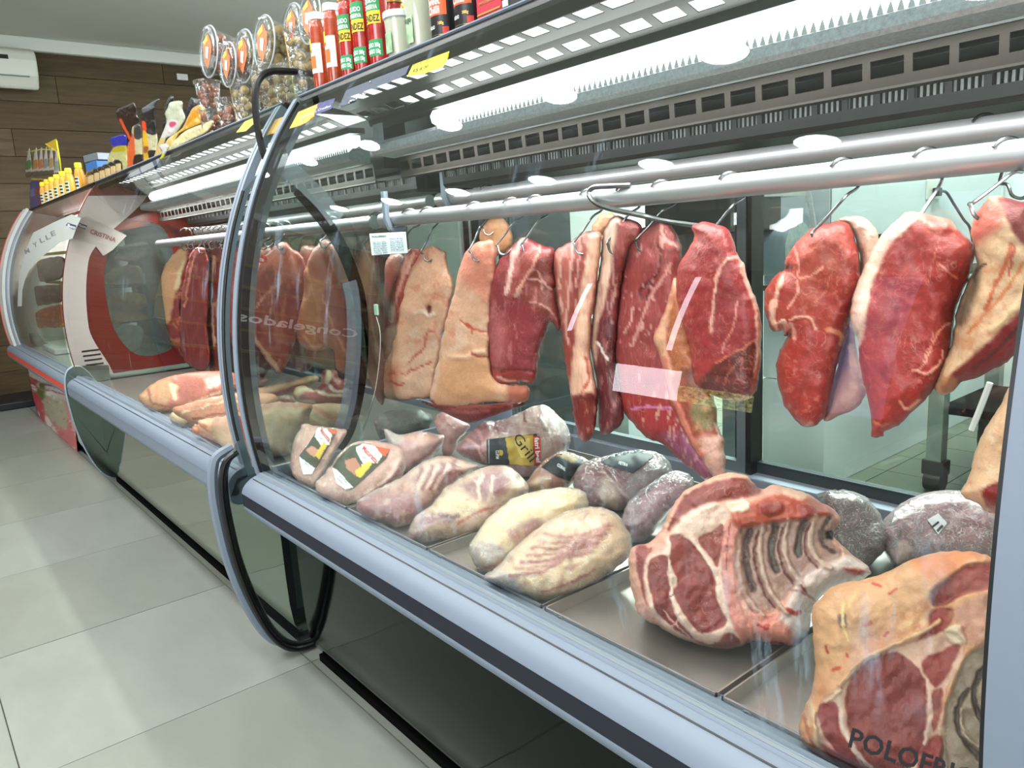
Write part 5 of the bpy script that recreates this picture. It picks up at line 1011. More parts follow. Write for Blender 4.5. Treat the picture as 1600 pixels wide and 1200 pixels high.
pack('wrapped_marbled_cut', 'purple-pink marbled wrapped cut right of the printed-label packs', F_((740, 370), (820, 330), (920, 325), (1020, 355), (1072, 380), (990, 440), (900, 515), (810, 610), (710, 690), (640, 712), (560, 692), (450, 652), (410, 612), (420, 560), (520, 500), (640, 440)), (625, 822), 42, T=0.045, R=42, base='A8706E', regions=[(F_((740, 370), (820, 330), (920, 325), (1020, 355), (1060, 380), (1000, 400), (900, 360), (780, 390), (700, 440)), 'E2CCB4', 6), (F_((420, 560), (560, 520), (700, 560), (720, 650), (600, 690), (430, 630)), 'A8666A', 12), (F_((560, 480), (700, 440), (900, 450), (760, 560), (640, 540)), 'D0AC98', 12)],
     strokes=[S_(('E6D0BC' if k % 2 else '9C5A5E'), F_((760+k*30, 390-k*3), (740+k*26, 440), (720+k*22, 500)), 4, 0.002) for k in range(7)], spots=[('9A5058', 10, 0.38, 0.55, (1, 2, 0.6)), ('E4CCBC', 12, 0.4, 0.6, (1, 2, 0.6))], seed=91)
pack('wrapped_marbled_cut', 'wrapped cut with cream fat centre and dark streaks, middle of the front row', F_((1050, 400), (1130, 375), (1220, 375), (1290, 420), (1338, 490), (1322, 540), (1210, 630), (1110, 720), (985, 760), (840, 790), (750, 802), (688, 782), (690, 740), (720, 660), (800, 600), (880, 510), (960, 450)), (655, 848), 42, T=0.045, R=42, base='CCB094', regions=[(F_((980, 490), (1150, 395), (1230, 420), (1210, 520), (1060, 580), (980, 560)), 'A06268', 8), (F_((800, 590), (950, 510), (1070, 560), (1100, 620), (1000, 660), (860, 640)), 'E2D0AC', 10), (F_((700, 720), (800, 640), (950, 650), (900, 690), (800, 700), (740, 780), (690, 770)), 'A88086', 8), (F_((960, 690), (1180, 580), (1190, 620), (1090, 710), (990, 750)), 'D8B8A0', 10)],
     strokes=[S_('E8D8C0', F_((1090, 430), (1070, 480), (1080, 560)), 4), S_('E8D4BC', F_((1150, 430), (1140, 490), (1150, 550)), 3.5), S_('C86450', F_((960, 690), (1060, 630), (1180, 590)), 2.5), S_('8A5058', F_((830, 640), (900, 650), (960, 650)), 4)], spots=[('9C5A5C', 10, 0.48, 0.5), ('EADCC4', 12, 0.42, 0.5)], seed=93)
pack('wrapped_cream_cut', 'smooth cream fat-covered wrapped cut with a printed date, behind the striped one', [(733, 855), (742, 838), (765, 808), (800, 780), (850, 764), (900, 762), (918, 776), (915, 800), (880, 826), (845, 848), (812, 872), (792, 892), (760, 894), (740, 880)], (765, 893), 42, T=0.05, R=42, base='E8D8B2', regions=[([(738, 850), (780, 850), (800, 880), (760, 892), (740, 878)], 'CFC4BC', 6), ([(795, 830), (835, 810), (850, 825), (810, 850)], 'B88C84', 7)], strokes=[S_('C07A60', [(752, 890), (775, 882), (790, 874)], 4)], spots=[('D8BC94', 16, 0.4, 0.5)], seed=95)
lpc = TAG.get('x')
pack('wrapped_striped_cut', 'cream wrapped cut with reddish diagonal lean stripes, front of the bare tray', [(755, 902), (778, 885), (802, 858), (842, 824), (884, 800), (932, 792), (965, 804), (986, 840), (982, 870), (950, 897), (900, 926), (852, 939), (812, 928), (780, 914)], (852, 938), 42, T=0.05, R=42, base='DFC8A6', regions=[([(757, 900), (790, 895), (815, 925), (785, 918)], 'D0C8C4', 4)],
     strokes=[S_(c, [(800+k*9-4, 900-k*11), (845+k*7, 893-k*9), (885+k*7, 872-k*7), (925+k*5, 862-k*7)], w_, 0.001) for k, (c, w_) in enumerate([('B8786C', 4), ('C48A7C', 3.5), ('B06A62', 4.5), ('C08478', 3.5), ('B8766C', 4), ('C48E80', 4), ('BE8476', 3.5)])]+[S_('B87468', [(845, 925), (890, 912), (930, 890)], 3)], spots=[('C08C7C', 9, 0.45, 0.6, (3, 1, -0.45)), ('EFE2C8', 14, 0.42, 0.5)], seed=97)
# loose film tails
for nm, pts in (('clear film tail at the corner of the cream wrapped cut', [(733, 850), (745, 855), (770, 885), (760, 895), (745, 890)]), ('clear film tail at the left end of the striped wrapped cut', [(757, 897), (775, 893), (800, 915), (822, 930), (795, 926), (770, 910)])):
    lt = Lump(pts, T=0.008, Tb=0.004, R=10, cell=2.5, lump=(0.004, 12), zmin=DK, **lying(pts[3][0], pts[3][1], DK+0.001, 30)); tag(lt.build('film_tail', M_FILMW), nm, 'plastic film', 'loose film tails')

# ---------------------------------------------------------------- rib roast (hero)
l, roast = pack('rib_roast', 'bone-in rib roast with large marbled cut face and dark rib bones behind', G_((405, 570), (412, 520), (440, 492), (500, 478), (545, 430), (575, 370), (610, 310), (650, 255), (710, 220), (780, 190), (860, 168), (930, 178), (962, 210), (1000, 243), (1050, 220), (1110, 232), (1200, 258), (1250, 292), (1330, 340), (1352, 385), (1320, 440), (1345, 475), (1400, 530), (1470, 578), (1487, 620), (1440, 645), (1380, 660), (1300, 692), (1245, 750), (1222, 800), (1210, 880), (1155, 918), (1140, 945), (1080, 936), (1000, 926), (950, 926), (900, 945), (820, 960), (740, 942), (640, 912), (600, 890), (540, 852), (490, 830), (442, 790), (430, 720), (412, 640)), (1125, 1012), 28, wrap=False, group=None, mat=M_MEAT, cat='meat', T=0.055, Tb=0.09, R=36, cell=2.0, warp=1.5, smooth=4, lump=(0.005, 26), base='E0A896',
     regions=[(G_((445, 497), (500, 490), (512, 512), (482, 560), (476, 640), (492, 710), (515, 790), (478, 740), (452, 640), (440, 560)), 'A8423E', 2),
              (G_((640, 285), (700, 235), (790, 208), (880, 190), (945, 205), (1000, 243), (950, 278), (830, 292), (720, 335), (650, 385), (600, 430), (575, 425), (610, 345)), 'A03C3A', 3, -0.006),
              (G_((590, 430), (650, 360), (720, 320), (790, 300), (850, 335), (900, 380), (880, 480), (870, 620), (885, 740), (920, 850), (900, 905), (820, 950), (740, 935), (640, 905), (560, 850), (500, 780), (480, 680), (475, 600), (500, 545), (560, 510)), 'EBC9BA', 4),
              (G_((590, 450), (640, 445), (700, 490), (752, 560), (790, 640), (800, 720), (832, 800), (845, 832), (820, 862), (740, 885), (690, 852), (640, 775), (603, 700), (625, 660), (610, 612), (586, 560), (596, 500)), 'A64242', 1.6, -0.002),
              (G_((500, 562), (540, 537), (580, 542), (583, 590), (578, 622), (598, 700), (604, 770), (640, 840), (700, 905), (655, 893), (590, 850), (530, 790), (503, 700), (492, 630)), 'A03E3C', 1.6, -0.002),
              (G_((712, 462), (780, 432), (822, 395), (832, 450), (818, 530), (803, 592), (772, 545)), 'A44442', 1.6, -0.002),
              (G_((700, 915), (820, 948), (905, 930), (880, 890), (840, 880), (800, 925), (740, 935)), 'A04A48', 2),
              (G_((850, 375), (892, 370), (905, 420), (880, 560), (880, 640), (900, 740), (940, 830), (965, 900), (920, 920), (875, 860), (850, 780), (825, 650), (820, 520), (835, 420)), 'D88E82', 2.5, 0.003),
              (G_((905, 420), (1000, 395), (1180, 372), (1290, 352), (1345, 395), (1310, 450), (1360, 520), (1300, 570), (1200, 620), (1120, 700), (1040, 790), (960, 790), (905, 680), (882, 560)), 'B8958A', 3, -0.010),
              (G_((1200, 610), (1320, 560), (1400, 545), (1475, 590), (1470, 640), (1380, 660), (1290, 695), (1240, 760), (1212, 870), (1140, 920), (1040, 895), (1000, 860), (1090, 800), (1130, 700)), 'E2CDC6', 6, 0.008),
              (G_((940, 790), (1040, 790), (1120, 860), (1140, 930), (1000, 920), (950, 900)), 'DE9484', 7),
              (G_((865, 345), (960, 300), (1090, 262), (1200, 268), (1325, 342), (1200, 372), (1020, 392), (905, 415)), 'C85844', 4, 0.008),
              (G_((840, 305), (930, 288), (945, 330), (870, 345)), 'EBD2BE', 3, 0.004),
              (G_((1005, 305), (1080, 295), (1095, 340), (1040, 362), (1005, 345)), 'A83222', 3, 0.004), (G_((1160, 312), (1225, 310), (1240, 355), (1190, 368)), 'A83222', 3, 0.004),
              (G_((1100, 232), (1200, 258), (1180, 290), (1110, 265)), 'E8BCA4', 3, 0.003), (G_((1285, 430), (1320, 430), (1318, 465), (1290, 462)), '2A1210', 2, -0.012), (G_((1370, 590), (1460, 600), (1440, 635), (1385, 612)), 'C8504A', 4)],
     strokes=[(G_((945, 425), (930, 500), (935, 600), (965, 690)), 7.5, '66504E', -0.006), (G_((1065, 405), (1045, 480), (1050, 560), (1065, 605)), 7.5, '62504E', -0.006), (G_((1195, 385), (1170, 440), (1160, 500), (1170, 535)), 7.5, '62504E', -0.006), (G_((1300, 372), (1270, 430), (1275, 490), (1320, 520)), 5, '6A5450', -0.005),
              (G_((1005, 400), (990, 480), (1000, 580), (1030, 680), (1080, 760), (1120, 800)), 6, 'CDAEA0', 0.007), (G_((1120, 385), (1102, 470), (1115, 560), (1160, 640), (1190, 680)), 6, 'CDB0A2', 0.007), (G_((1240, 365), (1215, 440), (1225, 520), (1270, 570), (1310, 590)), 6, 'D0B4A6', 0.007), (G_((905, 450), (895, 560), (915, 680), (960, 760), (1010, 800)), 5, 'C6A294', 0.006),
              (G_((985, 430), (968, 520), (985, 620), (1010, 700), (1060, 770)), 2.6, '7C3A38', -0.003), (G_((1095, 410), (1078, 500), (1095, 590), (1140, 660)), 2.6, '7E3E3A', -0.003), (G_((1215, 395), (1190, 470), (1205, 540), (1250, 590)), 2.4, '84423E', -0.003),
              (G_((640, 262), (600, 320), (570, 390), (535, 450), (500, 485)), 7, 'E8B29C', 0.004), (G_((655, 258), (760, 200), (860, 172), (930, 182)), 5, 'EDBCA4', 0.004), (G_((585, 560), (600, 640), (598, 720), (640, 820), (700, 890)), 3.0, 'EDD2C6', 0.001), (G_((695, 470), (760, 560), (800, 640), (812, 720)), 3.2, 'EDD2C6', 0.001), (G_((860, 390), (848, 500), (842, 600)), 1.8, 'B4505A'), (G_((540, 745), (640, 700), (760, 655)), 1.2, '8A3034', -0.001), (G_((640, 780), (610, 850), (560, 830)), 2, 'E4BCB0'), (G_((560, 780), (620, 850), (680, 900)), 1.8, 'E0B4A8'),
              (G_((1115, 775), (1150, 800), (1170, 790)), 5, 'C83C34'), (G_((985, 845), (1020, 860), (1030, 850)), 4, 'C83430'), (G_((1180, 670), (1200, 710)), 3.5, 'A83C34'), (G_((1330, 480), (1380, 520), (1440, 560)), 4, 'D89A8A', 0.004), (G_((1100, 690), (1180, 700), (1240, 740)), 3, 'B88A84'), (G_((960, 920), (1040, 925), (1110, 932)), 4, 'A84440')],
     spots=[('D88478', 9, 0.52, 0.35), ('C8685A', 6, 0.6, 0.4)], seed=101, sf=True)
l, roast2 = pack('rib_roast', 'second rib roast with thick orange fat cover, front corner by the right frame', H_((230, 560), (262, 510), (330, 455), (450, 430), (550, 397), (640, 350), (760, 318), (900, 322), (990, 355), (1060, 430), (1080, 700), (1080, 1000), (1060, 1240), (900, 1300), (700, 1290), (430, 1235), (262, 1150), (190, 1092), (180, 1020), (202, 950), (232, 880), (244, 780), (236, 670)), (1345, 1222), 26, wrap=False, group=None, mat=M_FATM, cat='meat', T=0.05, Tb=0.10, R=44, cell=2.2, warp=1.6, lump=(0.007, 40), base='EBB68C',
     regions=[(H_((250, 520), (450, 435), (650, 350), (760, 330), (700, 470), (560, 560), (380, 700), (260, 800)), 'EDBE92', 18), (H_((640, 350), (760, 320), (900, 322), (860, 370), (780, 420), (700, 430)), 'E69A68', 10),
              (H_((716, 480), (790, 425), (870, 372), (990, 370), (1060, 470), (960, 470), (850, 492), (742, 545)), '98362C', 4, -0.008), (H_((800, 440), (900, 430), (960, 465), (850, 490), (760, 530)), 'AC5A50', 6),
              (H_((262, 945), (340, 872), (400, 790), (520, 722), (650, 675), (780, 640), (852, 690), (842, 760), (782, 880), (762, 1000), (765, 1290), (420, 1240), (250, 1130)), 'EFC8B2', 3, -0.004),
              (H_((378, 860), (420, 800), (500, 742), (580, 730), (640, 770), (692, 840), (702, 950), (692, 1080), (650, 1180), (560, 1240), (450, 1200), (392, 1090), (368, 950)), '9C4440', 2.2, -0.002),
              (H_((256, 950), (320, 926), (342, 980), (347, 1050), (400, 1130), (435, 1215), (360, 1160), (290, 1082), (262, 1010)), 'A04040', 2), (H_((680, 762), (760, 720), (832, 692), (802, 790), (742, 870), (700, 830)), 'A84640', 2.5), (H_((715, 905), (765, 880), (755, 1000), (725, 1050)), 'B05A50', 2.5), (H_((680, 1112), (765, 1070), (765, 1250), (665, 1240)), 'AC4440', 3), (H_((262, 1100), (420, 1180), (560, 1260), (380, 1230)), 'B06058', 4),
              (H_((860, 750), (960, 690), (1080, 700), (1080, 1260), (790, 1280), (770, 1000), (805, 880)), 'AA9884', 5, -0.008), (H_((720, 560), (800, 550), (792, 620), (742, 652), (612, 694), (700, 640)), 'AC4436', 2.5, -0.003), (H_((770, 640), (830, 615), (860, 690), (800, 690)), 'F0DCC0', 3, 0.005), (H_((333, 580), (368, 574), (372, 632), (345, 622)), '8C6E66', 2.5), (H_((800, 560), (960, 480), (1060, 480), (1060, 660), (880, 700), (830, 620)), 'D8A48C', 7)],
     strokes=[(H_((930, 790), (890, 880), (910, 980), (960, 1040)), 6, '5E4E48', -0.005), (H_((870, 880), (820, 980), (860, 1100), (950, 1180)), 6, '6A5A50', -0.005), (H_((950, 860), (925, 960), (960, 1010)), 4, 'C8B49C', 0.004), (H_((840, 960), (850, 1060), (930, 1130)), 4, 'C4AE98', 0.004),
              (H_((750, 600), (660, 660), (540, 710), (430, 770), (350, 860)), 6, 'EDC49C', 0.006), (H_((290, 930), (350, 880)), 3, 'F0D4B8', 0.003), (H_((345, 920), (360, 1040), (410, 1130), (470, 1200)), 5, 'F0D8CA', 0.001), (H_((700, 850), (715, 1000), (690, 1100)), 5, 'EFCDBE', 0.001),
              (H_((480, 450), (510, 460)), 4, 'D8603C'), (H_((545, 490), (575, 470)), 4, 'D85A3C'), (H_((320, 800), (345, 790)), 5, 'D8684C'), (H_((290, 700), (295, 730)), 3, 'D05A40'), (H_((370, 735), (375, 750)), 3, 'D05A40'), (H_((540, 645), (525, 660)), 3, 'C85038'), (H_((445, 620), (470, 605)), 4, 'DC7858'), (H_((360, 520), (355, 600), (380, 680)), 3, 'F4DCA0'), (H_((420, 470), (380, 540)), 3, 'F0D090'), (H_((215, 920), (240, 1000), (250, 1100)), 5, 'F0D0A8', 0.005), (H_((198, 980), (215, 1060), (240, 1110)), 3, 'D08A68', -0.003)],
     spots=[('E08C64', 20, 0.35, 0.45), ('F4D8A8', 16, 0.42, 0.5)], seed=103, sf=True)

# ---------------------------------------------------------------- pile on the deck of the middle case
G2 = 'cuts piled on the deck of the middle case'
def pile(label, ol, bp_, tilt, name='meat_slab', **k):
    k.setdefault('T', 0.04); k.setdefault('Tb', 0.05); k.setdefault('R', 20); k.setdefault('cell', 2.2)
    return pack(name, label, ol, bp_, tilt, wrap=False, group=G2, mat=k.pop('mat', M_MEAT), z=0.492, cat='meat', **k)
pile('large ragged steak with yellowish fat at the far end of the middle deck', K_((135, 225), (170, 195), (250, 132), (400, 90), (600, 75), (720, 95), (730, 180), (650, 225), (550, 270), (430, 305), (340, 320), (250, 320), (175, 285)), (268, 642), 30, base='BE7460', regions=[(K_((140, 225), (240, 140), (330, 130), (320, 250), (250, 315), (180, 285)), 'CFA078', 5), (K_((320, 150), (400, 185), (350, 250)), 'EADCB8', 2), (K_((530, 130), (640, 110), (620, 160), (540, 180)), 'EBD0C0', 4), (K_((360, 210), (420, 130), (520, 130), (540, 190), (420, 270)), 'BC6A5A', 4)], strokes=[S_('A85A40', K_((200, 180), (220, 260), (300, 290)), 3), S_('D0906C', K_((250, 160), (240, 240)), 3), S_('E8C8B0', K_((400, 290), (500, 250), (620, 200)), 4)], spots=[('A8503E', 12, 0.4, 0.5)], seed=111)
pile('dark red cut behind the stacked belly slabs', K_((740, 110), (800, 90), (870, 105), (910, 140), (850, 180), (760, 190)), (392, 609), 26, base='A03A34', R=12, seed=113)
pile('long flat belly slab stretching along the back of the middle deck', K_((400, 300), (560, 250), (700, 215), (880, 170), (1050, 130), (1195, 100), (1205, 140), (1120, 185), (1000, 215), (860, 270), (760, 320), (600, 350), (450, 350)), (300, 652), 22, base='C88468', T=0.03, regions=[(K_((700, 230), (900, 175), (1180, 110), (1190, 125), (900, 210), (720, 260)), 'DDB088', 3)], strokes=[S_('A84E3E', K_((700, 270), (900, 220), (1100, 165)), 3), S_('E6C4A4', K_((450, 320), (600, 290), (740, 260)), 4)], spots=[('A8503E', 10, 0.35, 0.5, (3, 1, -0.3))], seed=115)
pile('pale piece of scrap fat at the front edge of the middle deck', K_((330, 330), (420, 320), (480, 350), (470, 400), (400, 420), (345, 390)), (290, 669), 30, base='CDB494', R=12, spots=[('B88468', 10, 0.35, 0.5)], seed=117)
pile('cream belly slab beside the grey frame, front of the middle deck', K_((490, 375), (560, 355), (640, 345), (720, 325), (790, 420), (830, 600), (760, 625), (650, 540), (590, 460), (520, 415)), (385, 722), 34, base='DCB494', regions=[(K_((700, 340), (760, 330), (800, 450), (760, 480)), 'B8583C', 5)], spots=[('EAD2B0', 18, 0.35, 0.5), ('C48A68', 14, 0.45, 0.5)], seed=119, mat=M_FATM)
pile('thick square belly block with cream skin side facing the glass', K_((820, 300), (900, 268), (1000, 258), (1100, 262), (1175, 282), (1160, 330), (1155, 400), (1105, 430), (1075, 500), (1052, 570), (960, 590), (880, 590), (850, 500), (835, 400)), (430, 713), 26, base='DFC4A0', regions=[(K_((820, 300), (900, 265), (1100, 258), (1175, 280), (1100, 292), (950, 290), (860, 310)), 'C8836A', 3), (K_((1120, 300), (1175, 285), (1150, 400), (1110, 430)), 'CE8A60', 5)], spots=[('CDA880', 20, 0.35, 0.5), ('EADCC0', 14, 0.45, 0.5)], seed=121, mat=M_FATM, R=24)
pile('belly block behind the square one, its cut side showing', K_((1130, 300), (1200, 270), (1380, 280), (1385, 400), (1330, 430), (1200, 430), (1150, 400)), (530, 672), 28, base='D2AC8C', strokes=[S_('C08060', K_((1180, 290), (1300, 360), (1370, 420)), 5), S_('EAD4B4', K_((1160, 330), (1260, 400)), 5)], spots=[('C08868', 14, 0.4, 0.5)], seed=123, mat=M_FATM)
pile('knobbly red rib ends with white fat on top of the belly blocks', K_((1055, 215), (1070, 175), (1120, 160), (1180, 182), (1225, 150), (1230, 75), (1290, 68), (1325, 85), (1335, 125), (1385, 130), (1390, 250), (1300, 275), (1190, 290), (1090, 262)), (515, 640), 24, base='B4504A', T=0.05, regions=[(K_((1062, 200), (1090, 165), (1160, 175), (1180, 200), (1110, 215), (1080, 250)), 'E4C8A8', 3), (K_((1250, 75), (1285, 75), (1275, 140), (1245, 150)), 'E6C8AC', 2), (K_((1110, 205), (1170, 200), (1200, 240), (1130, 250)), 'C0606A', 3)], strokes=[S_('E8D0BC', K_((1190, 185), (1260, 215), (1370, 225)), 3.5), S_('EAD4C4', K_((1280, 170), (1330, 200), (1380, 190)), 4), S_('E8D0C0', K_((1080, 250), (1180, 260)), 4)], spots=[('D8988A', 9, 0.4, 0.5)], seed=125, R=14)
pile('curled white and pink rib strips in front of the knobbly rib ends', K_((830, 265), (880, 235), (960, 215), (1040, 210), (1080, 250), (1060, 268), (940, 275), (850, 285)), (425, 634), 24, base='D8A090', T=0.03, R=10, strokes=[S_('F0E0D0', K_((860, 265), (920, 235), (1000, 225)), 3), S_('B0505A', K_((900, 262), (980, 245), (1050, 248)), 2.5)], spots=[('F0DCD0', 8, 0.3, 0.6)], seed=127)
pile('layered tan and red belly strips before the long flat belly slab', [(270, 640), (300, 628), (340, 618), (390, 612), (430, 618), (424, 640), (392, 662), (350, 674), (316, 666), (288, 656)], (345, 675), 26, base='C88A6C', T=0.035, R=14, strokes=[([(285, 645), (330, 632), (400, 622)], 2.2, 'EAD0B0'), ([(300, 655), (350, 645), (410, 632)], 2.2, 'A8483A'), ([(325, 664), (370, 655), (410, 645)], 2.2, 'E6C8A6')], spots=[('A8503E', 9, 0.4, 0.5, (3, 1, -0.3))], seed=129)
pile('brownish trimmed cut beside the pale scrap at the front of the middle deck', [(300, 668), (330, 660), (352, 672), (362, 692), (350, 704), (326, 690), (306, 680)], (350, 705), 28, base='B47C5C', T=0.03, R=12, spots=[('DDB890', 8, 0.4, 0.5)], seed=131)
# ================================================================== goods on top of the cases
ZT = 1.4045
M_CLEARC = clear('clear_tub_plastic', 'F2F4F4', haze=0.03, boost=1.3, hazecol='DCE6EA', bump=(60, 0.004))
M_SNACK = vcol('snack_crust', rough=0.6, spec=0.3, marble=0.3, mscale=60, bump=(80, 0.8))
M_BROWNP = pbr('brown_pickle', '8A4A22', 0.4, 0, 0.5, (40, 0.35), (60, 0.6)); M_TANP = pbr('tan_snack_balls', 'A08A58', 0.6, 0, 0.4, (40, 0.3), (60, 0.6))
M_YBAND = pbr('yellow_paper_band', 'D8A62A', 0.5); M_ORANGE = pbr('orange_label', 'D86A2C', 0.5); M_YEL = pbr('yellow_cap', 'F0D020', 0.4)
M_GOLD = pbr('gold_lid', 'C2A860', 0.3, 0.9); M_REDP = pbr('red_pepper_fill', 'A01C16', 0.25, 0, 0.6, (50, 0.4), None, 0, None, 0.6)
M_BRINE = pbr('orange_red_fill', 'A03A18', 0.25, 0, 0.6, (45, 0.3), None, 0, None, 0.6); M_MUST = pbr('mustard_body', 'E0A038', 0.35)
M_CLID = pbr('white_lid', 'DCE2E8', 0.35); M_GRN = pbr('green_label', '1E8A4E', 0.5); M_YLAB = pbr('yellow_label', 'E2C226', 0.5)
M_CREAM = pbr('cream_fill', 'C2B892', 0.4, 0, 0.5, (40, 0.2)); M_FROST = clear('frosted_tub', 'E6EAE4', haze=0.35, boost=1.5, hazecol='DDE6DA')
M_BLKLAB = pbr('black_label', '1C1A1E', 0.4); M_ORLAB = pbr('orange_sash', 'E4561E', 0.45); M_CRIM = pbr('crimson_box', 'B01830', 0.35)
rs = np.random.RandomState(12)
def balls(c, axis, r0, r1, h, n, br, mat, name, parent):
    """heap of rounded pieces filling a tapered tub"""
    b = MB(); ax = np.array(axis, float); ax /= np.linalg.norm(ax); u = np.cross(ax, [0.3, 0.2, 1.0]); u /= np.linalg.norm(u); v_ = np.cross(ax, u)
    for k in range(n):
        t = rs.rand(); R = (r0+(r1-r0)*t)-br*0.9; a = rs.rand()*2*PI; q = R*math.sqrt(rs.rand()) if k % 3 else R
        p = np.array(c)+ax*(br+t*(h-2*br))+u*q*math.cos(a)+v_*q*math.sin(a); s = br*rs.uniform(0.8, 1.15)
        prof = [(max(1e-5, s*math.sin(g)), -s*math.cos(g)*0.9) for g in np.linspace(0, PI, 6)]
        b.lathe(prof, 8, tuple(p))
    o = b.obj(name, mat, parent, True, angle=180); o['kind'] = 'stuff'; return o
def rotY(axis):
    ax = np.array(axis, float); ax /= np.linalg.norm(ax); u = np.cross([0, 0, 1.0], ax)
    if np.linalg.norm(u) < 1e-3: return np.eye(3)
    u /= np.linalg.norm(u); v_ = np.cross(ax, u); return np.stack([u, v_, ax], 1)
def side_tub(px, py, ry, label, fill, n=26, yaw=0.0, Y=0.87):
    c = np.array(P(px, py, Y)); dep = (c-CAM)@cf; r = ry/FPX*dep
    ax = np.array([math.sin(yaw), math.cos(yaw), -0.08]); ax /= np.linalg.norm(ax); M_ = rotY(ax)
    e = empty('snack_tub', (0, 0, 0), label, 'tub', 'clear snack tubs on top of the cases')
    MB().lathe([(0.0, -0.004), (r*0.80, -0.004), (r*0.86, -0.010), (r*0.97, -0.008), (r, 0.0), (r*0.99, 0.006), (r*0.92, 0.008)], 26, c, 0, M_).obj('lid', M_CLEARC, e, True)
    MB().tube([c+M_@np.array([r*math.cos(a), r*math.sin(a), 0]) for a in np.linspace(0, 2*PI, 29)[:-1]], 0.0022, 6, True).obj('lid_rim', pbr('rim_plastic', 'B8C4CA', 0.2), e, True)
    h = r*1.25
    MB().lathe([(r*0.90, 0.006), (r*0.80, h*0.5), (r*0.66, h), (0.0, h)], 26, c, 0, M_).obj('cup', M_CLEARC, e, True)
    balls(c+ax*0.008, ax, r*0.84, r*0.62, h*0.96, n, r*0.24, fill, 'snacks', e)
    q = [(-0.12, 0.68), (0.52, 0.42), (0.40, -0.30), (0.02, -0.70), (-0.48, -0.10), (-0.50, 0.25)]
    b = MB(); b.add([c+M_@np.array([r*x, r*y*1.0, -0.0062]) for x, y in q], [tuple(range(6))]); lb = b.obj('lid_label', pbr('orange_lid_label', 'C86A3A', 0.5, 0, 0.5, (60, 0.5)), e)
    b = MB(); b.add([c+M_@np.array([r*x, r*y, -0.0075]) for x, y in [(-0.22, 0.12), (0.12, 0.20), (0.18, -0.20), (-0.10, -0.32)]], [(0, 1, 2, 3)]); b.obj('price_sticker', M_WHITE, e)
    b = MB(); b.add([c+M_@np.array([r*x, r*y, -0.0070]) for x, y in [(-0.08, 0.62), (0.34, 0.46), (0.30, 0.30), (-0.14, 0.40)]], [(0, 1, 2, 3)]); b.obj('yellow_flash', M_YEL, e)
    return e
def up_tub(px, py, z0, r, h, label, fill, band=True, Y=0.885, grp='clear snack tubs on top of the cases'):
    X = pl(px, py, 1, Y)[0]; c = np.array([X, Y, z0])
    e = empty('snack_tub', (0, 0, 0), label, 'tub', grp)
    MB().lathe([(0.0, 0.0), (r*0.72, 0.0), (r*0.74, 0.003), (r*0.95, h*0.92), (r*1.04, h*0.93), (r*1.05, h), (r*0.9, h), (0, h*0.985)], 24, c).obj('cup', M_CLEARC, e, True)
    balls(c+np.array([0, 0, 0.003]), (0, 0, 1), r*0.70, r*0.92, h*0.9, 24, r*0.26, fill, 'snacks', e)
    if band:
        a = 0.20; b = MB(); pts = []
        for zz in np.linspace(0.02, 0.97, 8):
            R = r*(0.72+0.24*zz)+0.0015
            for s in (-a, a): g = -PI/2-0.35+s; pts.append((X+R*math.cos(g), Y+R*math.sin(g), z0+h*zz))
        b.add(pts, [(2*i, 2*i+1, 2*i+3, 2*i+2) for i in range(7)]); b.obj('paper_band', M_YBAND, e)
    return e
side_tub(327, 81, 38, 'tilted clear tub of reddish brown snacks, leftmost and topmost of the tub stack', M_BROWNP)
side_tub(357, 101, 33, 'clear tub on its side with orange lid label, second from the left, low', M_BROWNP, Y=0.855)
side_tub(382, 88, 39, 'clear tub on its side with tan snacks, third from the left', M_TANP, Y=0.875)
side_tub(413, 68, 41, 'large clear tub of tan balls on its side, in the middle of the tub stack', M_TANP, Y=0.87)
side_tub(458, 42, 34, 'clear tub lid peeking out behind the tallest tub near the white-lidded jars', M_TANP, Y=0.93)
side_tub(484, 28, 38, 'highest clear tub on its side, just left of the white-lidded jars', M_TANP, Y=0.87)
up_tub(332, 190, ZT, 0.040, 0.085, 'upright clear tub with yellow band at the left foot of the tub stack', M_BROWNP)
up_tub(331, 190, ZT+0.086, 0.040, 0.088, 'upright clear tub of red-brown snacks, middle layer under the leftmost tilted tub', M_BROWNP, band=False)
up_tub(361, 178, ZT, 0.042, 0.092, 'upright clear tub with yellow band below the low tilted tub', M_BROWNP)
up_tub(386, 166, ZT, 0.044, 0.118, 'upright clear tub with yellow band below the third tilted tub', M_TANP)
up_tub(420, 150, ZT, 0.046, 0.125, 'upright clear tub behind the bent top of the divider plate', M_TANP, band=False)
up_tub(455, 140, ZT, 0.046, 0.100, 'upright clear tub with lid behind the divider plate corner', M_TANP, band=False)
up_tub(480, 130, ZT+0.015, 0.044, 0.150, 'upright clear tub with yellow band beside the white-lidded jars', M_TANP)

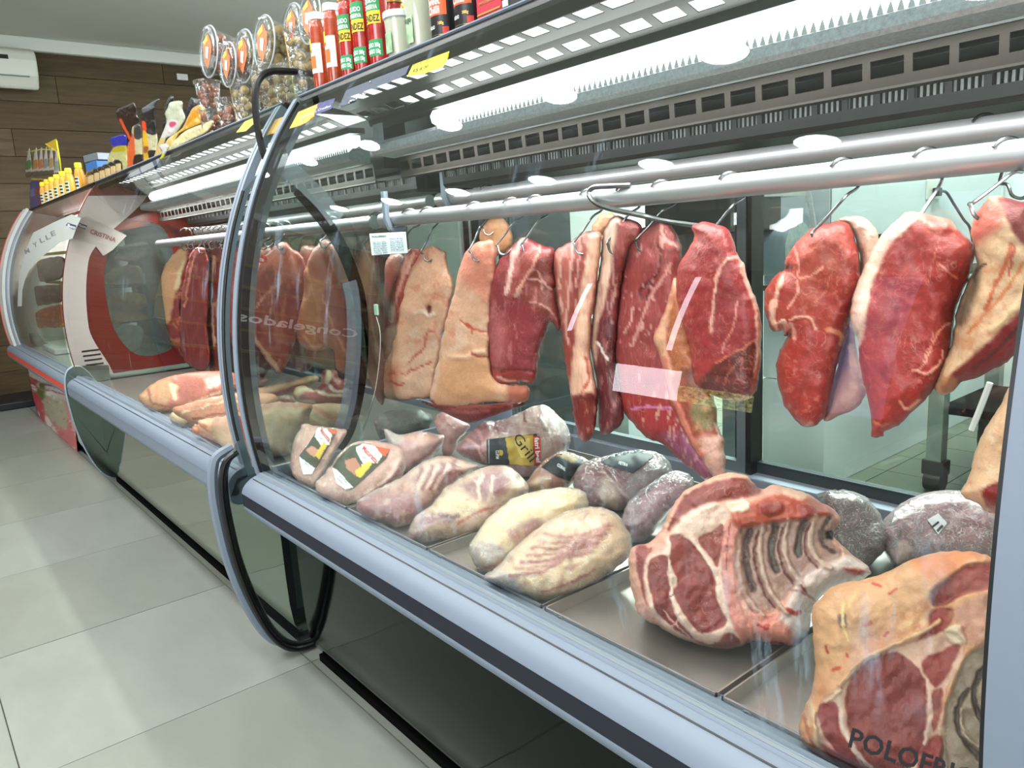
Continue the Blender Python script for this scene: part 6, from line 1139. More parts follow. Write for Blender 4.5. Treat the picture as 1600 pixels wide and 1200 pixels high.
def arc_label(e, name, X, Y, R, z0, z1, mat, g0=-2.6, g1=-0.3, off=0.0006):
    b = MB(); n = 12; pts = []
    for i in range(n+1):
        g = g0+(g1-g0)*i/n
        for z in (z0, z1): pts.append((X+(R+off)*math.cos(g), Y+(R+off)*math.sin(g), z))
    b.add(pts, [(2*i, 2*i+2, 2*i+3, 2*i+1) for i in range(n)]); return b.obj(name, mat, e, True)
def arc_text(e, name, X, Y, R, z, txt, wid, hgt, mat, gc=-1.25):
    v, f = text_mesh(txt, True); g = gc+(v[:, 0]-0.5)*wid/R
    me = mesh(name, np.stack([X+R*np.cos(g), Y+R*np.sin(g), z+v[:, 1]*hgt], 1), f); me.materials.append(mat)
    o = bpy.data.objects.new(name, me); COL.objects.link(o); o.parent = e; return o
def jar(px, py, Y, r, h, label, fill, lid, lidm, kind, grp='slim glass jars on top of the near case'):
    X = pl(px, py, 1, Y)[0]; e = empty('food_jar', (0, 0, 0), label, 'jar', grp); c = (X, Y, ZT)
    MB().lathe([(0, 0), (r*0.9, 0), (r, 0.004), (r, h*0.80), (r*0.96, h*0.84), (r*0.82, h*0.88), (r*0.82, h*0.93)], 22, c).obj('glass_body', fill, e, True)
    MB().lathe([(0, h), (r*0.86, h), (r*0.9, h*0.99), (r*0.9, h*0.91), (r*0.82, h*0.905)], 22, c).obj('lid', lidm, e, True)
    if kind == 'white':
        arc_label(e, 'label', X, Y, r, ZT+h*0.22, ZT+h*0.60, pbr('label_white', 'E6DED8', 0.5))
        arc_label(e, 'label_yellow', X, Y, r, ZT+h*0.48, ZT+h*0.66, M_YEL, -2.4, -1.5, 0.001); arc_label(e, 'label_orange', X, Y, r, ZT+h*0.28, ZT+h*0.44, M_ORANGE, -2.2, -1.0, 0.001)
        arc_text(e, 'label_lettering', X, Y, r+0.0015, ZT+h*0.49, 'HEMMER', 0.022, 0.006, M_INKR, -1.95)
    elif kind == 'green':
        arc_label(e, 'label_green', X, Y, r, ZT+h*0.56, ZT+h*0.74, M_GRN); arc_label(e, 'label_yellow', X, Y, r, ZT+h*0.43, ZT+h*0.56, M_YLAB, off=0.001); arc_label(e, 'lower_label', X, Y, r, ZT+h*0.10, ZT+h*0.27, M_GRN)
        arc_text(e, 'label_lettering', X, Y, r+0.0016, ZT+h*0.45, 'MENDEZ', 0.044, 0.013, M_INK, -1.35)
        arc_text(e, 'green_lettering', X, Y, r+0.0014, ZT+h*0.64, 'LIQUIDO', 0.036, 0.009, M_INKW, -1.35); arc_text(e, 'green_lettering', X, Y, r+0.0014, ZT+h*0.575, 'CONSERVA', 0.038, 0.008, M_INKW, -1.35)
        arc_text(e, 'green_lettering', X, Y, r+0.0014, ZT+h*0.19, 'LIQUIDO 300g', 0.038, 0.008, M_INKW, -1.35); arc_text(e, 'green_lettering', X, Y, r+0.0014, ZT+h*0.125, 'DRENADO 150g', 0.038, 0.008, M_INKW, -1.35)
    return e
jar(505, 137, 0.862, 0.0195, 0.168, 'slim jar with white lid and orange-white label, left of the pair', M_BRINE, 0, M_CLID, 'white')
jar(527, 127, 0.866, 0.0195, 0.172, 'slim jar with white lid and orange-white label, right of the pair', M_BRINE, 0, M_CLID, 'white')
jar(550, 117, 0.862, 0.0200, 0.172, 'slim jar of red peppers with gold lid and green-yellow label, leftmost of three', M_REDP, 0, M_GOLD, 'green')
jar(571, 108, 0.862, 0.0205, 0.185, 'slim jar of red peppers with green-yellow label, middle of three', M_REDP, 0, M_GOLD, 'green')
jar(596, 98, 0.862, 0.0215, 0.185, 'slim jar of red peppers with green-yellow label, rightmost of three, next to the white tubs', M_REDP, 0, M_GOLD, 'green')
jar(622, 86, 0.925, 0.026, 0.150, 'red pepper jar with yellow oval label standing behind the low white-lidded tub', M_REDP, 0, M_GOLD, 'none')
jar(642, 78, 0.945, 0.024, 0.130, 'short red jar with gold lid half hidden behind the white-lidded tubs', M_REDP, 0, M_GOLD, 'none')
def white_tub(px, py, Y, r, h, label, fill):
    X = pl(px, py, 1, Y)[0]; e = empty('pickle_tub', (0, 0, 0), label, 'tub', 'white-lidded tubs on top of the near case'); c = (X, Y, ZT)
    MB().lathe([(0, 0.001), (r*0.80, 0.001), (r*0.97, h*0.82), (0, h*0.83)], 24, c).obj('pickles', fill, e, True)
    MB().lathe([(r*0.83, 0), (r*1.0, h*0.86), (r*1.0, h*0.9)], 24, c).obj('frosted_cup', M_FROST, e, True)
    MB().lathe([(0, h), (r*1.0, h), (r*1.07, h*0.98), (r*1.07, h*0.86), (r*1.0, h*0.85)], 24, c).obj('lid', pbr('translucent_lid', 'CDD6D2', 0.3), e, True)
    arc_label(e, 'label', X, Y, r*0.93, ZT+h*0.12, ZT+h*0.55, pbr('pale_green_label', '8FB088', 0.5, 0, 0.5, (60, 0.5)), -2.2, -1.2, 0.002)
    return X, e
white_tub(628, 84, 0.868, 0.030, 0.088, 'low white-lidded tub of yellowish pickles in front of the red jars', M_CREAM)
Xw, e_ = white_tub(661, 70, 0.872, 0.030, 0.112, 'taller white-lidded tub with green label beside the black bottles', M_CREAM)
arc_text(e_, 'label_lettering', Xw, 0.872, 0.0315, ZT+0.050, 'Palogo', 0.026, 0.010, M_INK, -1.7)
def bottle(px, py, label):
    Y = 0.866; X = pl(px, py, 1, Y)[0]; e = empty('sauce_bottle', (0, 0, 0), label, 'bottle', 'black-label sauce bottles on top of the near case'); r, h = 0.0265, 0.20; c = (X, Y, ZT)
    MB().lathe([(0, 0), (r*0.9, 0), (r, 0.005), (r, h*0.62), (r*0.7, h*0.76), (r*0.4, h*0.84), (r*0.4, h*0.88)], 24, c).obj('bottle_body', M_BLKLAB, e, True)
    MB().lathe([(0, h), (r*0.45, h), (r*0.45, h*0.88), (r*0.4, h*0.88)], 20, c).obj('cap', M_BLACK, e, True)
    arc_label(e, 'orange_sash', X, Y, r, ZT+0.040, ZT+0.072, M_ORLAB, -2.5, -0.5)
    arc_label(e, 'red_edge', X, Y, r, ZT+0.006, ZT+0.020, M_INKR, -0.85, -0.4)
    arc_text(e, 'label_lettering', X, Y, r+0.0014, ZT+0.058, 'Sweet', 0.034, 0.0125, M_INKW, -1.5); arc_text(e, 'label_lettering', X, Y, r+0.0014, ZT+0.043, 'Chilli', 0.030, 0.0125, M_INKW, -1.5)
    arc_text(e, 'label_lettering', X, Y, r+0.0010, ZT+0.080, 'KUMAMI', 0.036, 0.011, M_INKW, -1.5); arc_text(e, 'weight_lettering', X, Y, r+0.0010, ZT+0.024, '300g', 0.012, 0.005, M_GOLD, -0.95)
    arc_text(e, 'small_lettering', X, Y, r+0.0010, ZT+0.018, 'MOLHO', 0.016, 0.006, M_INKW, -1.7)
    arc_text(e, 'gold_line', X, Y, r+0.0010, ZT+0.008, '______', 0.05, 0.004, M_GOLD, -1.4)
bottle(697, 52, 'black bottle with orange Sweet Chilli sash, left one')
bottle(735, 37, 'black bottle with orange Sweet Chilli sash, right one')
X = pl(777, 22, 1, 0.87)[0]
e = empty('carton_box', (0, 0, 0), 'crimson box with gold edges, right of the two black bottles', 'box')
MB().box(X-0.030, X+0.036, 0.85, 0.90, ZT, ZT+0.13).obj('carton', M_CRIM, e, bevel=0.001); MB().box(X-0.028, X+0.034, 0.8488, 0.8499, ZT+0.012, ZT+0.015).obj('gold_line', M_GOLD, e)
write3('lettering', 'PIMENTA DO REINO MOLHO', (X-0.022, 0.8488, ZT+0.028), (0.046, 0, 0), (0, 0, 0.004), M_GOLD, e)
X = pl(812, 12, 1, 0.87)[0]
e = empty('carton_box', (0, 0, 0), 'dark package barely in frame right of the crimson box', 'box'); MB().box(X-0.02, X+0.03, 0.85, 0.90, ZT, ZT+0.12).obj('carton', M_BLKLAB, e, bevel=0.002); MB().box(X-0.018, X-0.004, 0.8485, 0.8499, ZT+0.01, ZT+0.02).obj('barcode', M_WHITE, e)

# ---- bags and boxes further left
E_ = lambda *p: [(120+x/7.06, 130+y/7.06) for x, y in p]
Q_ = lambda *p: [(x/6, 180+y/6) for x, y in p]
M_BAG = vcol('printed_bag', rough=0.25, spec=0.6, marble=0.06, mscale=50, bump=(45, 0.9), coat=0.4)
def bag(name, label, ol, Y, base, cat='bag', group='bagged goods on top of the middle case', **k):
    a_ = np.array(ol, float); mid_, mx_ = np.median(a_[:, 1]), a_[:, 1].max(); X_ = pl(a_[:, 0].mean(), mx_, 1, Y)[0]; g_ = proj([X_, Y, ZT])[1]
    if g_ > mx_: a_[:, 1] += (g_+1-mx_)*np.clip((a_[:, 1]-mid_)/(mx_-mid_), 0, 1); ol = a_.tolist()
    k.setdefault('T', 0.02); k.setdefault('Tb', 0.02); k.setdefault('R', 9); k.setdefault('cell', 1.3); k.setdefault('lump', (0.006, 9)); k.setdefault('warp', 0.5); k.setdefault('smooth', 3); k.setdefault('sf', True); k.setdefault('rag', 0.3)
    lp = Lump(ol, Y=Y, base=base, zmin=ZT, **k); o = tag(lp.build(name, M_BAG), label, cat, group); return lp, o
bag('black_pouch', 'flat dark pouch top leaning out at the left of the orange pouches', E_((430, 322), (560, 240), (640, 215), (665, 330), (690, 450), (700, 700), (600, 740), (560, 640), (525, 500)), 0.99, '221512', strokes=[(E_((480, 410), (540, 520), (585, 610)), 3.2, 'E0542A')], seed=201)
bag('snack_pouch', 'pouch with orange left edge, grey top and cream window, left one', E_((605, 500), (640, 462), (700, 452), (722, 600), (728, 780), (736, 860), (640, 930), (560, 960), (556, 700), (598, 600)), 0.92, 'C4BC96', regions=[(E_((560, 600), (635, 600), (635, 1000), (550, 1000)), 'D8602C', 0.5), (E_((636, 450), (720, 450), (722, 600), (636, 605)), '3A3A3C', 0.5), (E_((636, 800), (740, 795), (740, 900), (636, 950)), '1C1816', 0.5)], spots=[('E8A040', 4, 0.45, 0.3)], seed=203)
bag('snack_pouch', 'pouch with yellow-orange edge, black curled top and speckled cream window, right one', E_((714, 430), (716, 290), (742, 262), (800, 225), (880, 178), (915, 182), (860, 250), (866, 380), (882, 520), (892, 640), (866, 790), (800, 850), (742, 880), (722, 560)), 0.92, 'C8C2A0', regions=[(E_((700, 250), (880, 250), (895, 545), (765, 545), (755, 430), (700, 430)), '1E1F22', 0.5), (E_((780, 210), (925, 165), (925, 190), (860, 260), (730, 330), (730, 270)), '5A6268', 0.6), (E_((700, 430), (755, 430), (765, 545), (720, 560)), 'E04A22', 0.5), (E_((715, 560), (770, 550), (800, 760), (800, 860), (730, 880)), 'E2B42C', 0.6), (E_((730, 700), (790, 700), (780, 760), (740, 770)), '9A4A20', 1), (E_((790, 745), (880, 745), (870, 800), (800, 830)), '2A2A2A', 0.5)], spots=[('9A8E5E', 2.5, 0.4, 0.6)], seed=205)
bag('black_bag', 'glossy black bag with a knotted top behind the pasta bags', E_((965, 300), (985, 220), (1020, 150), (1062, 138), (1065, 210), (1020, 260), (1030, 420), (980, 560), (890, 620), (880, 540), (940, 400)), 1.0, '181A1E', spots=[('6A737C', 4, 0.5, 0.5)], seed=207)
bag('pasta_bag', 'tall translucent white pasta bag with small pink print', E_((1030, 210), (1160, 198), (1166, 290), (1196, 370), (1182, 432), (1085, 560), (985, 600), (960, 760), (850, 800), (890, 660), (985, 440), (972, 340), (1004, 268)), 0.91, 'C0C4AC', regions=[(E_((985, 430), (1060, 400), (1110, 430), (1070, 520), (1000, 590), (930, 590)), 'DCD4D4', 1), (E_((1025, 430), (1080, 420), (1100, 450), (1050, 490), (1020, 470)), 'D0567C', 1), (E_((900, 640), (960, 600), (950, 740), (860, 790)), 'D8B870', 1)], seed=209)
bag('pasta_bag', 'bulging yellow pasta bag lying against the white one', E_((1165, 490), (1235, 350), (1290, 262), (1400, 238), (1422, 400), (1300, 482), (1135, 560), (1085, 640), (1060, 700), (950, 720), (960, 660), (1005, 598), (1080, 560)), 0.90, 'D8A840', regions=[(E_((1280, 270), (1350, 250), (1370, 330), (1250, 430), (1180, 500), (1180, 450)), 'CE8E24', 2), (E_((950, 620), (1080, 570), (1060, 690), (960, 710)), 'D8BC70', 1.5)], spots=[('F2DC9A', 5, 0.35, 0.6)], seed=211)
bag('pasta_bag', 'cream pasta bag lying flat in front along the case edge', E_((1070, 640), (1200, 525), (1380, 452), (1500, 408), (1500, 470), (1420, 560), (1250, 640), (1080, 740), (1020, 760), (1030, 690)), 0.86, 'DCD09E', R=5, spots=[('F4F0D0', 4, 0.3, 0.6), ('B89C5C', 4, 0.45, 0.5)], seed=213)
bag('white_bundle', 'small white bundle hanging over the case edge with a yellow tip', E_((900, 690), (930, 664), (985, 668), (1004, 700), (985, 760), (960, 820), (930, 850), (915, 835), (935, 760)), 0.815, 'CDCEC8', R=5, regions=[(E_((905, 790), (975, 780), (950, 850), (905, 855)), 'D8D020', 1)], seed=215, zz=None) if False else None
o = Lump(E_((900, 690), (930, 664), (985, 668), (1004, 700), (985, 760), (960, 820), (930, 850), (915, 835), (935, 760)), Y=0.812, T=0.012, Tb=0.008, R=5, cell=1.3, base='CDCEC8', lump=(0.004, 8), warp=0.5, smooth=3, regions=[(E_((905, 790), (975, 780), (950, 850), (905, 855)), 'D8D020', 1)], seed=215).build('white_bundle', M_BAG); tag(o, 'small white bundle with a yellow tip hanging over the case edge', 'bag')
bag('black_bag', 'crumpled black bag at the foot of the clear tubs', E_((1200, 330), (1250, 170), (1300, 165), (1362, 192), (1380, 250), (1440, 280), (1500, 190), (1520, 300), (1510, 420), (1440, 470), (1300, 520), (1230, 520)), 1.0, '14161A', spots=[('707A84', 4, 0.45, 0.6)], seed=217)
bag('pasta_bag', 'blue-topped pasta bag with pale spirals and yellow stripes', E_((372, 610), (410, 590), (535, 568), (552, 700), (556, 940), (460, 1000), (330, 1030), (325, 900), (352, 780), (400, 705), (370, 680)), 0.92, 'C2BF80', regions=[(E_((360, 560), (560, 540), (560, 690), (410, 715), (350, 790), (340, 740)), '2226A0', 0.6), (E_((400, 710), (545, 690), (540, 745), (405, 760)), 'B8A820', 0.6)], spots=[('E8E6B4', 3, 0.3, 0.6), ('8A8440', 3, 0.45, 0.4)], seed=219)
def slab(name, label, cx, cy, Y, w_, d_, h_, ang, tilt, z, mat, cat='box'):
    X = pl(cx, cy, 1, Y)[0]; o = MB().box(-w_/2, w_/2, -d_/2, d_/2, 0, h_).obj(name, mat, None, bevel=0.003)
    o.data.transform(Matrix.Translation((X, Y, z)) @ Matrix.Rotation(math.radians(ang), 4, 'Z') @ Matrix.Rotation(math.radians(tilt), 4, 'X')); return tag(o, label, cat)
slab('grey_box', 'silver grey box lying tilted on the blue and white packs', 158, 232, 0.97, 0.16, 0.12, 0.035, 12, 0, ZT+0.135, pbr('silver_card', '7E858C', 0.35, 0.3))
slab('blue_pack', 'blue and white pack under the silver grey box', 160, 245, 0.97, 0.15, 0.12, 0.05, 8, 0, ZT+0.083, pbr('blue_card', '3C6CA8', 0.4))
slab('white_pack', 'white pack below the blue pack, behind the small pouches', 158, 258, 0.97, 0.16, 0.12, 0.08, 8, 0, ZT, pbr('white_card', 'B8B8B0', 0.4))
for k in range(6):
    x = 150+k*8.5-8; y = 268-k*3.6
    bag('spice_pouch', ['spice pouch with black top nearest the mustard bottles', 'spice pouch with black top, second from the mustard bottles', 'spice pouch with black top, third from the mustard bottles', 'spice pouch with black top, fourth from the mustard bottles', 'spice pouch with black top, fifth from the mustard bottles', 'spice pouch with black top touching the blue-topped pasta bag'][k],
        [(x-8, y+3), (x-2, y-1), (x+4, y+2), (x+5, y+14), (x+6, y+30), (x-4, y+33), (x-8, y+20)], 0.89+0.004*k, 'C87840', group='small spice pouches on the middle case', R=4, cell=1.2, T=0.012, lump=(0.003, 5), seed=221+k,
        regions=[([(x-9, y-3), (x+7, y-4), (x+7, y+6), (x-9, y+8)], '1A1616', 0.5), ([(x-5, y+8), (x+5, y+6), (x+4, y+16), (x-4, y+18)], 'E0C890', 1), ([(x-9, y+20), (x+7, y+18), (x+7, y+24), (x-9, y+26)], 'A02C1C', 0.6)])
# mustard bottles
bme = None
mlabs = ['mustard bottle with yellow cap nearest the spice pouches', 'large mustard bottle with yellow cap, second in the row', 'mustard bottle with yellow cap, third in the row', 'mustard bottle, fourth in the row, half hidden', 'mustard bottle, fifth in the row, half hidden', 'mustard bottle, sixth in the row, half hidden', 'mustard bottle at the far end of the row under the sachet rack']
for k, (px, py) in enumerate([(128, 298), (112, 302), (103, 306), (94, 310), (86, 313), (79, 316), (72, 320)]):
    X = pl(px, py, 1, 0.89)[0]; e = empty('mustard_bottle', (0, 0, 0), mlabs[k], 'bottle', 'mustard bottles on the far case')
    r, h = 0.024, 0.150
    MB().lathe([(0, 0), (r*0.9, 0), (r, 0.006), (r, h*0.62), (r*0.8, h*0.76), (r*0.62, h*0.82)], 18, (X, 0.89, ZT)).obj('bottle_body', M_MUST, e, True)
    MB().lathe([(0, h), (r*0.62, h), (r*0.72, h*0.97), (r*0.74, h*0.83), (r*0.62, h*0.81)], 18, (X, 0.89, ZT)).obj('cap', M_YEL, e, True)
    arc_label(e, 'label', X, 0.89, r, ZT+h*0.10, ZT+h*0.52, pbr('mustard_label', 'C8CEC0', 0.5), -2.9, -0.4)
    for z_ in (0.18, 0.30, 0.42): arc_label(e, 'label_bar', X, 0.89, r, ZT+h*z_, ZT+h*(z_+0.06), pbr('dark_green_ink', '2A3A2A', 0.5), -2.7, -0.6, 0.0012)
# sachet rack
rk = empty('sachet_rack', (0, 0, 0), 'yellow wire rack with a triangular sign board holding snack sachets', 'rack')
R_ = lambda *p: [P(x/6, 180+y/6, 0.96) for x, y in p]
MB().tube(R_((580, 640), (560, 420), (530, 240)), 0.005, 6).tube(R_((300, 600), (420, 605), (575, 600)), 0.005, 6).tube(R_((255, 345), (400, 320), (545, 330)), 0.004, 6).tube(R_((560, 420), (520, 330), (430, 270)), 0.004, 6).obj('wire_frame', pbr('yellow_wire', 'D8CC30', 0.4), rk, True)
q = [P(x/6, 180+y/6, 0.965) for x, y in [(425, 270), (520, 222), (532, 250), (545, 335), (470, 330)]]; b = MB(); b.add(q+[tuple(np.array(p)+[0, 0.004, 0]) for p in q], [(0, 1, 2, 3, 4), (9, 8, 7, 6, 5)]+[(i, (i+1) % 5, 5+(i+1) % 5, 5+i) for i in range(5)]); b.obj('sign_board', pbr('yellow_board', 'C8A82C', 0.5), rk)
MB().tube([P(96, 285, 0.96), (P(96, 285, 0.96)[0], 0.96, ZT)], 0.004, 6).obj('stand', pbr('yellow_wire', 'D8CC30', 0.4), rk)
for k, x in enumerate([270, 335, 385, 430, 480, 530]):
    w_ = 26 if k in (0, 1) else 22; t0 = 330-k*4 if k < 5 else 340
    Lump(Q_((x-w_*0.4, t0+10), (x+6, t0-25), (x+w_*0.5, t0+20), (x+w_*1.0, t0+150), (x+w_*1.1, t0+230), (x, t0+250), (x-w_*1.3, t0+235), (x-w_*1.0, t0+120)), Y=0.945-0.003*k, T=0.012, Tb=0.008, R=3, cell=1.0, base='C9C6BC', lump=(0.003, 5), warp=0.4, rag=0.2, smooth=3, regions=[(Q_((x-w_, t0+110), (x+w_*0.7, t0+90), (x+w_, t0+160), (x-w_, t0+180)), ['3A8A50', 'C08048', 'C87850', '8A9490', 'B89A6A', '9AA8A0'][k], 0.6), (Q_((x-w_*1.4, t0+210), (x+w_*1.2, t0+200), (x+w_*1.2, t0+260), (x-w_*1.4, t0+260)), '5A5246', 0.6)], seed=240+k).build('x', M_BAG)
    o = bpy.context.scene.objects[-1] if False else COL.objects[-1]; o.name = 'snack_sachet'
    tag(o, ['white sachet with green print, far end of the yellow rack', 'white sachet with tan print, second on the rack', 'white sachet with orange print, third on the rack', 'grey-white sachet, fourth on the rack', 'slim cream sachet, fifth on the rack', 'pale sachet nearest the rack upright'][k], 'sachet', 'sachets on the yellow rack')
for k, (x0, c1, c2) in enumerate([(285, '2A3C8A', '5A6CB8'), (320, '303E90', '8A2A3A'), (355, 'A02A24', '38302C'), (400, 'D0C8B0', '3A7A3A'), (450, '7A2A20', 'C04A28'), (500, 'D84A20', 'C83A1C')]):
    bag('small_sachet', ['blue sachet at the far end below the yellow rack', 'blue and red sachet below the yellow rack', 'red sachet below the rack before the mustard', 'cream and green sachet below the rack', 'brown-red sachet below the rack', 'orange-red sachet below the rack by the mustard bottles'][k], Q_((x0, 640-k*5), (x0+45, 625-k*6), (x0+60, 720-k*6), (x0+40, 880-k*24), (x0-2, 830-k*10)), 0.955, c1, cat='sachet', group='sachets below the yellow rack', R=3, cell=1.0, T=0.008, lump=(0.003, 4), regions=[(Q_((x0, 700), (x0+60, 680), (x0+60, 740), (x0, 760)), c2, 0.6)], seed=260+k)
# ================================================================== preparation room behind the near case
M_CABW = pbr('mint_white_panel', 'DDE4EA', 0.35, 0, 0.45, (1.5, 0.05))
cb_ = empty('tall_white_cabinet', (0, 0, 0), 'tall mint-white cabinet block standing on the prep room floor behind the steaks', 'cabinet')
MB().box(-1.725, -1.454, 2.724, 4.45, 0.0, 0.42).obj('lower_panel', M_CABW, cb_, bevel=0.003); MB().box(-1.725, -1.454, 2.724, 4.45, 0.424, 2.2).obj('upper_panel', M_CABW, cb_, bevel=0.003)
MB().box(-1.452, -1.449, 2.73, 4.4, 0.60, 1.35).obj('side_sheet', pbr('mint_side_sheet', 'CCD6DA', 0.35), cb_)
XQ = -1.449
q = pl(np.array([1447, 1466, 1466, 1447]), np.array([283, 281, 310, 312]), 0, XQ)
sk = empty('wall_socket', (0, 0, 0), 'white wall socket with black plug and cable on the mint panel', 'socket')
y0, z0 = q[:, 1].min(), q[:, 2].min(); y1, z1 = q[:, 1].max(), q[:, 2].max()
MB().box(XQ, XQ+0.008, y0, y1, z0, z1).obj('socket_plate', M_WHITE, sk, bevel=0.002)
pc_ = pl(1464, 300, 0, XQ+0.02); MB().box(XQ+0.008, XQ+0.035, pc_[1]-0.02, pc_[1]+0.02, pc_[2]-0.018, pc_[2]+0.018).obj('plug', M_BLACK, sk, bevel=0.004)
cab = catmull([pl(x, y, 0, XQ+0.03) for x, y in ((1466, 300), (1478, 300), (1490, 318), (1505, 342), (1516, 358), (1522, 400))], 6, False); MB().tube(cab, 0.006, 8).obj('cable', pbr('dark_grey_cable', '3A4450', 0.5), sk, True)
pc_ = pl(1380, 370, 0, XQ+0.012); MB().box(XQ, XQ+0.02, pc_[1]-0.03, pc_[1]+0.03, pc_[2]-0.012, pc_[2]+0.012).obj('small_switch', M_BLACK, sk, bevel=0.002)
# film roll on a wrapping stand
fr = empty('film_roll', (0, 0, 0), 'large roll of clear wrapping film mounted before the mint cabinet', 'film roll')
def cyl_x(x0, x1, y, z, r, n=28): return MB().ext([(y+r*math.cos(a), z+r*math.sin(a)) for a in np.linspace(0, 2*PI, n, endpoint=False)], x0, x1)
cyl_x(-1.80, -1.40, 2.42, 0.955, 0.092).obj('film', pbr('layered_film', '93A6B4', 0.5, 0.0, 0.3), fr, True, angle=40)
cyl_x(-1.399, -1.397, 2.42, 0.955, 0.088).obj('film_edge', pbr('film_edge_rings', 'A6B4B4', 0.4, 0, 0.5, (60, 0.2)), fr, True, angle=40)
cyl_x(-1.83, -1.37, 2.42, 0.955, 0.022).obj('core', M_STEEL, fr, True, angle=40)
MB().box(-1.84, -1.83, 2.38, 2.72, 0.93, 0.98).box(-1.37, -1.36, 2.38, 2.46, 0.80, 0.98).box(-1.84, -1.36, 2.60, 2.72, 0.79, 0.81).obj('bracket', M_STEEL, fr)
MB().box(-1.83, -1.40, 2.40, 2.70, 0.0, 0.79).obj('stand_body', pbr('shadow_grey_body', '7E9088', 0.5), fr) if False else None
tag(MB().tube(catmull([P(1250, 262, 2.68), P(1262, 300, 2.66), P(1272, 360, 2.64), P(1280, 395, 2.66)], 6, False), 0.012, 8).obj('film_strip', M_FILMW, None, True), 'narrow strip of loose film hanging beside the big roll', 'plastic film')
# steel table on castors with a dark block added for the shade under it
tb = empty('prep_table', (0, 0, 0), 'steel prep table on black castors behind the rightmost cuts', 'table')
a = pl(1460, 766, 2, 0.0); tx, ty = a[0], a[1]
MB().box(tx-0.05, tx+1.2, ty-0.05, ty+0.65, 0.83, 0.87).obj('table_top', M_STEEL, tb, bevel=0.004)
for dx, dy in ((0, 0), (1.1, 0), (0, 0.55), (1.1, 0.55)):
    MB().box(tx+dx-0.027, tx+dx+0.027, ty+dy-0.027, ty+dy+0.027, 0.12, 0.83).obj('leg', pbr('leg_aluminium', '9AA69E', 0.4, 0.4), tb)
    w_ = empty('castor'); w_.parent = tb
    MB().box(tx+dx-0.042, tx+dx+0.042, ty+dy-0.03, ty+dy+0.03, 0.065, 0.125).obj('castor_fork', M_BLACK, w_, bevel=0.006)
    cyl_x(tx+dx-0.03, tx+dx+0.03, ty+dy, 0.042, 0.042, 18).obj('castor_wheel', M_BLACK, w_, True)
MB().box(tx, tx+1.1, ty+0.02, ty+0.5, 0.30, 0.33).obj('under_shelf', M_DSTEEL, tb)
tag(MB().box(tx+0.10, tx+0.62, ty+0.10, ty+0.52, 0.0, 0.298).obj('shade_block', pbr('shade_block_dark', '24302C', 0.5), None, bevel=0.01), 'dark block standing in for the shade under the prep table', 'shade block')  # solid dark block imitating the shade below the table top
tag(MB().tube([P(1547, 598, 1.32), P(1531, 640, 1.32), P(1518, 672, 1.32)], 0.005, 6).obj('reflection_streak', M_WHITE, None, True), 'thin white tube standing in for a reflected streak by the rightmost cuts', 'reflection')  # white tube imitating a bright streak reflected in the glass
# left part of the prep room
a = pl(983, 692, 2, 0.0)
tag(MB().box(a[0]-0.42, a[0], a[1], a[1]+0.5, 0.0, 0.62).obj('low_cabinet', M_CABW, None, bevel=0.004), 'low mint-white cabinet seen below the streaky cuts', 'cabinet')
a = pl(860, 636, 2, 0.0)
bt = empty('rubber_boot', (0, 0, 0), 'white rubber boot of a worker standing behind the hanging cuts', 'boot')
sx = 0.055
loops = [(0.0, 0.05, -0.05, 0.21), (0.03, 0.052, -0.055, 0.215), (0.06, 0.05, -0.055, 0.20), (0.09, 0.046, -0.05, 0.12), (0.13, 0.046, -0.048, 0.055), (0.20, 0.050, -0.052, 0.050), (0.32, 0.058, -0.060, 0.056), (0.34, 0.060, -0.062, 0.058)]
v = []; f = []; n = 16
for z, w_, b0, b1 in loops:
    for k in range(n):
        g = 2*PI*k/n; cx = (b0+b1)/2; v.append((a[0]+cx+(b1-b0)/2*math.cos(g), a[1]+w_*math.sin(g), z+0.012))
for i in range(len(loops)-1):
    for k in range(n): f.append((i*n+k, i*n+(k+1) % n, (i+1)*n+(k+1) % n, (i+1)*n+k))
MB().add(v, f+[tuple(range(n))]).obj('boot_shell', pbr('white_rubber', 'E0E6E4', 0.35), bt, True, angle=60)
v = [(a[0]+0.08+0.137*math.cos(2*PI*k/n), a[1]+0.055*math.sin(2*PI*k/n), z) for z in (0, 0.016) for k in range(n)]
MB().add(v, [(k, (k+1) % n, n+(k+1) % n, n+k) for k in range(n)]+[tuple(range(n)), tuple(range(n, 2*n))[::-1]]).obj('sole', pbr('grey_sole', '7A8078', 0.5), bt)
rkk = empty('slatted_shelf', (0, 0, 0), 'low dark slatted steel shelf in the prep room beside the boot', 'shelf')
a2 = P(830, 600, 3.5)
for k in range(5): MB().box(a2[0]-0.3, a2[0]+0.95, 3.3+k*0.10, 3.36+k*0.10, 0.42, 0.44).obj('slat', pbr('slat_grey', '5A6460', 0.4, 0.4), rkk)
for dx in (-0.28, 0.90):
    for dy in (3.31, 3.72): MB().box(a2[0]+dx, a2[0]+dx+0.03, dy, dy+0.03, 0, 0.42).obj('leg', pbr('slat_grey', '5A6460', 0.4, 0.4), rkk)
MB().box(a2[0]-0.3, a2[0]+0.95, 3.3, 3.76, 0.12, 0.14).obj('lower_shelf', pbr('slat_grey', '5A6460', 0.4, 0.4), rkk)
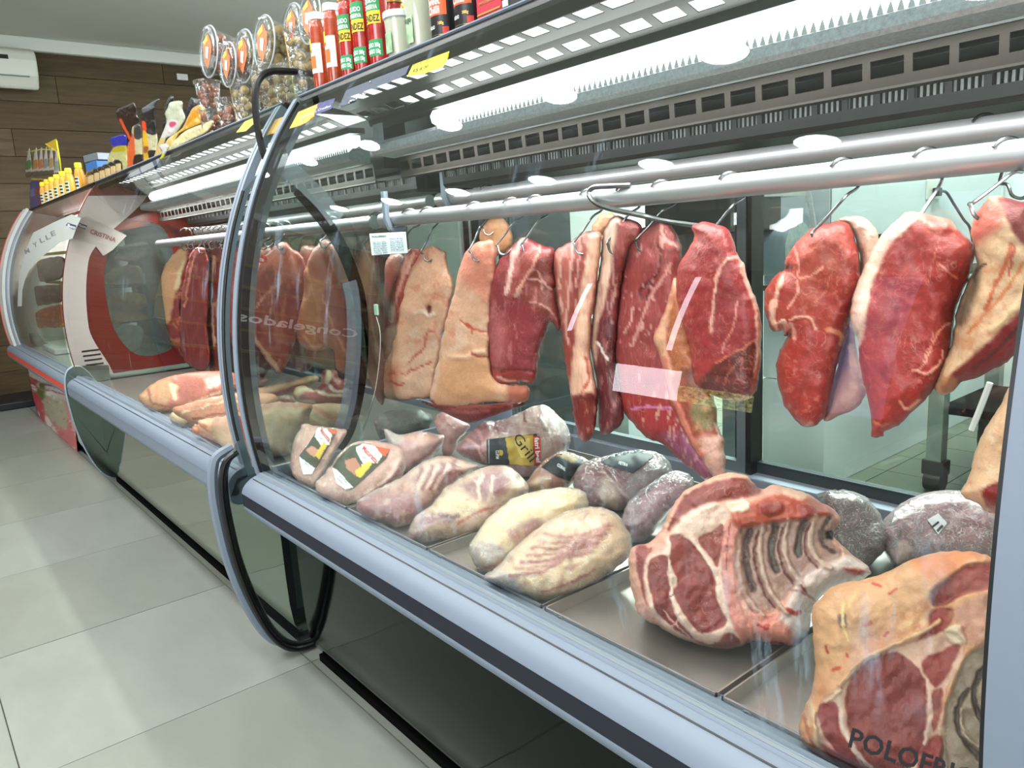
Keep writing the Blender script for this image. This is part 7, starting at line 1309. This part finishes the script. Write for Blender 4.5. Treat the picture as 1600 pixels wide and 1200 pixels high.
# dark open fridge behind the streaky cuts and a tall dark unit behind the tan slabs
q0 = P(1006, 306, 2.1); q1 = P(1140, 380, 2.1)
df = empty('dark_wall_unit', (0, 0, 0), 'dark brown equipment housing with steel edge behind the streaky cuts', 'equipment')
MB().box(q0[0], q1[0], 2.1, 2.4, 1.02, 1.28).obj('housing', pbr('dark_brown_unit', '1E1714', 0.35), df, bevel=0.006); MB().box(q0[0]-0.02, q1[0]+0.02, 2.08, 2.52, 1.13, 1.155).obj('steel_edge', M_STEEL, df); MB().box(q0[0]+0.05, q0[0]+0.10, 2.2, 2.25, 0, 1.02).box(q1[0]-0.10, q1[0]-0.05, 2.2, 2.25, 0, 1.02).obj('stand', M_GREY, df)
q0 = P(688, 300, 1.9); q1 = P(748, 300, 1.9)
du = empty('steel_rack', (0, 0, 0), 'dark cabinet with bright steel uprights behind the tan slabs', 'rack')
MB().box(q0[0], q1[0], 2.0, 2.4, 0.0, 1.9).obj('rack_body', pbr('dark_rack', '26292A', 0.4), du)
for t_ in (0.08, 0.3, 0.5, 0.95): MB().tube([(q0[0]+(q1[0]-q0[0])*t_, 1.985, 0.0), (q0[0]+(q1[0]-q0[0])*t_, 1.985, 1.9)], 0.007, 8).obj('upright', M_ROD, du, True)
# ================================================================== stickers and sheets on the glass
def gsheet(name, poly, col, label=None, parent=None, regions=(), step=6, mat=None, extra=0.002):
    o = sheet(name, GS, poly, col, mat or M_PRINT, parent, extra, step, regions)
    if label: tag(o, label, 'sticker' if 'sticker' in name else 'label')
    return o
o = gsheet('price_sticker', [(636, 120), (645, 101), (702, 80), (700, 92), (692, 105), (660, 116)], 'E8DC2E', 'yellow price sticker with handwriting at the top of the near glass', extra=0.004)
write('handwriting', GS, 'MOLHO CHILLI', (644, 104), (30, -11), (1.6, -3.6), M_INK, o, 0.006, False); write('handwriting', GS, 'R$ 8,00', (644, 114), (24, -8.5), (2.2, -5.5), M_INK, o, 0.006, False)
gsheet('price_sticker', [(452, 201), (466, 175), (497, 162), (494, 176), (488, 186), (470, 196)], 'E0A23A', 'orange promotional sticker right of the top of the grey frame')
write('sticker_lettering', GS, 'Cartao', (466, 186), (22, -9), (1.2, -3), M_INKW, COL.objects[-1], 0.004, False)
gsheet('price_sticker', [(490, 181), (497, 161), (524, 153), (518, 170)], '2A2C66', 'dark blue sticker beside the orange promotional one')
write('sticker_lettering', GS, 'Credito', (496, 174), (20, -7), (1.5, -4), M_INKW, COL.objects[-1], 0.004, False)
gsheet('price_sticker', [(414, 212), (416, 192), (444, 182), (438, 206)], 'CE983C', 'orange sticker seen between divider and grey frame')
gsheet('price_sticker', [(369, 207), (384, 188), (401, 178), (398, 192), (384, 205)], 'CCD43C', 'yellow-green sticker at the top of the middle glass')
M_HOLD = clear('label_holder_plastic', 'E0E4F0', haze=0.18, boost=2.0, hazecol='A8B0D0')
o = gsheet('label_holder', [(528, 171), (541, 141), (590, 121), (640, 102), (634, 116), (610, 128), (570, 148)], 'A8B4D8', 'empty clear label holder strip under the near case edge', mat=M_HOLD)
o = gsheet('label_holder', [(193, 282), (204, 270), (252, 245), (246, 258), (226, 268)], 'A8B4D8', 'clear bluish label holder under the middle case edge', mat=M_HOLD)
o = sheet('data_plate', GS, [(577, 365), (634, 362), (637, 395), (581, 399)], 'D6E0E8', M_PRINT, None, -0.006, 6); tag(o, 'white maker data sheet with printed table inside the near glass', 'label')
write('plate_title', GS, 'POLOFRIO', (581, 371.5), (22, -1.2), (0.2, -2.8), M_INK, o, -0.004)
for k in range(6):
    write('plate_text', GS, ['No Serie 4207', 'Modelo BVE', 'Tensao 220V', 'Freq 60Hz', 'Fluido R22', 'Classe 3M1'][k], (583+k*0.35, 379.3+k*3.5), (20, -0.9), (0.1, -1.9), M_INK, o, -0.004, False)
    write('plate_text', GS, ['Mod 8741', 'Pot 420 W', 'Corr 3,2 A', 'Peso 210 kg', 'Data 2017', 'Ind Brasil'][k], (609+k*0.35, 374.3+k*3.5), (20, -0.9), (0.1, -1.9), M_INK, o, -0.004, False)
    for (xa, xb) in ((581.5, 606), (608, 634)):
        y_ = 380.4+k*3.5-(1.6 if xa > 600 else 0); sheet('table_line', GS, [(xa+k*0.3, y_), (xb+k*0.3, y_-1.1), (xb+k*0.3, y_-0.7), (xa+k*0.3, y_+0.4)], '5A6470', M_PRINT, o, -0.004, 30)
# hanging product sign seen behind the frame in the middle case
o = sheet('red_sign', Flat((0, 0.99, 0), (0, 1, 0)), [(391, 393), (417, 401), (414, 412), (391, 408)], 'D8302C', M_PRINT, None, 0, 5); tag(o, 'small red sign with white lettering among the cuts by the grey frame', 'sign')
write('sign_lettering', Flat((0, 0.988, 0), (0, 1, 0)), 'Coca', (394, 405), (18, 3.5), (0.6, -6), M_INKW, o, 0)

# ================================================================== third case: prints and goods
J_ = lambda *p: [(20+x/7.5, 320+y/7.5) for x, y in p]
o = sheet('printed_border', GS, J_((240, 325), (480, 205), (690, 112), (800, 155), (745, 270), (700, 395), (560, 440), (400, 560), (260, 680), (190, 770), (140, 880), (110, 1000), (105, 1190), (55, 1190), (62, 1000), (75, 850), (110, 650), (170, 480)), 'AFB4B0', M_PRINT, c3, 0.003, 4)
for ch, x, y in (('M', 150, 580), ('Y', 245, 505), ('L', 325, 450), ('L', 395, 415), ('E', 455, 372)):
    write('border_lettering', GS, ch, J_((x, y))[0], (7.0, -3.0), (-2.5, -7.0), M_INKG, o, 0.005)
lg = sheet('logo_patch', GS, J_((620, 240), (645, 210), (745, 240), (735, 290), (700, 290)), '39465E', M_PRINT, o, 0.005, 6); write('logo_lettering', GS, 'Bom', J_((640, 255))[0], (12, 4), (0.8, -4.5), M_INKW, lg, 0.007)
F3 = Flat((XC1+0.012, 0, 0), (1, 0, 0))
o = sheet('upper_print', F3, J_((745, 290), (790, 160), (872, 128), (1335, 360), (1170, 530), (1060, 600), (960, 470), (700, 400)), 'BDB4B2', M_PRINT, c3, 0.0, 6)
lg = sheet('logo_patch', F3, J_((755, 250), (770, 205), (875, 245), (850, 292)), '39465E', M_PRINT, o, 0.003, 6); write('logo_lettering', F3, 'Abom', J_((760, 245))[0], (13, 5), (0.6, -4.5), M_INKW, lg, 0.005)
write('print_lettering', F3, 'CRISTINA', J_((900, 330))[0], (40, 14.5), (2.2, -6.5), pbr('brown_red_ink', '8A4A48', 0.5), o, 0.003)
# photo print on the lower front
lp = Lump([(42, 570), (72, 582), (110, 602), (116, 650), (122, 715), (96, 694), (66, 668), (52, 625)], Y=0.689, T=0.0015, Tb=0.0, R=2, cell=1.5, base='C46A6A', smooth=1, rag=0, lump=(0, 10), warp=1.0,
          regions=[([(40, 568), (112, 600), (114, 628), (48, 606)], 'D6CFC8', 2), ([(44, 588), (62, 596), (62, 604), (44, 598)], 'B03A44', 1.5), ([(64, 620), (100, 625), (104, 668), (86, 664), (66, 640)], 'A8A088', 5), ([(56, 600), (70, 600), (68, 625), (60, 620)], '4E6E30', 3), ([(50, 615), (66, 625), (70, 665), (56, 655)], 'B8404C', 2), ([(54, 640), (60, 645), (61, 655), (55, 650)], 'E8E4DC', 1), ([(70, 650), (80, 660), (92, 685), (76, 676)], 'E2D4CC', 2)],
          strokes=[([(48, 597), (80, 603), (112, 612)], 1.5, '7A5058'), ([(48, 604), (80, 611), (112, 619)], 1.5, 'B05060')], spots=[('E2C8BC', 6, 0.4, 0.5), ('7E3A40', 5, 0.45, 0.5)], seed=301); lp.build('photo_print', M_PRINT, c3)
# shelves and goods inside
for z in (0.74, 0.92, 1.10): MB().box(XC0+0.12, XC1-0.06, 0.86, 1.38, z, z+0.008).obj('glass_shelf', clear('shelf_glass', 'DCE8E0', boost=1.5, haze=0.03), c3); MB().box(XC0+0.12, XC1-0.06, 0.852, 0.860, z-0.004, z+0.014).obj('shelf_edge', pbr('yellow_shelf_edge', 'A89A48', 0.5), c3)
MB().box(XC0+0.08, XC1-0.04, 1.39, 1.40, 0.5, 1.38).obj('rear_panel', pbr('olive_rear_panel', '3C3E34', 0.5), c3)
MB().box(XC0+0.08, XC1-0.04, 0.66, 1.36, 0.486, 0.492).obj('display_deck', M_WHITE, c3)
G3 = 'prepared foods in the far case'
def deli(name, label, ol, Y, base, cat='food', **k):
    k.setdefault('T', 0.04); k.setdefault('Tb', 0.04); k.setdefault('R', 8); k.setdefault('cell', 1.6); k.setdefault('lump', (0.012, 7))
    lp = Lump(ol, Y=Y, base=base, **k); return tag(lp.build(name, M_PACK), label, cat, G3)
deli('sausage_pile', 'dark brown smoked sausages on the upper shelf of the far case', [(46, 428), (56, 412), (75, 402), (98, 402), (102, 420), (92, 436), (60, 440)], 0.84, '4A2C1E', spots=[('8A5A34', 5, 0.3, 0.7), ('1E1410', 5, 0.4, 0.6)], seed=311)
deli('smoked_ribs', 'brown smoked meat on the middle shelf of the far case', [(40, 462), (50, 448), (80, 444), (100, 446), (100, 470), (70, 476), (44, 476)], 0.80, '5A3A28', spots=[('A87A50', 5, 0.35, 0.6)], seed=313)
deli('roast_chicken', 'orange-brown roast pieces on the lower shelf of the far case', [(44, 498), (56, 486), (80, 478), (103, 478), (104, 508), (80, 512), (52, 510)], 0.78, 'B4582A', spots=[('E8A860', 5, 0.3, 0.7), ('6A2A14', 5, 0.45, 0.6)], seed=315)
deli('bagged_snacks', 'pale packets on the top shelf seen through the oval window', [(178, 402), (196, 380), (214, 372), (232, 378), (228, 400), (205, 408)], 1.15, '9A8068', spots=[('D8C8A8', 5, 0.3, 0.7)], seed=317)
deli('smoked_ham', 'grey-brown smoked ham pieces seen through the oval window', [(164, 430), (180, 418), (205, 414), (224, 420), (224, 444), (196, 450), (168, 448)], 1.15, '5E5448', spots=[('8C8474', 6, 0.35, 0.6)], seed=319)
deli('fried_chicken', 'golden fried pieces seen through the oval window', [(164, 470), (180, 460), (205, 456), (226, 462), (226, 482), (196, 488), (168, 486)], 1.12, 'C08038', spots=[('F0C878', 5, 0.25, 0.7), ('7A4418', 5, 0.45, 0.5)], seed=321)
deli('white_bag', 'white plastic bag at the bottom of the oval window', [(168, 520), (190, 510), (215, 508), (224, 520), (220, 542), (200, 554), (184, 550), (172, 538)], 1.05, 'A8B0B0', cat='bag', spots=[('D8DEDE', 7, 0.3, 0.6)], seed=323)
for k, (x, y, lab) in enumerate([(84, 541, 'white foam box at the back of the far case deck'), (88, 556, 'white foam tray in front of the foam box in the far case')]):
    c_ = P(x, y, 0.84-0.06*k); tag(MB().box(c_[0]-0.22, c_[0]+0.24, c_[1]-0.04, c_[1]+0.12, 0.494, c_[2]+0.03 if k == 0 else 0.53).obj('foam_box', pbr('foam_white', 'E4E8EA', 0.6), None, bevel=0.008), lab, 'box')
for (x, y, w_, h_, c, nm) in [(52, 540, 0.0, 0, 'C8D0CC', 'price_card')]:
    tag(sheet('price_card', Flat((0, 0.72, 0), (0, 1, 0)), [(38, 520), (60, 522), (68, 532), (60, 538), (46, 535)], 'B4BCB8', M_PRINT, None, 0, 5), 'small grey card inside the left end of the far case', 'card')
# ================================================================== final pass: put each thing's origin at its base
def rebase():
    kids = {}
    for o in sc.objects:
        if o.parent: kids.setdefault(o.parent.name, []).append(o)
    I = Matrix.Identity(4)
    for o in [q for q in sc.objects if q.parent is None and q.get('category')]:
        if o.location.length > 1e-6: continue
        lo = Vector((1e9,)*3); hi = -lo
        st = [o]; n = 0
        while st:
            a = st.pop(); st += kids.get(a.name, [])
            if a.type == 'MESH' and len(a.data.vertices):
                c = np.empty(len(a.data.vertices)*3, np.float32); a.data.vertices.foreach_get('co', c); c = c.reshape(-1, 3)
                mn, mx = c.min(0), c.max(0); n += 1
                for i in range(3): lo[i] = min(lo[i], mn[i]); hi[i] = max(hi[i], mx[i])
        if not n: continue
        b = Vector(((lo[0]+hi[0])/2, (lo[1]+hi[1])/2, lo[2]))
        if o.type == 'MESH': o.data.transform(Matrix.Translation(-b))
        o.location = b
        for k in kids.get(o.name, []): k.matrix_parent_inverse = Matrix.Translation(-b)
rebase()
for o in sc.objects:
    if o.parent is None and o.get('category') and not o.get('kind'): o['kind'] = 'thing'
